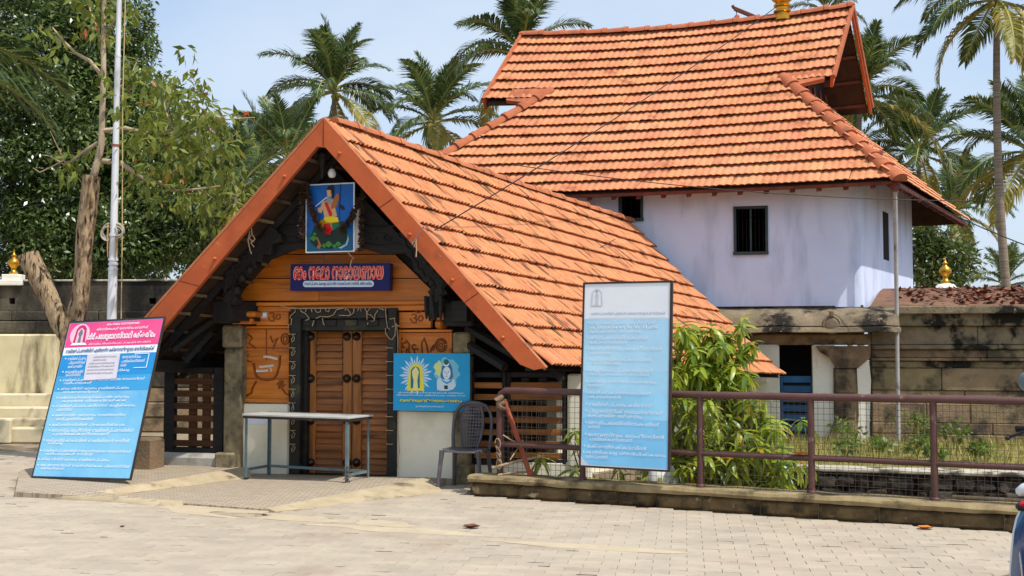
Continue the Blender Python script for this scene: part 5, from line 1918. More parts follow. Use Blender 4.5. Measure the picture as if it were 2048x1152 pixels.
# twisted wire hanging under the print and rope ends at the verge
tw = thing('hanging_twine', 'pale twine hanging below the framed print', 'twine', tuple(gpt(700, 530, -.5)), 0)
MB().tube([gpt(x, y, -.49) for x, y in ((696, 505), (702, 512), (708, 516), (703, 520), (700, 534))], .006, 5).build('twine', M_WIRE, tw)
tw = thing('knotted_rope', 'pale rope ends knotted to the underside of the left verge board', 'rope', tuple(gpt(500, 470, -.7)), 0)
for P_ in (((502, 452), (504, 468), (498, 476), (506, 484)), ((500, 462), (496, 480), (500, 500), (503, 508)), ((505, 470), (510, 478), (502, 486), (508, 494))):
    MB().tube([gpt(x, y, -.72) for x, y in P_], .007, 5).build('rope_end', M_WIRE, tw)
tw = thing('tied_wire', 'wire ends knotted round the right verge board', 'wire', tuple(gpt(830, 488, -.9)), 0)
for P_ in (((846, 453), (838, 468), (828, 482), (824, 490)), ((824, 486), (833, 482), (828, 494)), ((832, 478), (833, 500), (832, 514))):
    MB().tube([gpt(x, y, -.9) for x, y in P_], .006, 5).build('wire', I_GREY if P_[0][0] == 846 else M_WIRE, tw)

# ---- leaning notice board on the left
BLp = gnd(65, 953, .09)
e_ = Vector((math.cos(R(25)), -math.sin(R(25)), 0))
r_ = ray(147, 645)
TLp = CAM + r_ * ((BLp - CAM).dot(e_) / r_.dot(e_))
r_ = ray(260, 958)
nn_ = (TLp - BLp).cross(e_).normalized()
BRp = CAM + r_ * ((BLp - CAM).dot(nn_) / r_.dot(nn_))
b = Board(BLp, BRp, TLp)
M_BPRINT = mat('faded_blue_flex_print', lin((110, 186, 226)), lin((142, 202, 230)), scale=1.6, rough=.45, bump=.05, bscale=3,
               stain=lin((64, 158, 216)), sscale=1.2, smin=.5, smax=.75, amt=.7)
lbd = thing('leaning_notice_board', 'large pink and blue Malayalam notice board leaning back beside the flagpole', 'notice board', tuple(BLp), R(-25))
M_STEEL = mat('rusty_angle_frame', lin((64, 56, 54)), lin((44, 36, 34)), scale=9, rough=.7, stain=lin((110, 60, 36)), sscale=6, smin=.58, smax=.7)
MB().box(0, b.w, 0, .008, 0, b.h).build('print_sheet', M_BPRINT, lbd, b.M)
fr_ = MB()
for (a0, a1, c0, c1) in ((-.01, b.w + .01, -.012, .005), (-.01, b.w + .01, b.h - .005, b.h + .012), (-.01, .004, .0055, b.h - .0055), (b.w - .004, b.w + .01, .0055, b.h - .0055)):
    fr_.box(a0, a1, -.005, .018, c0, c1)
fr_.build('frame', M_STEEL, lbd, b.M)
W_, H_ = b.w, b.h


def brect(s0, t0, s1, t1, m, lay, par, name='print_band'):
    return b.poly(name, [(s0 * W_, (1 - t1) * H_), (s1 * W_, (1 - t1) * H_), (s1 * W_, (1 - t0) * H_), (s0 * W_, (1 - t0) * H_)], m, lay, par, False)


def btext(body, s0, s1, t0, t1, m, lay=5, par=None, bold=0.0, res=1):
    return b.text(body, s0 * W_, s1 * W_, (1 - t1) * H_, (1 - t0) * H_, m, lay, par, bold, res=res)


M_PINK = mat('pink_flex_print', lin((232, 62, 128)), lin((240, 92, 150)), scale=2.5, rough=.45)
brect(.008, .008, .992, .172, M_PINK, 1, lbd)
brect(.008, .1721, .992, .222, I_WHITE, 1, lbd)
I_BL2 = mat('blue_flex_print', lin((20, 136, 206)), lin((40, 150, 214)), scale=2, rough=.45)
brect(.008, .2221, .992, .36, I_BL2, 1, lbd)
I_BL3 = mat('mid_blue_flex_print', lin((52, 156, 214)), lin((72, 166, 218)), scale=2, rough=.45)
brect(.008, .3601, .992, .46, I_BL3, 1, lbd)
# idol emblem in a halo
def blob(cx, cy, rx, ry, n=22): return [(W_ * (cx + rx * math.cos(a)), H_ * (1 - cy - ry * math.sin(a))) for a in np.linspace(0, 2 * math.pi, n + 1)[:-1]]
I_PK2, I_MAG = pm('print_pale_pink', (248, 196, 214)), pm('print_magenta', (206, 40, 104))
b.poly('emblem_halo', blob(.145, .085, .105, .072), I_PK2, 2, lbd, False)
b.poly('emblem_arch', [(W_ * x, H_ * (1 - y)) for x, y in ((.09, .145), (.10, .05), (.125, .028), (.155, .022), (.185, .028), (.21, .05), (.22, .145))], I_MAG, 3, lbd, False)
b.poly('emblem_niche', [(W_ * x, H_ * (1 - y)) for x, y in ((.115, .145), (.12, .06), (.155, .04), (.19, .06), (.195, .145))], I_PK2, 4, lbd, False)
b.poly('emblem_idol', [(W_ * x, H_ * (1 - y)) for x, y in ((.14, .142), (.145, .10), (.13, .08), (.15, .052), (.165, .052), (.18, .08), (.168, .10), (.175, .142))], I_GREY, 5, lbd, False)
b.poly('emblem_base', [(W_ * x, H_ * (1 - y)) for x, y in ((.07, .158), (.09, .142), (.225, .142), (.25, .158))], I_WHITE, 5, lbd, False)
btext('ഓം നമോ നാരായണായ', .42, .76, .020, .034, I_WHITE, 5, lbd, .01)
btext('തിരുവിതാംകൂർ ദേവസ്വം ബോർഡ്', .32, .86, .046, .070, I_WHITE, 5, lbd, .01)
btext('ശ്രീപരശുരാമസ്വാമി ക്ഷേത്രം', .24, .95, .078, .136, I_WHITE, 6, lbd, .035, 2)
btext('തിരുവല്ലം, തിരുവനന്തപുരം - 27, ഫോൺ: 0471-2380706', .27, .92, .146, .163, I_WHITE, 5, lbd, .005)
btext('ബലിതർപ്പണത്തിന് എത്തുന്ന ഭക്തജനങ്ങളുടെ അറിവിലേക്ക്', .04, .97, .180, .216, I_DBLUE, 5, lbd, .02)
LINES = ['അമ്പലത്തിനകത്ത് മൊബൈൽ ഫോൺ ഉപയോഗിക്കരുത്', 'ക്ഷേത്രക്കടവിൽ ബലിയിടാൻ രസീത് എടുക്കണം', 'ക്യൂ നിന്ന് വരണം', 'ബലിതർപ്പണം കഴിഞ്ഞ് കുളിക്കണം', 'ക്ഷേത്രത്തിൽ പ്രവേശിക്കുക',
         'കുട്ടികളെ ശ്രദ്ധിക്കണം വിലപിടിപ്പുള്ള', 'ആഭരണങ്ങൾ സൂക്ഷിക്കുക', 'പ്ലാസ്റ്റിക് സാധനങ്ങൾ ക്ഷേത്രത്തിൽ കൊണ്ടുവരരുത്', 'ദേവസ്വം ഓഫീസിൽ', 'ബലിതർപ്പണത്തിന് ആവശ്യമായ സാധനങ്ങൾ ഇവിടെ', 'ലഭിക്കുന്നതാണ്',
         'ക്ഷേത്ര ദർശനം നടത്തുന്ന ഭക്തജനങ്ങൾ ശുദ്ധി', 'പാലിക്കേണ്ടതാണ്', 'വഴിപാടുകൾ രസീത് വാങ്ങി നടത്തേണ്ടതാണ്', 'കൂടുതൽ വിവരങ്ങൾക്ക് ക്ഷേത്രം ഓഫീസുമായി ബന്ധപ്പെടുക']


def bullets(rows, m, par, s_off=.04):
    for i, (t0, s0, s1, dot) in enumerate(rows):
        if dot: b.poly('bullet', blob(s0 - .025, t0, .008, .005, 8), m, 4, par, False)
        want = int((s1 - s0) * W_ / (.022 * H_) / .92)
        words = ' '.join(LINES[(i * 4 + 3 + q) % len(LINES)] for q in range(4)).split()
        body = words[0]
        for w_ in words[1:]:
            if len(body) + len(w_) + 1 > want: break
            body += ' ' + w_
        btext(body, s0, s1, t0 - .011, t0 + .011, m, 4, par, .008)


bullets([(.245, .08, .28, 1), (.272, .10, .28, 0), (.298, .10, .26, 0), (.332, .085, .28, 1), (.352, .10, .26, 0), (.245, .66, .85, 0), (.272, .66, .90, 0), (.298, .66, .72, 0), (.332, .62, .76, 0),
         (.388, .08, .94, 1), (.408, .10, .40, 0), (.445, .08, .80, 1), (.466, .11, .50, 0), (.502, .09, .82, 1), (.524, .12, .80, 0), (.556, .07, .90, 1), (.576, .09, .26, 0), (.615, .09, .82, 1), (.637, .11, .50, 0),
         (.676, .08, .84, 1), (.708, .09, .94, 1), (.730, .11, .70, 0), (.772, .06, .92, 1), (.792, .08, .24, 0), (.838, .05, .96, 1), (.858, .08, .58, 0), (.892, .05, .76, 1), (.928, .06, .98, 1), (.948, .07, .32, 0)], I_WHITE, lbd)
# pasted paper and torn tape
I_PAPER = mat('pasted_paper', lin((222, 216, 226)), lin((208, 202, 214)), scale=4, rough=.8)
b.poly('pasted_paper', [(W_ * x, H_ * (1 - y)) for x, y in ((.285, .222), (.632, .224), (.648, .384), (.305, .392))], I_PAPER, 6, lbd, False)
for i, tt in enumerate((.242, .262, .284, .304, .326, .348)):
    btext(LINES[(i * 3 + 1) % len(LINES)], .36 if i < 2 else .32, .60 if i != 1 else .5, tt - .008, tt + .008, I_GREY, 8, lbd, .0)
for (s0, t0, s1, t1) in ((.78, .227, .93, .231), (.925, .231, .933, .318), (.80, .316, .93, .320)):
    brect(s0, t0, s1, t1, I_WHITE, 6, lbd, 'tape_mark')
# what the board leans against
sp = fbox(Frame((TLp.x + .9, TLp.y + .1), 12), 256, 876, 304, 946, 0.0, 0.3, .03)
o_ = sp.build('stone_stub', M_STONE, None, Frame((TLp.x + .9, TLp.y + .1), 12).M)
tag(o_, 'short square stone stub behind the right foot of the leaning board', 'stone post')

# ---- faded board on the railing
Bp = [FZ.loc(x, y, -.07) for x, y in ((1161, 931), (1336, 941), (1182, 567))]
pts3 = [FZ.w(u_, -.07, z_) for u_, z_ in Bp]
pts3[2] = pts3[2] + FZ.n * .10
b = Board(*pts3)
ib = thing('railing_notice_board', 'tall sun-faded white and blue notice board tied to the brown railing', 'notice board', tuple(pts3[0]), -FZ.phi)
M_FADE = mat('bleached_white_print', lin((232, 234, 238)), lin((222, 226, 232)), scale=2, rough=.5)
MB().box(0, b.w, 0, .01, 0, b.h).build('print_sheet', M_FADE, ib, b.M)
fr_ = MB()
for (a0, a1, c0, c1) in ((-.015, b.w + .015, -.015, .004), (-.015, b.w + .015, b.h - .004, b.h + .015), (-.015, .004, .0045, b.h - .0045), (b.w - .004, b.w + .018, .0045, b.h - .0045)):
    fr_.box(a0, a1, -.006, .03, c0, c1)
fr_.build('frame', M_STEEL, ib, b.M)
W_, H_ = b.w, b.h
for k_, (t0, t1, rgb) in enumerate(((.195, .34, (158, 200, 226)), (.34, .48, (162, 206, 230)), (.48, .60, (150, 200, 228)), (.60, .74, (132, 192, 226)), (.74, .86, (116, 184, 224)), (.86, .992, (112, 182, 224)))):
    c_ = lin(rgb)
    mm = mat('faded_blue_band_%d' % k_, c_, lin(tuple(min(255, x + 16) for x in rgb)), scale=2.5, rough=.5, stain=lin(tuple(min(255, x + 34) for x in rgb)), sscale=1.5, smin=.52, smax=.75, amt=.7)
    brect(.01, t0 + .00005, .99, t1 - .00005, mm, 1, ib)
brect(.06, .182, .97, .186, I_WHITE, 2, ib)
I_GHOST = pm('ghost_blue', (150, 180, 214))
btext('ബലിതർപ്പണത്തിന് എത്തുന്ന ഭക്തജനങ്ങളുടെ അറിവിലേക്ക്', .08, .95, .158, .178, I_GHOST, 3, ib, .01)
I_GH2 = pm('ghost_grey', (200, 204, 212))
b.poly('emblem_arch', [(W_ * x, H_ * (1 - y)) for x, y in ((.08, .125), (.09, .05), (.12, .033), (.15, .028), (.18, .033), (.21, .05), (.22, .125))], I_GH2, 2, ib, False)
b.poly('emblem_niche', [(W_ * x, H_ * (1 - y)) for x, y in ((.10, .122), (.105, .055), (.15, .038), (.195, .055), (.20, .122))], M_FADE, 3, ib, False)
b.poly('emblem_idol', [(W_ * x, H_ * (1 - y)) for x, y in ((.13, .118), (.135, .09), (.125, .07), (.145, .045), (.158, .045), (.178, .07), (.168, .09), (.172, .118))], I_GH2, 4, ib, False)
b.poly('emblem_dot', blob(.15, .043, .010, .005, 8), I_GREY, 5, ib, False)
I_SOFT = pm('print_soft_white', (222, 234, 244))
bullets([(.215, .09, .84, 1), (.238, .08, .90, 0), (.262, .08, .68, 0), (.298, .08, .76, 1), (.322, .08, .52, 0), (.356, .09, .92, 1), (.380, .07, .34, 0), (.416, .10, .80, 1), (.438, .10, .45, 0), (.476, .08, .82, 1), (.498, .08, .78, 0),
         (.538, .08, .86, 1), (.560, .07, .26, 0), (.600, .08, .80, 1), (.624, .08, .46, 0), (.662, .08, .82, 1), (.698, .08, .94, 1), (.722, .07, .70, 0), (.762, .08, .90, 1), (.784, .08, .22, 0), (.826, .08, .96, 1), (.850, .10, .60, 0), (.890, .07, .76, 1), (.924, .06, .98, 1), (.946, .06, .32, 0)], I_SOFT, ib)
b.poly('torn_corner', [(0.004, .004), (.10, .004), (.03, .06), (.004, .10)], I_GH2, 3, ib, False)
# ------------------------------------------------------------------ railing
M_RAIL = mat('brown_painted_pipe', lin((96, 62, 56)), lin((76, 48, 44)), scale=6, rough=.5, bump=.2, bscale=30, stain=lin((140, 116, 104)), sscale=9, smin=.62, smax=.72, spec=.4)
rl = thing('pipe_railing', 'brown pipe railing with square wire mesh on the low stone wall', 'railing', tuple(FZ.w(.1, .12, PH)), -FZ.phi)
VR = .12
ZT, ZM = FZ.loc(1400, 789, VR)[1], FZ.loc(1400, 906, VR)[1]
u0 = FZ.loc(1000, 860, VR)[0]
tr = [(u0, VR, PH), (u0 - .005, VR, ZT - .12), (u0 + .012, VR, ZT - .03), (u0 + .06, VR, ZT), (u0 + .2, VR, ZT)] + [(u0 + .2 + k * .8, VR, ZT + random.uniform(-.004, .004)) for k in range(1, 16)]
MB().tube(tr, .034, 12).build('top_rail', M_RAIL, rl, FZ.M, 60)
MB().tube([(u0, VR, ZM)] + [(u0 + k * .9, VR, ZM + random.uniform(-.004, .004)) for k in range(1, 14)], .026, 10).build('middle_rail', M_RAIL, rl, FZ.M, 60)
pu = [FZ.loc(x, 860, VR)[0] for x in (1165, 1400, 1622, 1867)]
pu += [pu[-1] + 1.1 * k for k in range(1, 6)]
for u_ in pu:
    MB().tube([(u_, VR, PH - .02), (u_, VR, ZT)], .030, 10).build('post', M_RAIL, rl, FZ.M, 60)
    MB().lathe([(.042, 0), (.042, .02), (.032, .03)], (u_, VR, PH), 10).build('post_collar', M_RAIL, rl, FZ.M, 60)
# wire mesh
M_MESH = mat('rusty_wire', lin((104, 88, 76)), lin((74, 60, 52)), scale=14, rough=.6, metal=.3)
V, Fq = [], []


def wire(p, q, r_):
    d_ = (q - p).normalized()
    a_ = d_.orthogonal().normalized() * r_; c_ = d_.cross(a_).normalized() * r_
    k_ = len(V)
    for e in (p, q):
        for o_ in (a_, c_, -a_, -c_): V.append(tuple(e + o_))
    for i in range(4):
        Fq.append((k_ + i, k_ + (i + 1) % 4, k_ + 4 + (i + 1) % 4, k_ + 4 + i))


x_ = u0 + .05
while x_ < 8.5:
    j = random.uniform(-.004, .004)
    z1 = random.uniform(.45, .55)
    wire(Vector((x_, VR - .012, PH + .01)), Vector((x_ + j, VR - .018, PH + (ZT - PH) * z1)), .0022)
    wire(Vector((x_ + j, VR - .018, PH + (ZT - PH) * z1)), Vector((x_, VR - .012, ZT)), .0022)
    x_ += .052
z_ = PH + .03
while z_ < ZT - .03:
    x_ = u0
    while x_ < 8.5:
        wire(Vector((x_, VR - .014 - .004 * math.sin(x_ * 5), z_ + .003 * math.sin(x_ * 7))), Vector((x_ + .5, VR - .014 - .004 * math.sin((x_ + .5) * 5), z_ + .003 * math.sin((x_ + .5) * 7))), .0022)
        x_ += .5
    z_ += .052
o_ = inst('wire_mesh', mesh_np('wire_mesh', V, Fq, M_MESH), rl, FZ.M); o_['kind'] = 'stuff'

# things at the left end of the railing
op = thing('leaning_pipe', 'rust-orange pipe leaning inside the left end of the railing', 'pipe', tuple(FZ.w(.6, .3, PH)), 0)
M_ORG = mat('orange_pipe', lin((176, 84, 50)), lin((140, 64, 40)), scale=7, rough=.6, bump=.2, bscale=20)
a_, b_ = FZ.loc(1008, 800, .22), FZ.loc(1062, 954, .16)
MB().tube([FZ.w(a_[0], .22, a_[1]), FZ.w(b_[0], .16, b_[1])], .026, 10).build('pipe', M_ORG, op, None, 60)
MB().lathe([(.034, 0), (.034, .05), (.03, .055)], tuple(FZ.w(b_[0], .16, b_[1])), 10).build('socket', M_ORG, op, None, 60)
M_STICK = mat('dry_stick', lin((186, 164, 130)), lin((136, 112, 84)), scale=12, rough=.85, bump=.3, bscale=40)
for i, (x0, y0, x1, y1, r_, lab) in enumerate(((984, 936, 1092, 912, .014, 'thick pale stick sticking out past the left railing post'), (996, 950, 1075, 944, .010, 'thin bleached stick lying flat on the low wall'),
                                           (1006, 870, 1050, 905, .007, 'thin bent twig caught behind the wire mesh'), (1020, 920, 1046, 880, .006, 'short upright twig between pipe and left post'))):
    a_, b_ = FZ.loc(x0, y0, .05), FZ.loc(x1, y1, .25)
    p, q = FZ.w(a_[0], .05, a_[1]), FZ.w(b_[0], .25, b_[1])
    m_ = p.lerp(q, .5) + Vector((.01, 0, .015))
    tag(MB().tube([p, m_, q], [r_, r_ * 1.05, r_ * .7], 7).build('dry_stick', M_STICK, None, None, 60), lab, 'stick', 'sticks at the end of the railing')
M_CLOTH = mat('faded_rag', lin((146, 120, 98)), lin((100, 80, 66)), scale=10, rough=.95, bump=.4, bscale=30)
pts = [FZ.w(u0 + .03 + .02 * math.sin(k * 2.1), VR - .05 + .03 * math.cos(k * 1.7), ZT - .05 - k * .018) for k in range(9)]
tag(MB().tube(pts, [.012, .03, .036, .03, .038, .03, .024, .03, .01], 7).build('rope_bundle', M_CLOTH, None, None, 60), 'knotted rag and rope wound round the left railing post', 'rope')
rope = MB()
for k_ in range(4):
    pts = [FZ.w(u0 + .02 + .03 * math.cos(a + k_) , VR - .06 - .01 * k_, PH + .12 + .07 * k_ + .05 * math.sin(a)) for a in np.linspace(0, 5.6, 10)]
    rope.tube(pts, .004, 5)
tag(rope.build('rope_coil', M_WIRE, None, None, 60), 'loops of pale cord hanging down the left railing post', 'rope')
p, q = FZ.loc(1905, 996, .22), FZ.loc(2075, 999, .2)
tag(MB().tube([FZ.w(p[0], .22, PH + .03), FZ.w((p[0] + q[0]) / 2, .215, PH + .032), FZ.w(q[0] + .6, .2, PH + .03)], .014, 8).build('bamboo_pole', M_STICK, None, None, 60), 'long pale pole lying on the low wall at the right', 'pole')

# ------------------------------------------------------------------ flagpole
M_SILVER = mat('aluminium_paint', lin((226, 228, 230)), lin((206, 208, 212)), scale=3, rough=.38, metal=.1, stain=lin((150, 148, 146)), sscale=3, smin=.55, smax=.7, stretch=(1, 1, .3))
DP = 13.9
fb = at(221, 640, DP); fb.z = 0
ftop = at(238.5, 0, DP)
fl = thing('flagpole', 'tall silver painted stepped flagpole rising beside the pruned tree', 'flagpole', tuple(fb), 0)


def fpt(y, off=0):
    t_ = (640 - y) / 640
    p = at(223.5 + 15 * t_ + off, y, DP)
    return p


def seg(y0, y1, r0, r1, n_=14):
    MB().tube([fpt(y0), fpt((y0 + y1) / 2), fpt(y1)], [r0, (r0 + r1) / 2, r1], n_).build('pole_section', M_SILVER, fl, None, 60)


pxm = F / DP
MB().tube([fb, fpt(640), fpt(538)], [.068, .060, .056], 16).build('pole_section', M_SILVER, fl, None, 60)
seg(537, 470, .050, .048); seg(470, 290, .046, .042); seg(290, 112, .040, .037); seg(112, -420, .033, .024)
for (y, r_) in ((538, .062), (528, .060), (519, .062), (112, .040), (470, .060)):
    MB().tube([fpt(y + 2.5), fpt(y - 2.5)], r_, 14).build('collar', M_SILVER, fl, None, 60)
MB().tube([fpt(294), fpt(289)], .047, 14).build('tape_band', plain('rust_tape', lin((150, 84, 60))), fl, None, 60)
for k_ in range(9):
    sg = -1 if k_ % 2 else 1
    c_ = fpt(463 + random.uniform(-4, 6))
    pts = [c_ + Vector((sg * (.05 + .085 * math.sin(a)), -.05 + .03 * math.cos(k_), .085 * math.cos(a) * (1 + .15 * math.sin(k_ * 3)))) for a in np.linspace(0, math.pi, 9)]
    MB().tube(pts, .009 + .004 * (k_ < 2), 6).build('wire_coil', plain('coil_grey', lin((176, 166, 152))), fl, None, 60)
MB().tube([fpt(448) + Vector((-.06, -.05, 0)), fpt(500) + Vector((-.055, -.055, 0)), fpt(515) + Vector((-.05, -.05, 0))], .008, 6).build('cable', plain('tan_cable', lin((190, 150, 100))), fl)
MB().tube([fpt(470) + Vector((.055, -.05, 0)), fpt(515) + Vector((.055, -.05, 0))], .010, 6).build('cable', plain('tan_cable', lin((190, 150, 100))), fl)
MB().tube([fpt(-420) + Vector((.1, -.03, 0)), fpt(200) + Vector((.085, -.03, 0)), fpt(480) + Vector((.12, -.03, 0)), fpt(640) + Vector((.13, -.03, 0)), fb + Vector((.12, -.03, .3))], .007, 6).build('halyard', plain('yellow_rope', lin((196, 172, 120))), fl)

# ------------------------------------------------------------------ table
M_TLEG = mat('grey_green_angle_iron', lin((112, 130, 132)), lin((88, 104, 108)), scale=7, rough=.5, stain=lin((150, 120, 90)), sscale=8, smin=.64, smax=.74)
M_TTOP = mat('grey_sheet_top', lin((190, 190, 184)), lin((168, 168, 162)), scale=4, rough=.45, stain=lin((140, 136, 128)), sscale=3, smin=.55, smax=.7)
ZTB = .02
fl_, fr__ = gnd(488.6, 960, ZTB), gnd(694.7, 973, ZTB)
ex = (fr__ - fl_); TW = ex.length; ang = math.atan2(ex.y, ex.x)
TM = Matrix.Translation(fl_) @ Matrix.Rotation(ang, 4, 'Z')
TD, TH = .44, .735
tbl = thing('metal_table', 'narrow grey metal table standing in front of the wooden door', 'table', tuple(fl_), ang)
top = MB().box(-.02, TW + .03, -.03, TD + .03, TH - .022, TH, .004).build('table_top', M_TTOP, tbl, TM)
MB().box(-.01, TW + .02, -.02, TD + .02, TH - .05, TH - .0225).build('apron_frame', M_STEEL, top, TM)
for (x, y) in ((0, 0), (TW, 0), (0, TD), (TW, TD)):
    sx, sy = (1 if x == 0 else -1), (1 if y == 0 else -1)
    zb0 = -.02 if y else 0.0
    lg = MB().box(x - .002, x + .032 * sx, y, y + .006 * sy, zb0, TH - .05).box(x, x + .006 * sx, y + .0065 * sy, y + .032 * sy, zb0, TH - .05).build('leg', M_TLEG, tbl, TM)
    MB().box(x - .004, x + .036 * sx, y - .003, y + .036 * sy, zb0 - .004, zb0 + .03, .003).build('foot', M_STEEL, lg, TM)
for (x0, x1, y0, y1) in ((.034, TW - .034, TD - .02, TD - .012), (.008, .016, .034, TD - .034), (TW - .016, TW - .008, .034, TD - .034)):
    MB().box(x0, x1, y0, y1, .10, .13).build('stretcher', M_TLEG, tbl, TM)
# chain and lock on a table leg
M_CHAIN = mat('rusty_chain', lin((96, 66, 48)), lin((64, 44, 34)), scale=20, rough=.6, metal=.4)
ch = thing('rusty_chain', 'rusty chain heaped round the right front table leg', 'chain', tuple(fr__), 0)
base_ = TM @ Vector((TW, 0, 0))
for k_ in range(26):
    if k_ < 14:
        c_ = base_ + Vector((.03 * math.sin(k_ * 2.1), -.03 + .02 * math.cos(k_ * 1.9), .20 - k_ * .0145))
    else:
        c_ = base_ + Vector((-.02 - (k_ - 14) * .022, -.06 + .02 * math.sin(k_), .006 + .004 * (k_ % 2)))
    d1 = Vector(rng.normal(size=3)).normalized(); d2 = d1.orthogonal().normalized()
    pts = [c_ + d1 * .017 * math.cos(a) + d2 * .009 * math.sin(a) for a in np.linspace(0, 2 * math.pi, 9)]
    MB().tube(pts, .0035, 5).build('link', M_CHAIN, ch, None, 60)

# ------------------------------------------------------------------ plastic chair
M_CHAIR = mat('charcoal_plastic', lin((88, 84, 88)), lin((70, 67, 72)), scale=5, rough=.42, spec=.4, stain=lin((120, 112, 116)), sscale=5, smin=.58, smax=.75)
cfl = gnd(889, 982)
CMt = Matrix.Translation(cfl + Vector((.21, .23, 0))) @ Matrix.Rotation(R(-16), 4, 'Z')
chr_ = thing('plastic_chair', 'charcoal plastic chair with woven-pattern back beside the low wall', 'chair', tuple(CMt.translation), R(-16))
SWD, SDP, SHT = .225, .215, .42
mb = MB()
pl_ = []
for a in np.linspace(0, 2 * math.pi, 29)[:-1]:
    c_, s_ = math.cos(a), math.sin(a)
    pl_.append((SWD * math.copysign(abs(c_) ** .55, c_) * (1 if s_ < 0 else .93), SDP * math.copysign(abs(s_) ** .55, s_)))
vs = [(x, y, SHT + .004 - .014 * (1 - (x / SWD) ** 2) + (.0 if y > -.15 else -.012)) for x, y in pl_] + [(x * 1.02, y * 1.02, SHT - .028) for x, y in pl_] + [(0, 0, SHT - .018)]
n_ = len(pl_)
mb.add(vs, [(i, (i + 1) % n_, 2 * n_) for i in range(n_)] + [(i + n_, (i + 1) % n_ + n_, (i + 1) % n_, i) for i in range(n_)] + [tuple(range(2 * n_ - 1, n_ - 1, -1))])
mb.build('seat', M_CHAIR, chr_, CMt, 50)
for (x, y, dx, dy) in ((-.20, -.185, -.035, -.045), (.20, -.185, .035, -.045), (-.185, .185, -.03, .07), (.185, .185, .03, .07)):
    MB().tube([(x, y, SHT - .01), (x + dx * .25, y + dy * .2, SHT - .10), (x + dx, y + dy, 0.0)], [.032, .026, .021], 8, flat=.75).build('leg', M_CHAIR, chr_, CMt, 60)


def bk_pt(x, z): return (x, SDP - .02 + .16 * (z - SHT) + .10 * (z - SHT) ** 2 - .03 * (1 - (x / .22) ** 2), z)


arch = [(-.205, SHT - .02), (-.215, SHT + .12), (-.215, SHT + .27), (-.195, SHT + .37), (-.145, SHT + .435), (-.07, SHT + .462), (0, SHT + .468), (.07, SHT + .462), (.145, SHT + .435), (.195, SHT + .37), (.215, SHT + .27), (.215, SHT + .12), (.205, SHT - .02)]
br_ = MB().tube([bk_pt(*p) for p in arch], [.022, .022, .022, .024, .027, .030, .031, .030, .027, .024, .022, .022, .022], 8, flat=.8).build('backrest_frame', M_CHAIR, chr_, CMt, 60)
def halfw(z): return .085 + .045 * math.sin((z - SHT) / .46 * math.pi * .95)
sp_ = MB()
for sg in (-1, 1):
    MB().tube([bk_pt(sg * halfw(z), z) for z in np.linspace(SHT - .02, SHT + .45, 9)], .013, 6).build('back_upright', M_CHAIR, br_, CMt, 60)
wv = MB()
nzz, nxx = 13, 8
for k_ in range(nzz):
    z = SHT + .02 + .42 * k_ / (nzz - 1)
    w_ = halfw(z)
    wv.tube([bk_pt(x, z) for x in np.linspace(-w_, w_, 5)], .0095, 4)
for k_ in range(nxx):
    s_ = -1 + 2 * (k_ + .5) / nxx
    wv.tube([bk_pt(s_ * halfw(z), z) for z in np.linspace(SHT, SHT + .45, 7)], .008, 4)
wv.build('woven_back', M_CHAIR, br_, CMt, 60)

# ------------------------------------------------------------------ finials on the compound wall and the far shrine
def stupika(name, label, x, ytop, ybase, D, px_w, dome=None):
    base = at(x, ybase, D)
    k_ = D / F
    t_ = thing(name, label, 'finial', tuple(base), 0)
    h = (ybase - ytop) * k_
    prof = [(.30, 0), (.34, .06), (.22, .12), (.16, .20), (.24, .28), (.42, .38), (.46, .46), (.36, .56), (.16, .64), (.12, .68), (.22, .73), (.10, .78), (.07, .86), (.02, .97), (.004, 1.0)]
    MB().lathe([(r_ * px_w * k_, z * h) for r_, z in prof], tuple(base), 18).build('gilded_vase', M_GOLD, t_, None, 50)
    if dome:
        MB().lathe([(r_ * k_, -z * k_) for r_, z in dome[::-1]], tuple(base), 18).build('dome', M_PLW, t_, None, 50)
    else:
        MB().box(base.x - 18 * k_, base.x + 18 * k_, base.y - .12, base.y + .12, base.z - .10, base.z - .002, .01).build('pedestal', M_PLW, t_)
        MB().box(base.x - 25 * k_, base.x + 25 * k_, base.y - .17, base.y + .17, base.z - .2, base.z - .102, .01).build('pedestal_base', M_PLW, t_)
    return t_


stupika('wall_finial', 'golden vase finial on a white block on the compound wall at left', 27, 497, 549, 19.3, 26)
stupika('shrine_finial', 'golden vase finial on a white dome beyond the stone wall at right', 1891, 512, 566, 30, 26, [(3, 0), (16, 3), (20, 8), (26, 14), (36, 22), (44, 34), (50, 90)])

# ------------------------------------------------------------------ overhead wires
M_CABLE = plain('black_cable', lin((34, 32, 32)))


def cable(name, label, a, b_, sag, r_, n_=14):
    pts = [a.lerp(b_, k / n_) - Vector((0, 0, sag * 4 * (k / n_) * (1 - k / n_))) for k in range(n_ + 1)]
    tag(MB().tube(pts, r_, 5).build(name, M_CABLE, None, None, 60), label, 'cable')


cable('overhead_cable', 'black cable rising across the big tiled roof to its gilded finial', gpt(826, 486, -.9), at(1552, 14, 19.8), .10, .008)
cable('overhead_cable', 'thin cable hanging in a loop over the gatehouse tiles', gpt(846, 455, -.85), SR(LEN * .72, .30) + Vector((0, 0, .25)), .35, .006)
cable('overhead_cable', 'thin cable stretched along the front eave of the big roof', at(1030, 330, 16.5), at(1935, 402, 16.2), .12, .007)
cable('overhead_cable', 'thin cable running off to the right from the eave corner', at(1792, 372, 16.6), at(2090, 505, 15), .05, .009)
cable('overhead_cable', 'thin wire crossing the trees at the far left', at(-40, 424, 24), at(160, 394, 17), .03, .006)

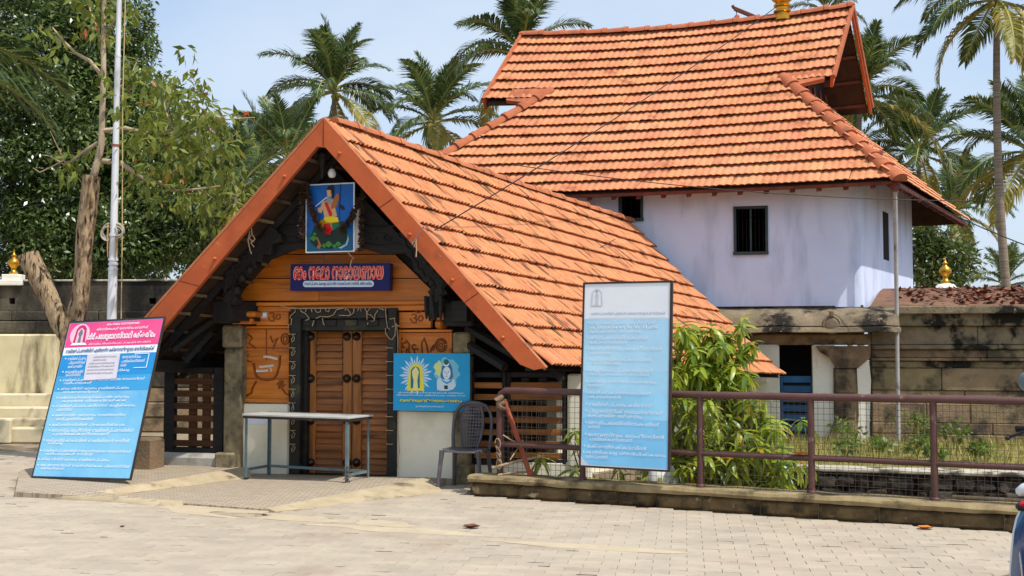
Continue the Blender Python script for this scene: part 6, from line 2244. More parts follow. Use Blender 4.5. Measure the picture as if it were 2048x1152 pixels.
# ------------------------------------------------------------------ scooter at the right edge
M_SBLUE = mat('scooter_blue_paint', lin((28, 74, 122)), lin((22, 60, 104)), scale=2, rough=.18, spec=.6, coat=.5)
M_SBLK = plain('scooter_black_plastic', lin((30, 32, 36)), .4)
M_SGREY = plain('scooter_grey', lin((96, 108, 116)), .3)
M_LENS = mat('clear_lens', lin((214, 222, 226)), lin((196, 206, 212)), scale=20, rough=.12, spec=.7)
M_SRED = plain('scooter_red', lin((190, 30, 50)), .25)
M_CHROME = mat('chrome', lin((220, 220, 224)), lin((200, 200, 206)), scale=4, rough=.12, metal=1)
M_RUB = plain('tyre_rubber', lin((28, 28, 28)), .85)
DS = 6.1
s0 = at(2100, 900, DS); s0.z = 0
SM_ = Matrix.Translation(s0) @ Matrix.Rotation(R(-38), 4, 'Z')
sc_ = thing('parked_scooter', 'blue scooter with black mirror cut off by the right edge', 'scooter', tuple(s0), R(-38))
def sx(px, py, dy=0.0):
    """pixel -> the scooter's own x, z at its local depth dy"""
    r = ray(px, py); inv = SM_.inverted(); o0 = inv @ CAM; d0 = inv.to_3x3() @ r
    t_ = (dy - o0.y) / d0.y
    p = o0 + d0 * t_
    return p.x, p.z
# front apron: shaped shell, faces the camera
prof = [(2041, 1036), (2036, 1060), (2032, 1100), (2028, 1150)]
L_ = [sx(*p, -.02) for p in prof]
zs_ = [z for _, z in L_]
lefts = [(x, z) for x, z in L_] + [(L_[-1][0] + .04, .34), (L_[-1][0] + .12, .24)]
lefts = [(L_[0][0] + .04, L_[0][1] + .10)] + lefts
vs, fs = [], []
cxs = 0.0
wn = 12
for (xl, z) in lefts:
    hw_ = abs(xl - cxs)
    for i in range(wn + 1):
        a = -1 + 2 * i / wn
        vs.append((cxs + hw_ * a, -.10 - .12 * (1 - a * a) + .12 * max(0, (z - .5)), z))
for j in range(len(lefts) - 1):
    for i in range(wn):
        q = j * (wn + 1) + i
        fs.append((q, q + 1, q + wn + 2, q + wn + 1))
shell = MB().add(vs, fs)
vs2 = [(x, y + .05, z) for x, y, z in vs]
shell.add(vs2, [f[::-1] for f in fs])
shell.build('front_apron', M_SBLUE, sc_, SM_, 60)
edge = [(cxs - abs(xl - cxs) - .004, -.10 + .02 + .12 * max(0, (z - .5)), z) for xl, z in lefts]
MB().tube(edge, .012, 6).build('apron_trim', M_LENS, sc_, SM_, 60)
MB().tube([(-x, y, z) for x, y, z in edge], .012, 6).build('apron_trim', M_LENS, sc_, SM_, 60)
xi, zi = sx(2044, 975, -.12)
hl = MB().lathe([(.004, -.07), (.03, -.06), (.045, -.02), (.042, .02), (.02, .05)], n=14, M=Matrix.Translation((xi + .03, -.12, zi)) @ Matrix.Rotation(R(62), 4, 'Y') @ Matrix.Diagonal((.75, .9, 1.0, 1))).build('indicator', M_LENS, sc_, SM_, 60)
xi, zi = sx(2040, 1008, -.12)
MB().box(xi - .018, -xi, -.16, -.04, zi - .035, zi + .01, .015).build('nose_panel', M_SBLK, sc_, SM_)
MB().box(xi + .004, xi + .15, -.17, -.10, zi - .012, zi + .022, .012).build('red_stripe', M_SRED, sc_, SM_)
MB().lathe([(.004, -.03), (.05, -.02), (.075, .0), (.07, .05), (.04, .09)], n=18, M=Matrix.Translation((0, -.12, zi + .10)) @ Matrix.Rotation(R(-90), 4, 'X')).build('headlamp', M_LENS, sc_, SM_, 60)
xi, zi = sx(2020, 875, .0)
hb = MB().tube([(xi + .18, .0, zi + .055), (0, .02, zi + .08), (-xi - .18, .0, zi + .055)], .014, 8).build('handlebar', M_SBLK, sc_, SM_, 60)
for sg in (1, -1):
    MB().tube([(sg * (xi + .17), .0, zi + .055), (sg * (xi + .03), .02, zi + .05)], .019, 8).build('grip', M_RUB, hb, SM_, 60)
    MB().tube([(sg * (xi + .16), -.05, zi + .062), (sg * (xi + .08), -.06, zi + .036), (sg * xi, -.055, zi + .002)], [.010, .009, .008], 7).build('brake_lever', M_SBLK, hb, SM_, 60)
    MB().lathe([(.004, -.013), (.013, -.008), (.014, .006), (.004, .013)], (sg * xi, -.055, zi), 8).build('lever_ball', M_SBLK, hb, SM_, 60)
xi2, zi2 = sx(2043, 763, .0)
for sg in (1, -1):
    MB().tube([(sg * (xi + .2), 0, zi + .06), (sg * (xi + .19), .02, zi + .18), (sg * (xi2 + .05), .02, zi2 - .03)], .007, 7).build('mirror_stalk', M_SBLK, hb, SM_, 60)
    mr_ = MB().lathe([(.004, -.035), (.04, -.03), (.062, -.005), (.062, .008)], n=18, M=Matrix.Translation((sg * (xi2 + .045), .0, zi2)) @ Matrix.Rotation(R(-90), 4, 'X') @ Matrix.Diagonal((1.05, 1.0, 1, 1))).build('mirror', M_SGREY, hb, SM_, 50)
MB().tube([(0, -.05, .95), (0, -.12, .5), (0, -.2, .28)], [.05, .06, .04], 8).build('steering_column', M_SBLK, sc_, SM_, 60)


def torus(c_, Rr, r_, n1=26, n2=8):
    mb = MB()
    vs, fs = [], []
    for i in range(n1):
        a = 2 * math.pi * i / n1
        for j in range(n2):
            b2 = 2 * math.pi * j / n2
            vs.append((c_[0] + r_ * math.sin(b2), c_[1] + (Rr + r_ * math.cos(b2)) * math.cos(a), c_[2] + (Rr + r_ * math.cos(b2)) * math.sin(a)))
    for i in range(n1):
        for j in range(n2):
            fs.append((i * n2 + j, ((i + 1) % n1) * n2 + j, ((i + 1) % n1) * n2 + (j + 1) % n2, i * n2 + (j + 1) % n2))
    return mb.add(vs, fs)


for yy_ in (-.22, 1.0):
    w_ = torus((0, yy_, .22), .17, .05).build('wheel', M_RUB, sc_, SM_, 60)
    MB().lathe([(.13, -.03), (.13, .03), (.05, .035), (.05, -.035)], n=18, M=Matrix.Translation((0, yy_, .22)) @ Matrix.Rotation(R(90), 4, 'Y')).build('rim', M_SGREY, w_, SM_, 50)
MB().tube([(0, -.46, .25), (0, -.40, .42), (0, -.22, .49), (0, -.02, .40)], [.05, .08, .085, .06], 8).build('front_mudguard', M_SBLUE, sc_, SM_, 60)
MB().box(-.14, .14, -.02, .45, .26, .31, .02).build('footboard', M_SBLK, sc_, SM_)
MB().tube([(0, .38, .45), (0, .6, .55), (0, 1.0, .58), (0, 1.3, .64)], [.14, .19, .19, .09], 10).build('rear_body', M_SBLUE, sc_, SM_, 60)
MB().tube([(0, .42, .74), (0, .6, .76), (0, .95, .78), (0, 1.15, .80)], [.08, .12, .12, .06], 10, flat=.55).build('seat', M_SBLK, sc_, SM_, 60)

# ------------------------------------------------------------------ fallen leaves and small litter
M_FL1, M_FL2 = plain('dry_leaf_brown', lin((110, 70, 46)), .8), plain('dry_leaf_orange', lin((206, 128, 66)), .8)


def curl_leaf(name, label, p, L_, m, rot):
    vs, fs = [], []
    for i in range(7):
        a = -1 + 2 * i / 6
        wd = .34 * (1 - a * a) ** .7 + .01
        for s_ in (-1, 0, 1):
            vs.append((a * L_ / 2, s_ * wd * L_, .004 + .10 * L_ * a * a + abs(s_) * .16 * L_ * (1 - a * a) + .02 * L_ * math.sin(i * 2)))
    for i in range(6):
        for j in range(2):
            q = i * 3 + j
            fs.append((q, q + 3, q + 4, q + 1))
    top_ = MB().add(vs, fs)
    top_.add([(x, y, z - .0015) for x, y, z in vs], [f[::-1] for f in fs])
    o_ = top_.build(name, m, None, Matrix.Translation(p) @ Matrix.Rotation(rot, 4, 'Z'), 70)
    return tag(o_, label, 'leaf', 'fallen leaves')


curl_leaf('fallen_leaf', 'dark curled dead leaf on the paving in front of the railing', gnd(943, 1056, .003), .15, M_FL1, .2)
curl_leaf('fallen_leaf', 'orange dead leaf at the foot of the low wall', gnd(1850, 1058, .003), .13, M_FL2, -.3)
curl_leaf('fallen_leaf', 'tiny brown leaf on the paving at lower left', gnd(245, 1054, .003), .05, M_FL1, 1)
u_, z_ = FZ.loc(1600, 909, VR - .03)
curl_leaf('fallen_leaf', 'reddish dry leaf caught on the middle rail', FZ.w(u_, VR - .02, ZM + .026), .14, M_FL2, -.45)
for k_ in range(3):
    pass
for (x, y, lab) in ((300, 852, 'small dark heap of rags behind the leaning board'), (30, 868, 'dark crumpled bag lying before the steps')):
    p = gnd(x, y + 8)
    mb = MB()
    for q in range(5):
        mb.lathe([(.004, .0), (.09, .01), (.11, .05), (.07, .10), (.004, .12)], (p.x + random.uniform(-.14, .14), p.y + random.uniform(-.05, .05), 0), 8)
    mb.v = [(a + random.uniform(-.02, .02), b2 + random.uniform(-.02, .02), max(0, c2 + random.uniform(-.015, .015))) for a, b2, c2 in mb.v]
    tag(mb.build('rag_heap', M_CLOTH if x > 100 else M_FL1, None, None, 50), lab, 'rags')
# ------------------------------------------------------------------ vegetation
M_PALM = leafmat('palm_leaflet', lin((48, 68, 40)), lin((90, 110, 58)), lin((150, 152, 84)), trans=.3, rough=.4, f3=.9)
M_PALM_Y = leafmat('ageing_palm_leaflet', lin((126, 130, 60)), lin((160, 150, 66)), lin((176, 132, 60)), trans=.35, rough=.5, f3=.9)
M_RACHIS = plain('palm_rachis', lin((150, 150, 84)), .6)
M_PTRUNK = mat('palm_trunk', lin((150, 136, 118)), lin((110, 98, 84)), scale=2, rough=.9, bump=.8, bscale=3, stretch=(.3, .3, 6), stain=lin((80, 70, 60)), sscale=3, smin=.55, smax=.7, sstretch=(.4, .4, 5))


def frond_mesh(name, elev0, bend, droop, nl, m, seed, twist=0.0):
    """one coconut frond of unit length growing out along +x"""
    rg = np.random.default_rng(seed)
    N_ = 22
    P = [np.zeros(3)]
    a = elev0
    for i in range(N_):
        P.append(P[-1] + np.array([math.cos(a), 0, math.sin(a)]) / N_)
        a -= bend / N_ * (0.5 + 1.2 * i / N_)
    P = np.array(P)
    V, Fq = [], []
    for i in range(nl):
        s_ = .13 + .87 * (i + .5) / nl
        f_ = s_ * N_
        k_ = min(int(f_), N_ - 1)
        p = P[k_] + (P[k_ + 1] - P[k_]) * (f_ - k_)
        t_ = (P[k_ + 1] - P[k_]); t_ /= np.linalg.norm(t_)
        up = np.cross(t_, np.array([0, 1, 0])); up = -up if up[2] < 0 else up
        for sg in (-1, 1):
            ln = (.31 * math.sin(min(1, (s_ - .08) * 1.9) * math.pi / 2) * (1 - .72 * max(0, s_ - .5) / .5)) * rg.uniform(.8, 1.1)
            side = np.array([0, sg, 0])
            d_ = t_ * (.55 + .5 * s_) + side * (1.0 - .3 * s_) + up * (.25 + rg.normal(0, .10)) + rg.normal(0, .06, 3)
            d_ /= np.linalg.norm(d_)
            mid = p + d_ * ln * .5
            d2 = d_ + np.array([0, 0, -1]) * (droop * rg.uniform(.6, 1.3))
            d2 /= np.linalg.norm(d2)
            tip = mid + d2 * ln * .55
            wv = np.cross(d_, up); wv /= max(np.linalg.norm(wv), 1e-6)
            wd = .0095
            b_ = len(V)
            V += [p - wv * wd * .3, p + wv * wd * .3, mid + wv * wd, mid - wv * wd, tip]
            Fq += [(b_, b_ + 1, b_ + 2, b_ + 3), (b_ + 3, b_ + 2, b_ + 4, b_ + 4)]
    me = bpy.data.meshes.new(name)
    mb = MB()
    mb.v = [tuple(v) for v in V]
    mb.f = [f if f[2] != f[3] else f[:3] for f in Fq]
    nleaf = len(mb.f)
    mb.tube([tuple(q) for q in P[::2]], [.016 * (1 - .85 * i / 11) + .002 for i in range(len(P[::2]))], 4)
    me = mb.mesh(name, m)
    me.materials.append(M_RACHIS)
    mi = np.zeros(len(me.polygons), dtype=np.int32); mi[nleaf:] = 1
    me.polygons.foreach_set('material_index', mi)
    return me


FR = [[frond_mesh('frond', R(e), R(bd), dr, 78, m, 100 + i * 7 + j) for j in range(2)] for i, (e, bd, dr, m) in enumerate(
    ((80, 30, .35, M_PALM), (58, 62, .55, M_PALM), (34, 78, .8, M_PALM), (8, 74, 1.1, M_PALM), (-22, 60, 1.4, M_PALM_Y)))]
M_NUT = plain('green_coconut', lin((150, 140, 60)), .5)


def palm(x, y, rpx, label, base=None, trunk_r=.15, lean=0.0, n=22, seed=0, Lm=4.2, cut=None):
    rd_ = random.Random(seed)
    D = Lm * .86 * F / rpx
    c_ = at(x, y, D)
    gx = base if base is not None else x + rd_.uniform(-12, 12)
    bpt = at(gx, 690, D); bpt.z = -.9
    t_ = thing('coconut_palm', label, 'palm tree', tuple(bpt), 0, 'coconut palms behind the temple')
    pts = []
    for k_ in range(13):
        a = k_ / 12
        p = bpt.lerp(c_, a)
        p.x += lean * math.sin(a * math.pi) * D / F
        pts.append(p)
    MB().tube(pts, [trunk_r * (1.25 - .5 * k_ / 12) + (.08 if k_ == 0 else 0) for k_ in range(13)], 9).build('trunk', M_PTRUNK, t_, None, 60)
    ga_ = 0
    for k_ in range(n):
        f_ = k_ / n
        lv = 4 if f_ > .84 else min(3, int(f_ * 4.7))
        ga_ += 2.399 + rd_.uniform(-.2, .2)
        me = FR[lv][rd_.randrange(2)]
        sc = 1.12 * Lm * rd_.uniform(.86, 1.08) * (0.8 if lv == 0 else 1.0)
        M_ = Matrix.Translation(c_ + Vector((0, 0, .25 - .5 * f_))) @ Matrix.Rotation(ga_, 4, 'Z') @ Matrix.Rotation(rd_.uniform(-.15, .15), 4, 'Y') @ Matrix.Rotation(rd_.uniform(-.35, .35), 4, 'X') @ Matrix.Diagonal((sc, sc, sc, 1))
        inst('frond', me, t_, M_)
    for k_ in range(6):
        a = rd_.uniform(0, 6.28)
        q = c_ + Vector((math.cos(a) * .32, math.sin(a) * .32, -.45 + rd_.uniform(-.15, .15)))
        MB().lathe([(.004, -.15), (.09, -.1), (.13, 0), (.10, .1), (.004, .15)], tuple(q), 8).build('coconut', M_NUT, t_, None, 60)
    return t_


palm(668, 178, 128, 'lone coconut palm rising right above the gatehouse peak', seed=1, n=24)
palm(866, 240, 128, 'coconut palm between the gatehouse ridge and the big roof', seed=2)
palm(1046, 108, 142, 'coconut palm directly behind the left gable of the big roof', seed=3, n=24)
palm(1652, 22, 78, 'small palm crown peeking over the ridge beside the gilded finial', seed=4, n=16)
palm(1718, 190, 150, 'coconut palm behind the right gable, fronds hanging past the eave', seed=5, n=24)
palm(1994, -8, 172, 'tallest coconut palm with a bare grey trunk at the right', base=2034, lean=-16, seed=6, n=26, trunk_r=.17)
palm(1838, 300, 128, 'coconut palm with upright fronds right of the big roof', seed=7, n=24)
palm(2060, 300, 150, 'coconut palm cut by the right edge behind the tall trunk', seed=8)
palm(1905, 420, 110, 'low dark palm beyond the eave corner', seed=18, n=20)
palm(2010, 570, 84, 'short bright palm just above the stone wall at far right', seed=9, n=18)
palm(528, 336, 136, 'small coconut palm left of the gatehouse peak', seed=10)
palm(408, 468, 130, 'low palm behind the left verge of the gatehouse', seed=11, n=18)
palm(470, 392, 150, 'light green young palm in front of the mid-green tree', seed=31, n=20, Lm=2.3, trunk_r=.1)
palm(575, 318, 120, 'young palm half hidden behind the left verge near the peak', seed=32, n=20, Lm=2.9, trunk_r=.1)
palm(1700, 330, 120, 'palm mostly hidden behind the big roof skirt', seed=12, n=16)
# palm outside the left edge whose fronds hang into view
pe = palm(-400, 110, 400, 'coconut palm outside the left edge with yellow fronds hanging in', base=-420, seed=13, n=24, Lm=4.6)

# ---- broadleaf foliage
def leaf_cloud(centers, radii, per, size, droop=.25, asp=.38, seed=1, flat=.8):
    rg = np.random.default_rng(seed)
    C = np.repeat(np.asarray(centers), per, 0)
    Rr = np.repeat(np.asarray(radii), per)
    n_ = len(C)
    d_ = rg.normal(size=(n_, 3)); d_ /= np.linalg.norm(d_, axis=1)[:, None]
    rad = Rr * rg.uniform(.25, 1.0, n_) ** .6
    P = C + d_ * rad[:, None] * np.array([1, 1, flat])
    ax = d_ * .6 + rg.normal(0, .6, (n_, 3)); ax[:, 2] -= droop
    ax /= np.linalg.norm(ax, axis=1)[:, None]
    nn = rg.normal(0, .6, (n_, 3)) + d_ * .5; nn[:, 2] += .7
    sd = np.cross(ax, nn); sd /= np.linalg.norm(sd, axis=1)[:, None]
    s_ = size * rg.uniform(.65, 1.25, n_)[:, None]
    up = np.cross(sd, ax)
    V = np.stack([P, P + ax * s_ * .45 + sd * s_ * asp * .5 + up * s_ * .06, P + ax * s_, P + ax * s_ * .45 - sd * s_ * asp * .5 + up * s_ * .06], 1).reshape(-1, 3)
    return V, np.arange(len(V)).reshape(-1, 4)


def limb(p, q, r0, r1, n_=7, wob=.05, seed=0):
    rd_ = random.Random(seed)
    L_ = (q - p).length
    pts = [p.lerp(q, k / n_) + (Vector((rd_.gauss(0, 1), rd_.gauss(0, 1), rd_.gauss(0, .6))) * wob * L_ * (0 if k in (0, n_) else 1)) for k in range(n_ + 1)]
    return pts, [r0 + (r1 - r0) * k / n_ for k in range(n_ + 1)]


M_BARK = mat('furrowed_bark', lin((196, 172, 138)), lin((146, 120, 90)), scale=5, rough=.95, bump=1.0, bscale=9, stretch=(2.2, 2.2, .6), stain=lin((50, 38, 28)), sscale=9, sstretch=(2.4, 2.4, .5), smin=.5, smax=.62, bdist=.05, world=True)
M_BARK2 = mat('pale_branch_bark', lin((190, 172, 146)), lin((146, 128, 104)), scale=6, rough=.9, bump=.5, bscale=20)
M_DKBARK = mat('dark_bark', lin((84, 70, 56)), lin((56, 46, 38)), scale=4, rough=.95, bump=.6)
M_DKLEAF = leafmat('glossy_dark_leaf', lin((54, 74, 38)), lin((98, 120, 62)), lin((150, 166, 104)), trans=.25, rough=.3, spec=.55)
M_MIDLEAF = leafmat('mid_green_leaf', lin((58, 76, 34)), lin((90, 106, 50)), lin((130, 136, 66)), trans=.28, rough=.4)


def big_tree(label, spec, leaf, per, size, base, m=M_DKLEAF, seed=5, D=27, name='broadleaf_tree', tr=.35, gap=.34):
    """spec: ellipses (x, y, rx, ry) in photograph pixels at distance D, filled with leaf clumps"""
    rd_ = random.Random(seed)
    b0 = at(base, 690, D); b0.z = -.5
    t_ = thing(name, label, 'tree', tuple(b0), 0)
    cs, rs = [], []
    k_ = D / F
    for (x, y, rx, ry, n_) in spec:
        for q in range(n_):
            while True:
                u_, v_, w_ = rd_.uniform(-1, 1), rd_.uniform(-1, 1), rd_.uniform(-1, 1)
                if u_ * u_ + v_ * v_ + w_ * w_ < 1: break
            l_ = math.sqrt(u_ * u_ + v_ * v_ + w_ * w_) ** .45 / max(math.sqrt(u_ * u_ + v_ * v_ + w_ * w_), .01)
            p = at(x + u_ * l_ * rx, y + v_ * l_ * ry, D) + Vector((0, w_ * l_ * rx * k_ * .8, 0))
            cs.append(tuple(p)); rs.append(rd_.uniform(.35, .75) * gap / .34)
    V, Fq = leaf_cloud(cs, rs, per, size, .35, .42, seed)
    o_ = inst('crown', mesh_np('crown', V, Fq, m), t_, None)
    top_ = at(spec[0][0], spec[0][1], D)
    pts, rr = limb(b0, top_, tr, tr * .35, 8, .02, seed)
    MB().tube(pts, rr, 10).build('trunk', M_DKBARK, t_, None, 60)
    for q in range(9):
        tgt = Vector(cs[rd_.randrange(len(cs))])
        st_ = pts[rd_.randrange(3, 8)]
        pp_, r2 = limb(st_, tgt, tr * .32, .03, 6, .05, seed + q)
        MB().tube(pp_, r2, 6).build('limb', M_DKBARK, t_, None, 60)
    return t_


big_tree('huge dark glossy-leaved tree filling the upper left behind the wall', [(60, 250, 200, 300, 190), (180, 330, 160, 190, 130), (230, 210, 95, 120, 46), (-60, 60, 230, 190, 60), (170, 480, 190, 90, 70), (200, 60, 90, 110, 34), (300, 430, 130, 110, 60)],
         None, 270, .155, 70, seed=21, D=29, gap=.40)
big_tree('mid-green tree showing between the dark tree and the gatehouse verge', [(470, 400, 80, 90, 34), (430, 500, 90, 60, 30), (390, 330, 60, 80, 20)], None, 130, .19, 430, M_MIDLEAF, seed=22, D=34)
big_tree('small leafy tree seen under the eave corner at right', [(1880, 530, 60, 55, 26), (1850, 480, 34, 60, 14)], None, 120, .2, 1880, M_MIDLEAF, seed=23, D=36)

# ---- pruned tree in front of the wall
DT = 14.6
pt_ = thing('pruned_tree', 'pruned forked tree with one sawn-off stub beside the silver flagpole', 'tree', tuple(gnd(150, 700) * 0 + Vector((at(140, 690, DT).x, DT, 0))), 0)
def T(x, y, dd=0): return at(x, y, DT + dd)
k_ = DT / F
b0 = T(158, 690); b0.z = 0
tk = MB()
tk.tube([b0, T(150, 760), T(142, 700), T(146, 655), T(158, 600), T(166, 540), T(170, 470), T(178, 400), T(184, 352)], [44 * k_ * .5, 22 * k_, 21 * k_, 20 * k_, 17.5 * k_, 18 * k_, 18 * k_, 18 * k_, 17 * k_], 14)
tk.v = [tuple(Vector(v) + Vector((1, 1, .3)) * .03 * noise.noise(Vector(v) * 6) + Vector((1, -1, 0)) * .012 * noise.noise(Vector(v) * 22)) for v in tk.v]
trunk_o = tk.build('trunk', M_BARK, pt_, None, 60)
tk = MB()
tk.tube([T(148, 690), T(122, 645), T(100, 600), T(80, 560), T(62, 522), T(57, 508)], [20 * k_, 21 * k_, 20 * k_, 19 * k_, 20 * k_, 19 * k_], 14)
tk.v = [tuple(Vector(v) + Vector((1, 1, .3)) * .03 * noise.noise(Vector(v) * 6) + Vector((1, -1, 0)) * .012 * noise.noise(Vector(v) * 22)) for v in tk.v]
tk.build('sawn_stub', M_BARK, pt_, None, 50)
br_specs = [([(186, 356), (196, 320), (203, 290), (204, 240), (207, 150), (207, 60), (209, -60)], 8, 4.5), ([(206, 322), (240, 325), (262, 340), (290, 358), (320, 364), (345, 382), (400, 378), (440, 372)], 5.5, 1.6),
            ([(204, 262), (250, 256), (275, 262), (300, 275), (345, 258), (400, 255), (440, 240), (510, 235)], 5, 1.2), ([(203, 150), (180, 122), (150, 105), (125, 80), (105, 55)], 4.5, 1.5),
            ([(196, 285), (165, 305), (140, 325), (130, 330)], 4, 1.6), ([(130, 330), (100, 312), (85, 310)], 1.8, .8), ([(132, 328), (118, 300), (100, 262)], 1.8, .7), ([(320, 364), (345, 345), (380, 320), (430, 300), (480, 262)], 2.4, .8),
            ([(345, 258), (330, 220), (328, 190), (345, 165)], 2.2, .8), ([(300, 275), (340, 285), (390, 270)], 2.2, .9), ([(207, 70), (230, 40), (250, 10)], 2.4, 1), ([(204, 110), (196, 60), (180, 20), (175, -30)], 2.6, 1),
            ([(130, 320), (80, 345), (66, 336)], 1.6, .7), ([(205, 200), (240, 175), (262, 150), (275, 120)], 2.4, .8), ([(355, 258), (390, 215), (400, 180)], 1.8, .7), ([(400, 378), (430, 400), (470, 410)], 1.5, .6)]
tips = []
rd_ = random.Random(3)
for P_, r0, r1 in br_specs:
    dd = rd_.uniform(-.6, .6) if r0 < 6 else 0
    pts = [T(x, y, dd * i / len(P_)) for i, (x, y) in enumerate(P_)]
    MB().tube(pts, [(r0 + (r1 - r0) * i / (len(P_) - 1)) * k_ for i in range(len(P_))], 8).build('branch', M_BARK2, pt_, None, 60)
cl, rs = [], []
for q in range(150):
    P_ = rd_.choice([br_specs[i][0] for i in (1, 2, 2, 7, 7, 8, 9, 13, 14, 14, 15, 1)])
    i = rd_.randrange(1, len(P_) - 1)
    x = P_[i][0] + (P_[i + 1][0] - P_[i][0]) * rd_.random() + rd_.gauss(0, 26)
    y = P_[i][1] + (P_[i + 1][1] - P_[i][1]) * rd_.random() + rd_.gauss(6, 30)
    if x < 205 or y > 490: continue
    cl.append(tuple(T(x, y, rd_.gauss(0, .7)))); rs.append(rd_.uniform(.10, .24))
for q in range(36):
    P_ = rd_.choice([br_specs[i][0] for i in (3, 11, 4, 10)])
    i = rd_.randrange(0, len(P_) - 1)
    cl.append(tuple(T(P_[i + 1][0] + rd_.gauss(0, 22), P_[i + 1][1] + rd_.gauss(0, 24), rd_.gauss(0, .5)))); rs.append(rd_.uniform(.10, .22))
V, Fq = leaf_cloud(cl, rs, 11, .17, .9, .36, 31)
M_YLEAF = leafmat('yellowing_drooping_leaf', lin((78, 96, 36)), lin((120, 132, 52)), lin((170, 92, 44)), trans=.4, rough=.5, f3=.965)
inst('crown', mesh_np('crown', V, Fq, M_YLEAF), pt_, None)

# ---- mango shrub behind the railing
M_MANGO = leafmat('mango_leaf', lin((70, 104, 30)), lin((158, 172, 56)), lin((206, 170, 52)), trans=.4, rough=.35, spec=.5, f3=.94)
sb = at(1440, 960, 11.3); sb.z = -.9
ms_ = thing('mango_shrub', 'bright green drooping mango sapling growing behind the railing', 'shrub', tuple(sb), 0)
rd_ = random.Random(9)
DSH = 11.2
def SH(x, y, d=0): return at(x, y, DSH + d)
tipsl = []
for (x, y, n_) in ((1385, 700, 26), (1420, 672, 20), (1452, 700, 24), (1400, 760, 28), (1450, 760, 24), (1375, 830, 24), (1430, 840, 30), (1490, 850, 26), (1520, 900, 26), (1400, 910, 28), (1460, 930, 30), (1520, 950, 26), (1545, 930, 20), (1540, 975, 16), (1480, 790, 12), (1380, 960, 22), (1350, 700, 8),
                   (1150, 885, 3), (1185, 946, 4), (1235, 948, 4), (1290, 946, 5), (1140, 880, 2), (1500, 800, 10), (1350, 880, 16), (1340, 780, 8)):
    d = rd_.uniform(-.5, .45) if y > 640 else 0
    if x < 1300: d = .05
    p = SH(x, y, d)
    tipsl.append((p, n_))
    st_ = SH(1440 if x > 1300 else 1230, 985, .1); st_.z = -.9
    mid = st_.lerp(p, .6) + Vector((rd_.uniform(-.05, .05), rd_.uniform(-.1, .1), .12))
    MB().tube([st_, st_.lerp(mid, .5), mid, p], [.018, .014, .010, .004], 6).build('stem', M_DKBARK, ms_, None, 60)
# a single lanceolate leaf, folded along the midrib, drooping along +x
vs, fs = [], []
for i in range(6):
    a = i / 5
    wd = .13 * math.sin(math.pi * (a * .92 + .04)) ** .8
    z_ = -.50 * a * a
    vs += [(a, -wd, z_ + .035 * math.sin(math.pi * a)), (a, 0, z_), (a, wd, z_ + .035 * math.sin(math.pi * a))]
for i in range(5):
    q = i * 3
    fs += [(q, q + 3, q + 4, q + 1), (q + 1, q + 4, q + 5, q + 2)]
leaf_me = MB().add(vs, fs).mesh('leaf', M_MANGO, 80)
lm_ = []
for (p, n_) in tipsl:
    for q in range(max(1, int(n_ * .85))):
        c_ = p + Vector((rd_.gauss(0, .17), rd_.gauss(0, .15), rd_.gauss(0, .14)))
        a0 = rd_.uniform(0, 6.28)
        nl_ = rd_.randrange(8, 14)
        for l_ in range(nl_):
            s_ = rd_.uniform(.12, .215)
            up_ = (l_ / nl_)
            lm_.append(Matrix.Translation(c_ - Vector((0, 0, .06 * up_))) @ Matrix.Rotation(a0 + l_ * 2.4 + rd_.uniform(-.3, .3), 4, 'Z') @ Matrix.Rotation(-.35 + 1.25 * up_ + rd_.gauss(0, .2), 4, 'Y') @ Matrix.Rotation(rd_.uniform(-.5, .5), 4, 'X') @ Matrix.Diagonal((s_, s_, s_, 1)))
scatter('leaf', leaf_me, lm_, M_MANGO, ms_, 300, 'foliage')
# white sack under the shrub
p = gnd(1330, 958, -.1)
p = FZ.w(FZ.loc(1322, 958, .45)[0], .5, 0)
mb = MB().lathe([(.004, -.62), (.16, -.55), (.17, -.3), (.15, .0), (.17, .12), (.10, .26), (.03, .30)], (p.x, p.y, p.z + .08), 12)
mb.v = [(a + .03 * noise.noise(Vector((a, b2, c2)) * 9), b2 + .03 * noise.noise(Vector((b2, a, c2)) * 9), c2) for a, b2, c2 in mb.v]
tag(mb.build('white_sack', plain('white_sackcloth', lin((226, 226, 222)), .8), None, None, 60), 'white sack half hidden in leaves under the railing board', 'sack')

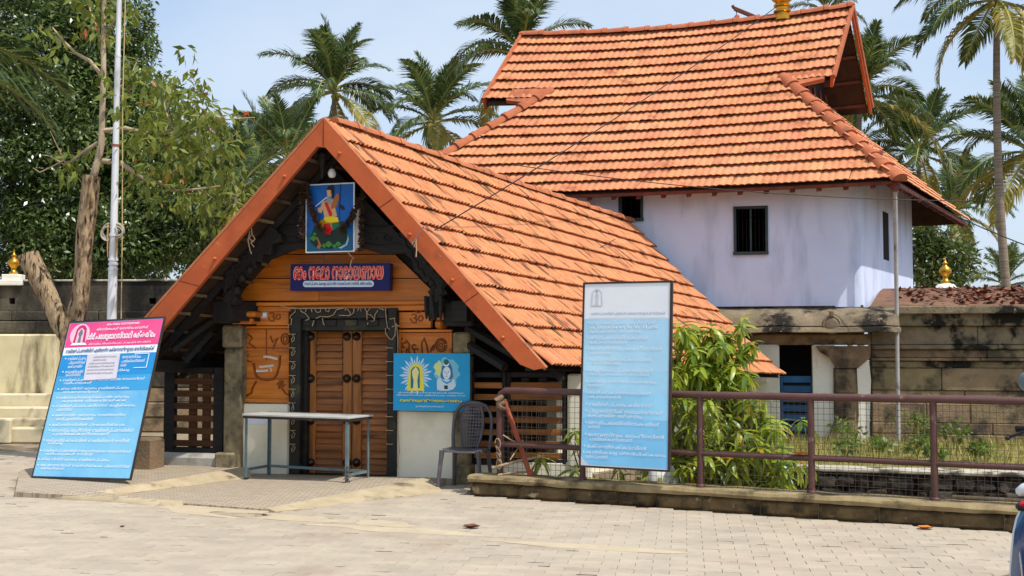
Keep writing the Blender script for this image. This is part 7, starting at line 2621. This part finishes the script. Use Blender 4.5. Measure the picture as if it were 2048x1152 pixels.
# ---- grass and weeds on the bank
M_GRASS = leafmat('bank_grass', lin((104, 112, 44)), lin((150, 144, 66)), lin((190, 172, 104)), trans=.3, rough=.6, f3=.7)
rg = np.random.default_rng(44)
ng = 9000
s1, s2 = rg.random(ng), rg.random(ng)
A_, B_, C_, D2 = [np.array(tuple(v)) for v in (bl0, br0, bl1, br1)]
P = (A_[None] * (1 - s1[:, None]) + B_[None] * s1[:, None]) * (1 - s2[:, None]) + (C_[None] * (1 - s1[:, None]) + D2[None] * s1[:, None]) * s2[:, None]
P[:, 2] = 0.0 + .04 * np.sin(np.pi * s2)
dn_ = np.array([noise.noise(Vector((float(a), float(b2), 0)) * 1.4) for a, b2 in P[:, :2]])
P = P[dn_ > -.25]; ng = len(P)
th_ = rg.uniform(0, 6.28, ng); hgt_ = rg.uniform(.05, .15, ng)
ax = np.stack([np.cos(th_) * .5, np.sin(th_) * .5, np.ones(ng)], 1) * hgt_[:, None]
sd = np.stack([-np.sin(th_), np.cos(th_), np.zeros(ng)], 1) * .008
V = np.stack([P - sd, P + sd, P + ax], 1).reshape(-1, 3)
o_ = inst('grass', mesh_np('grass', V, np.arange(len(V)).reshape(-1, 3), M_GRASS), bko, None); o_['kind'] = 'stuff'
M_WEED = leafmat('weed_leaf', lin((72, 104, 40)), lin((110, 132, 56)), None, trans=.35)
for i, (x, y, s_, lab) in enumerate(((1702, 888, .42, 'leafy weed at the foot of the carved pilaster'), (1762, 896, .22, 'low weed left of the grey drain pipe'), (1822, 866, .46, 'tall weed just right of the grey drain pipe'),
                              (1835, 900, .25, 'low weed in front of the tall weed'), (1916, 884, .34, 'leafy weed in the middle of the right bank'), (1870, 912, .2, 'small weed on the bank behind the third railing post'), (1690, 906, .3, 'low spreading weed beside the blue door'), (1960, 905, .22, 'small weed near the right edge of the bank'))):
    p = gnd(x, y + 14, .02)
    wd_ = thing('weed', lab, 'plant', tuple(p), 0, 'weeds on the bank')
    cs_, rr_ = [], []
    for q in range(7):
        a = rd_.uniform(0, 6.28)
        tp = p + Vector((math.cos(a) * s_ * .4, math.sin(a) * s_ * .4, s_ * rd_.uniform(.4, 1)))
        MB().tube([p, p.lerp(tp, .5) + Vector((0, 0, .03)), tp], [.006, .004, .002], 5).build('stem', plain('weed_stem', lin((110, 120, 60))), wd_)
        cs_.append(tuple(tp)); rr_.append(s_ * .3)
    V, Fq = leaf_cloud(cs_, rr_, 16, .09, .1, .5, 50 + i)
    inst('foliage', mesh_np('foliage', V, Fq, M_WEED), wd_, None)
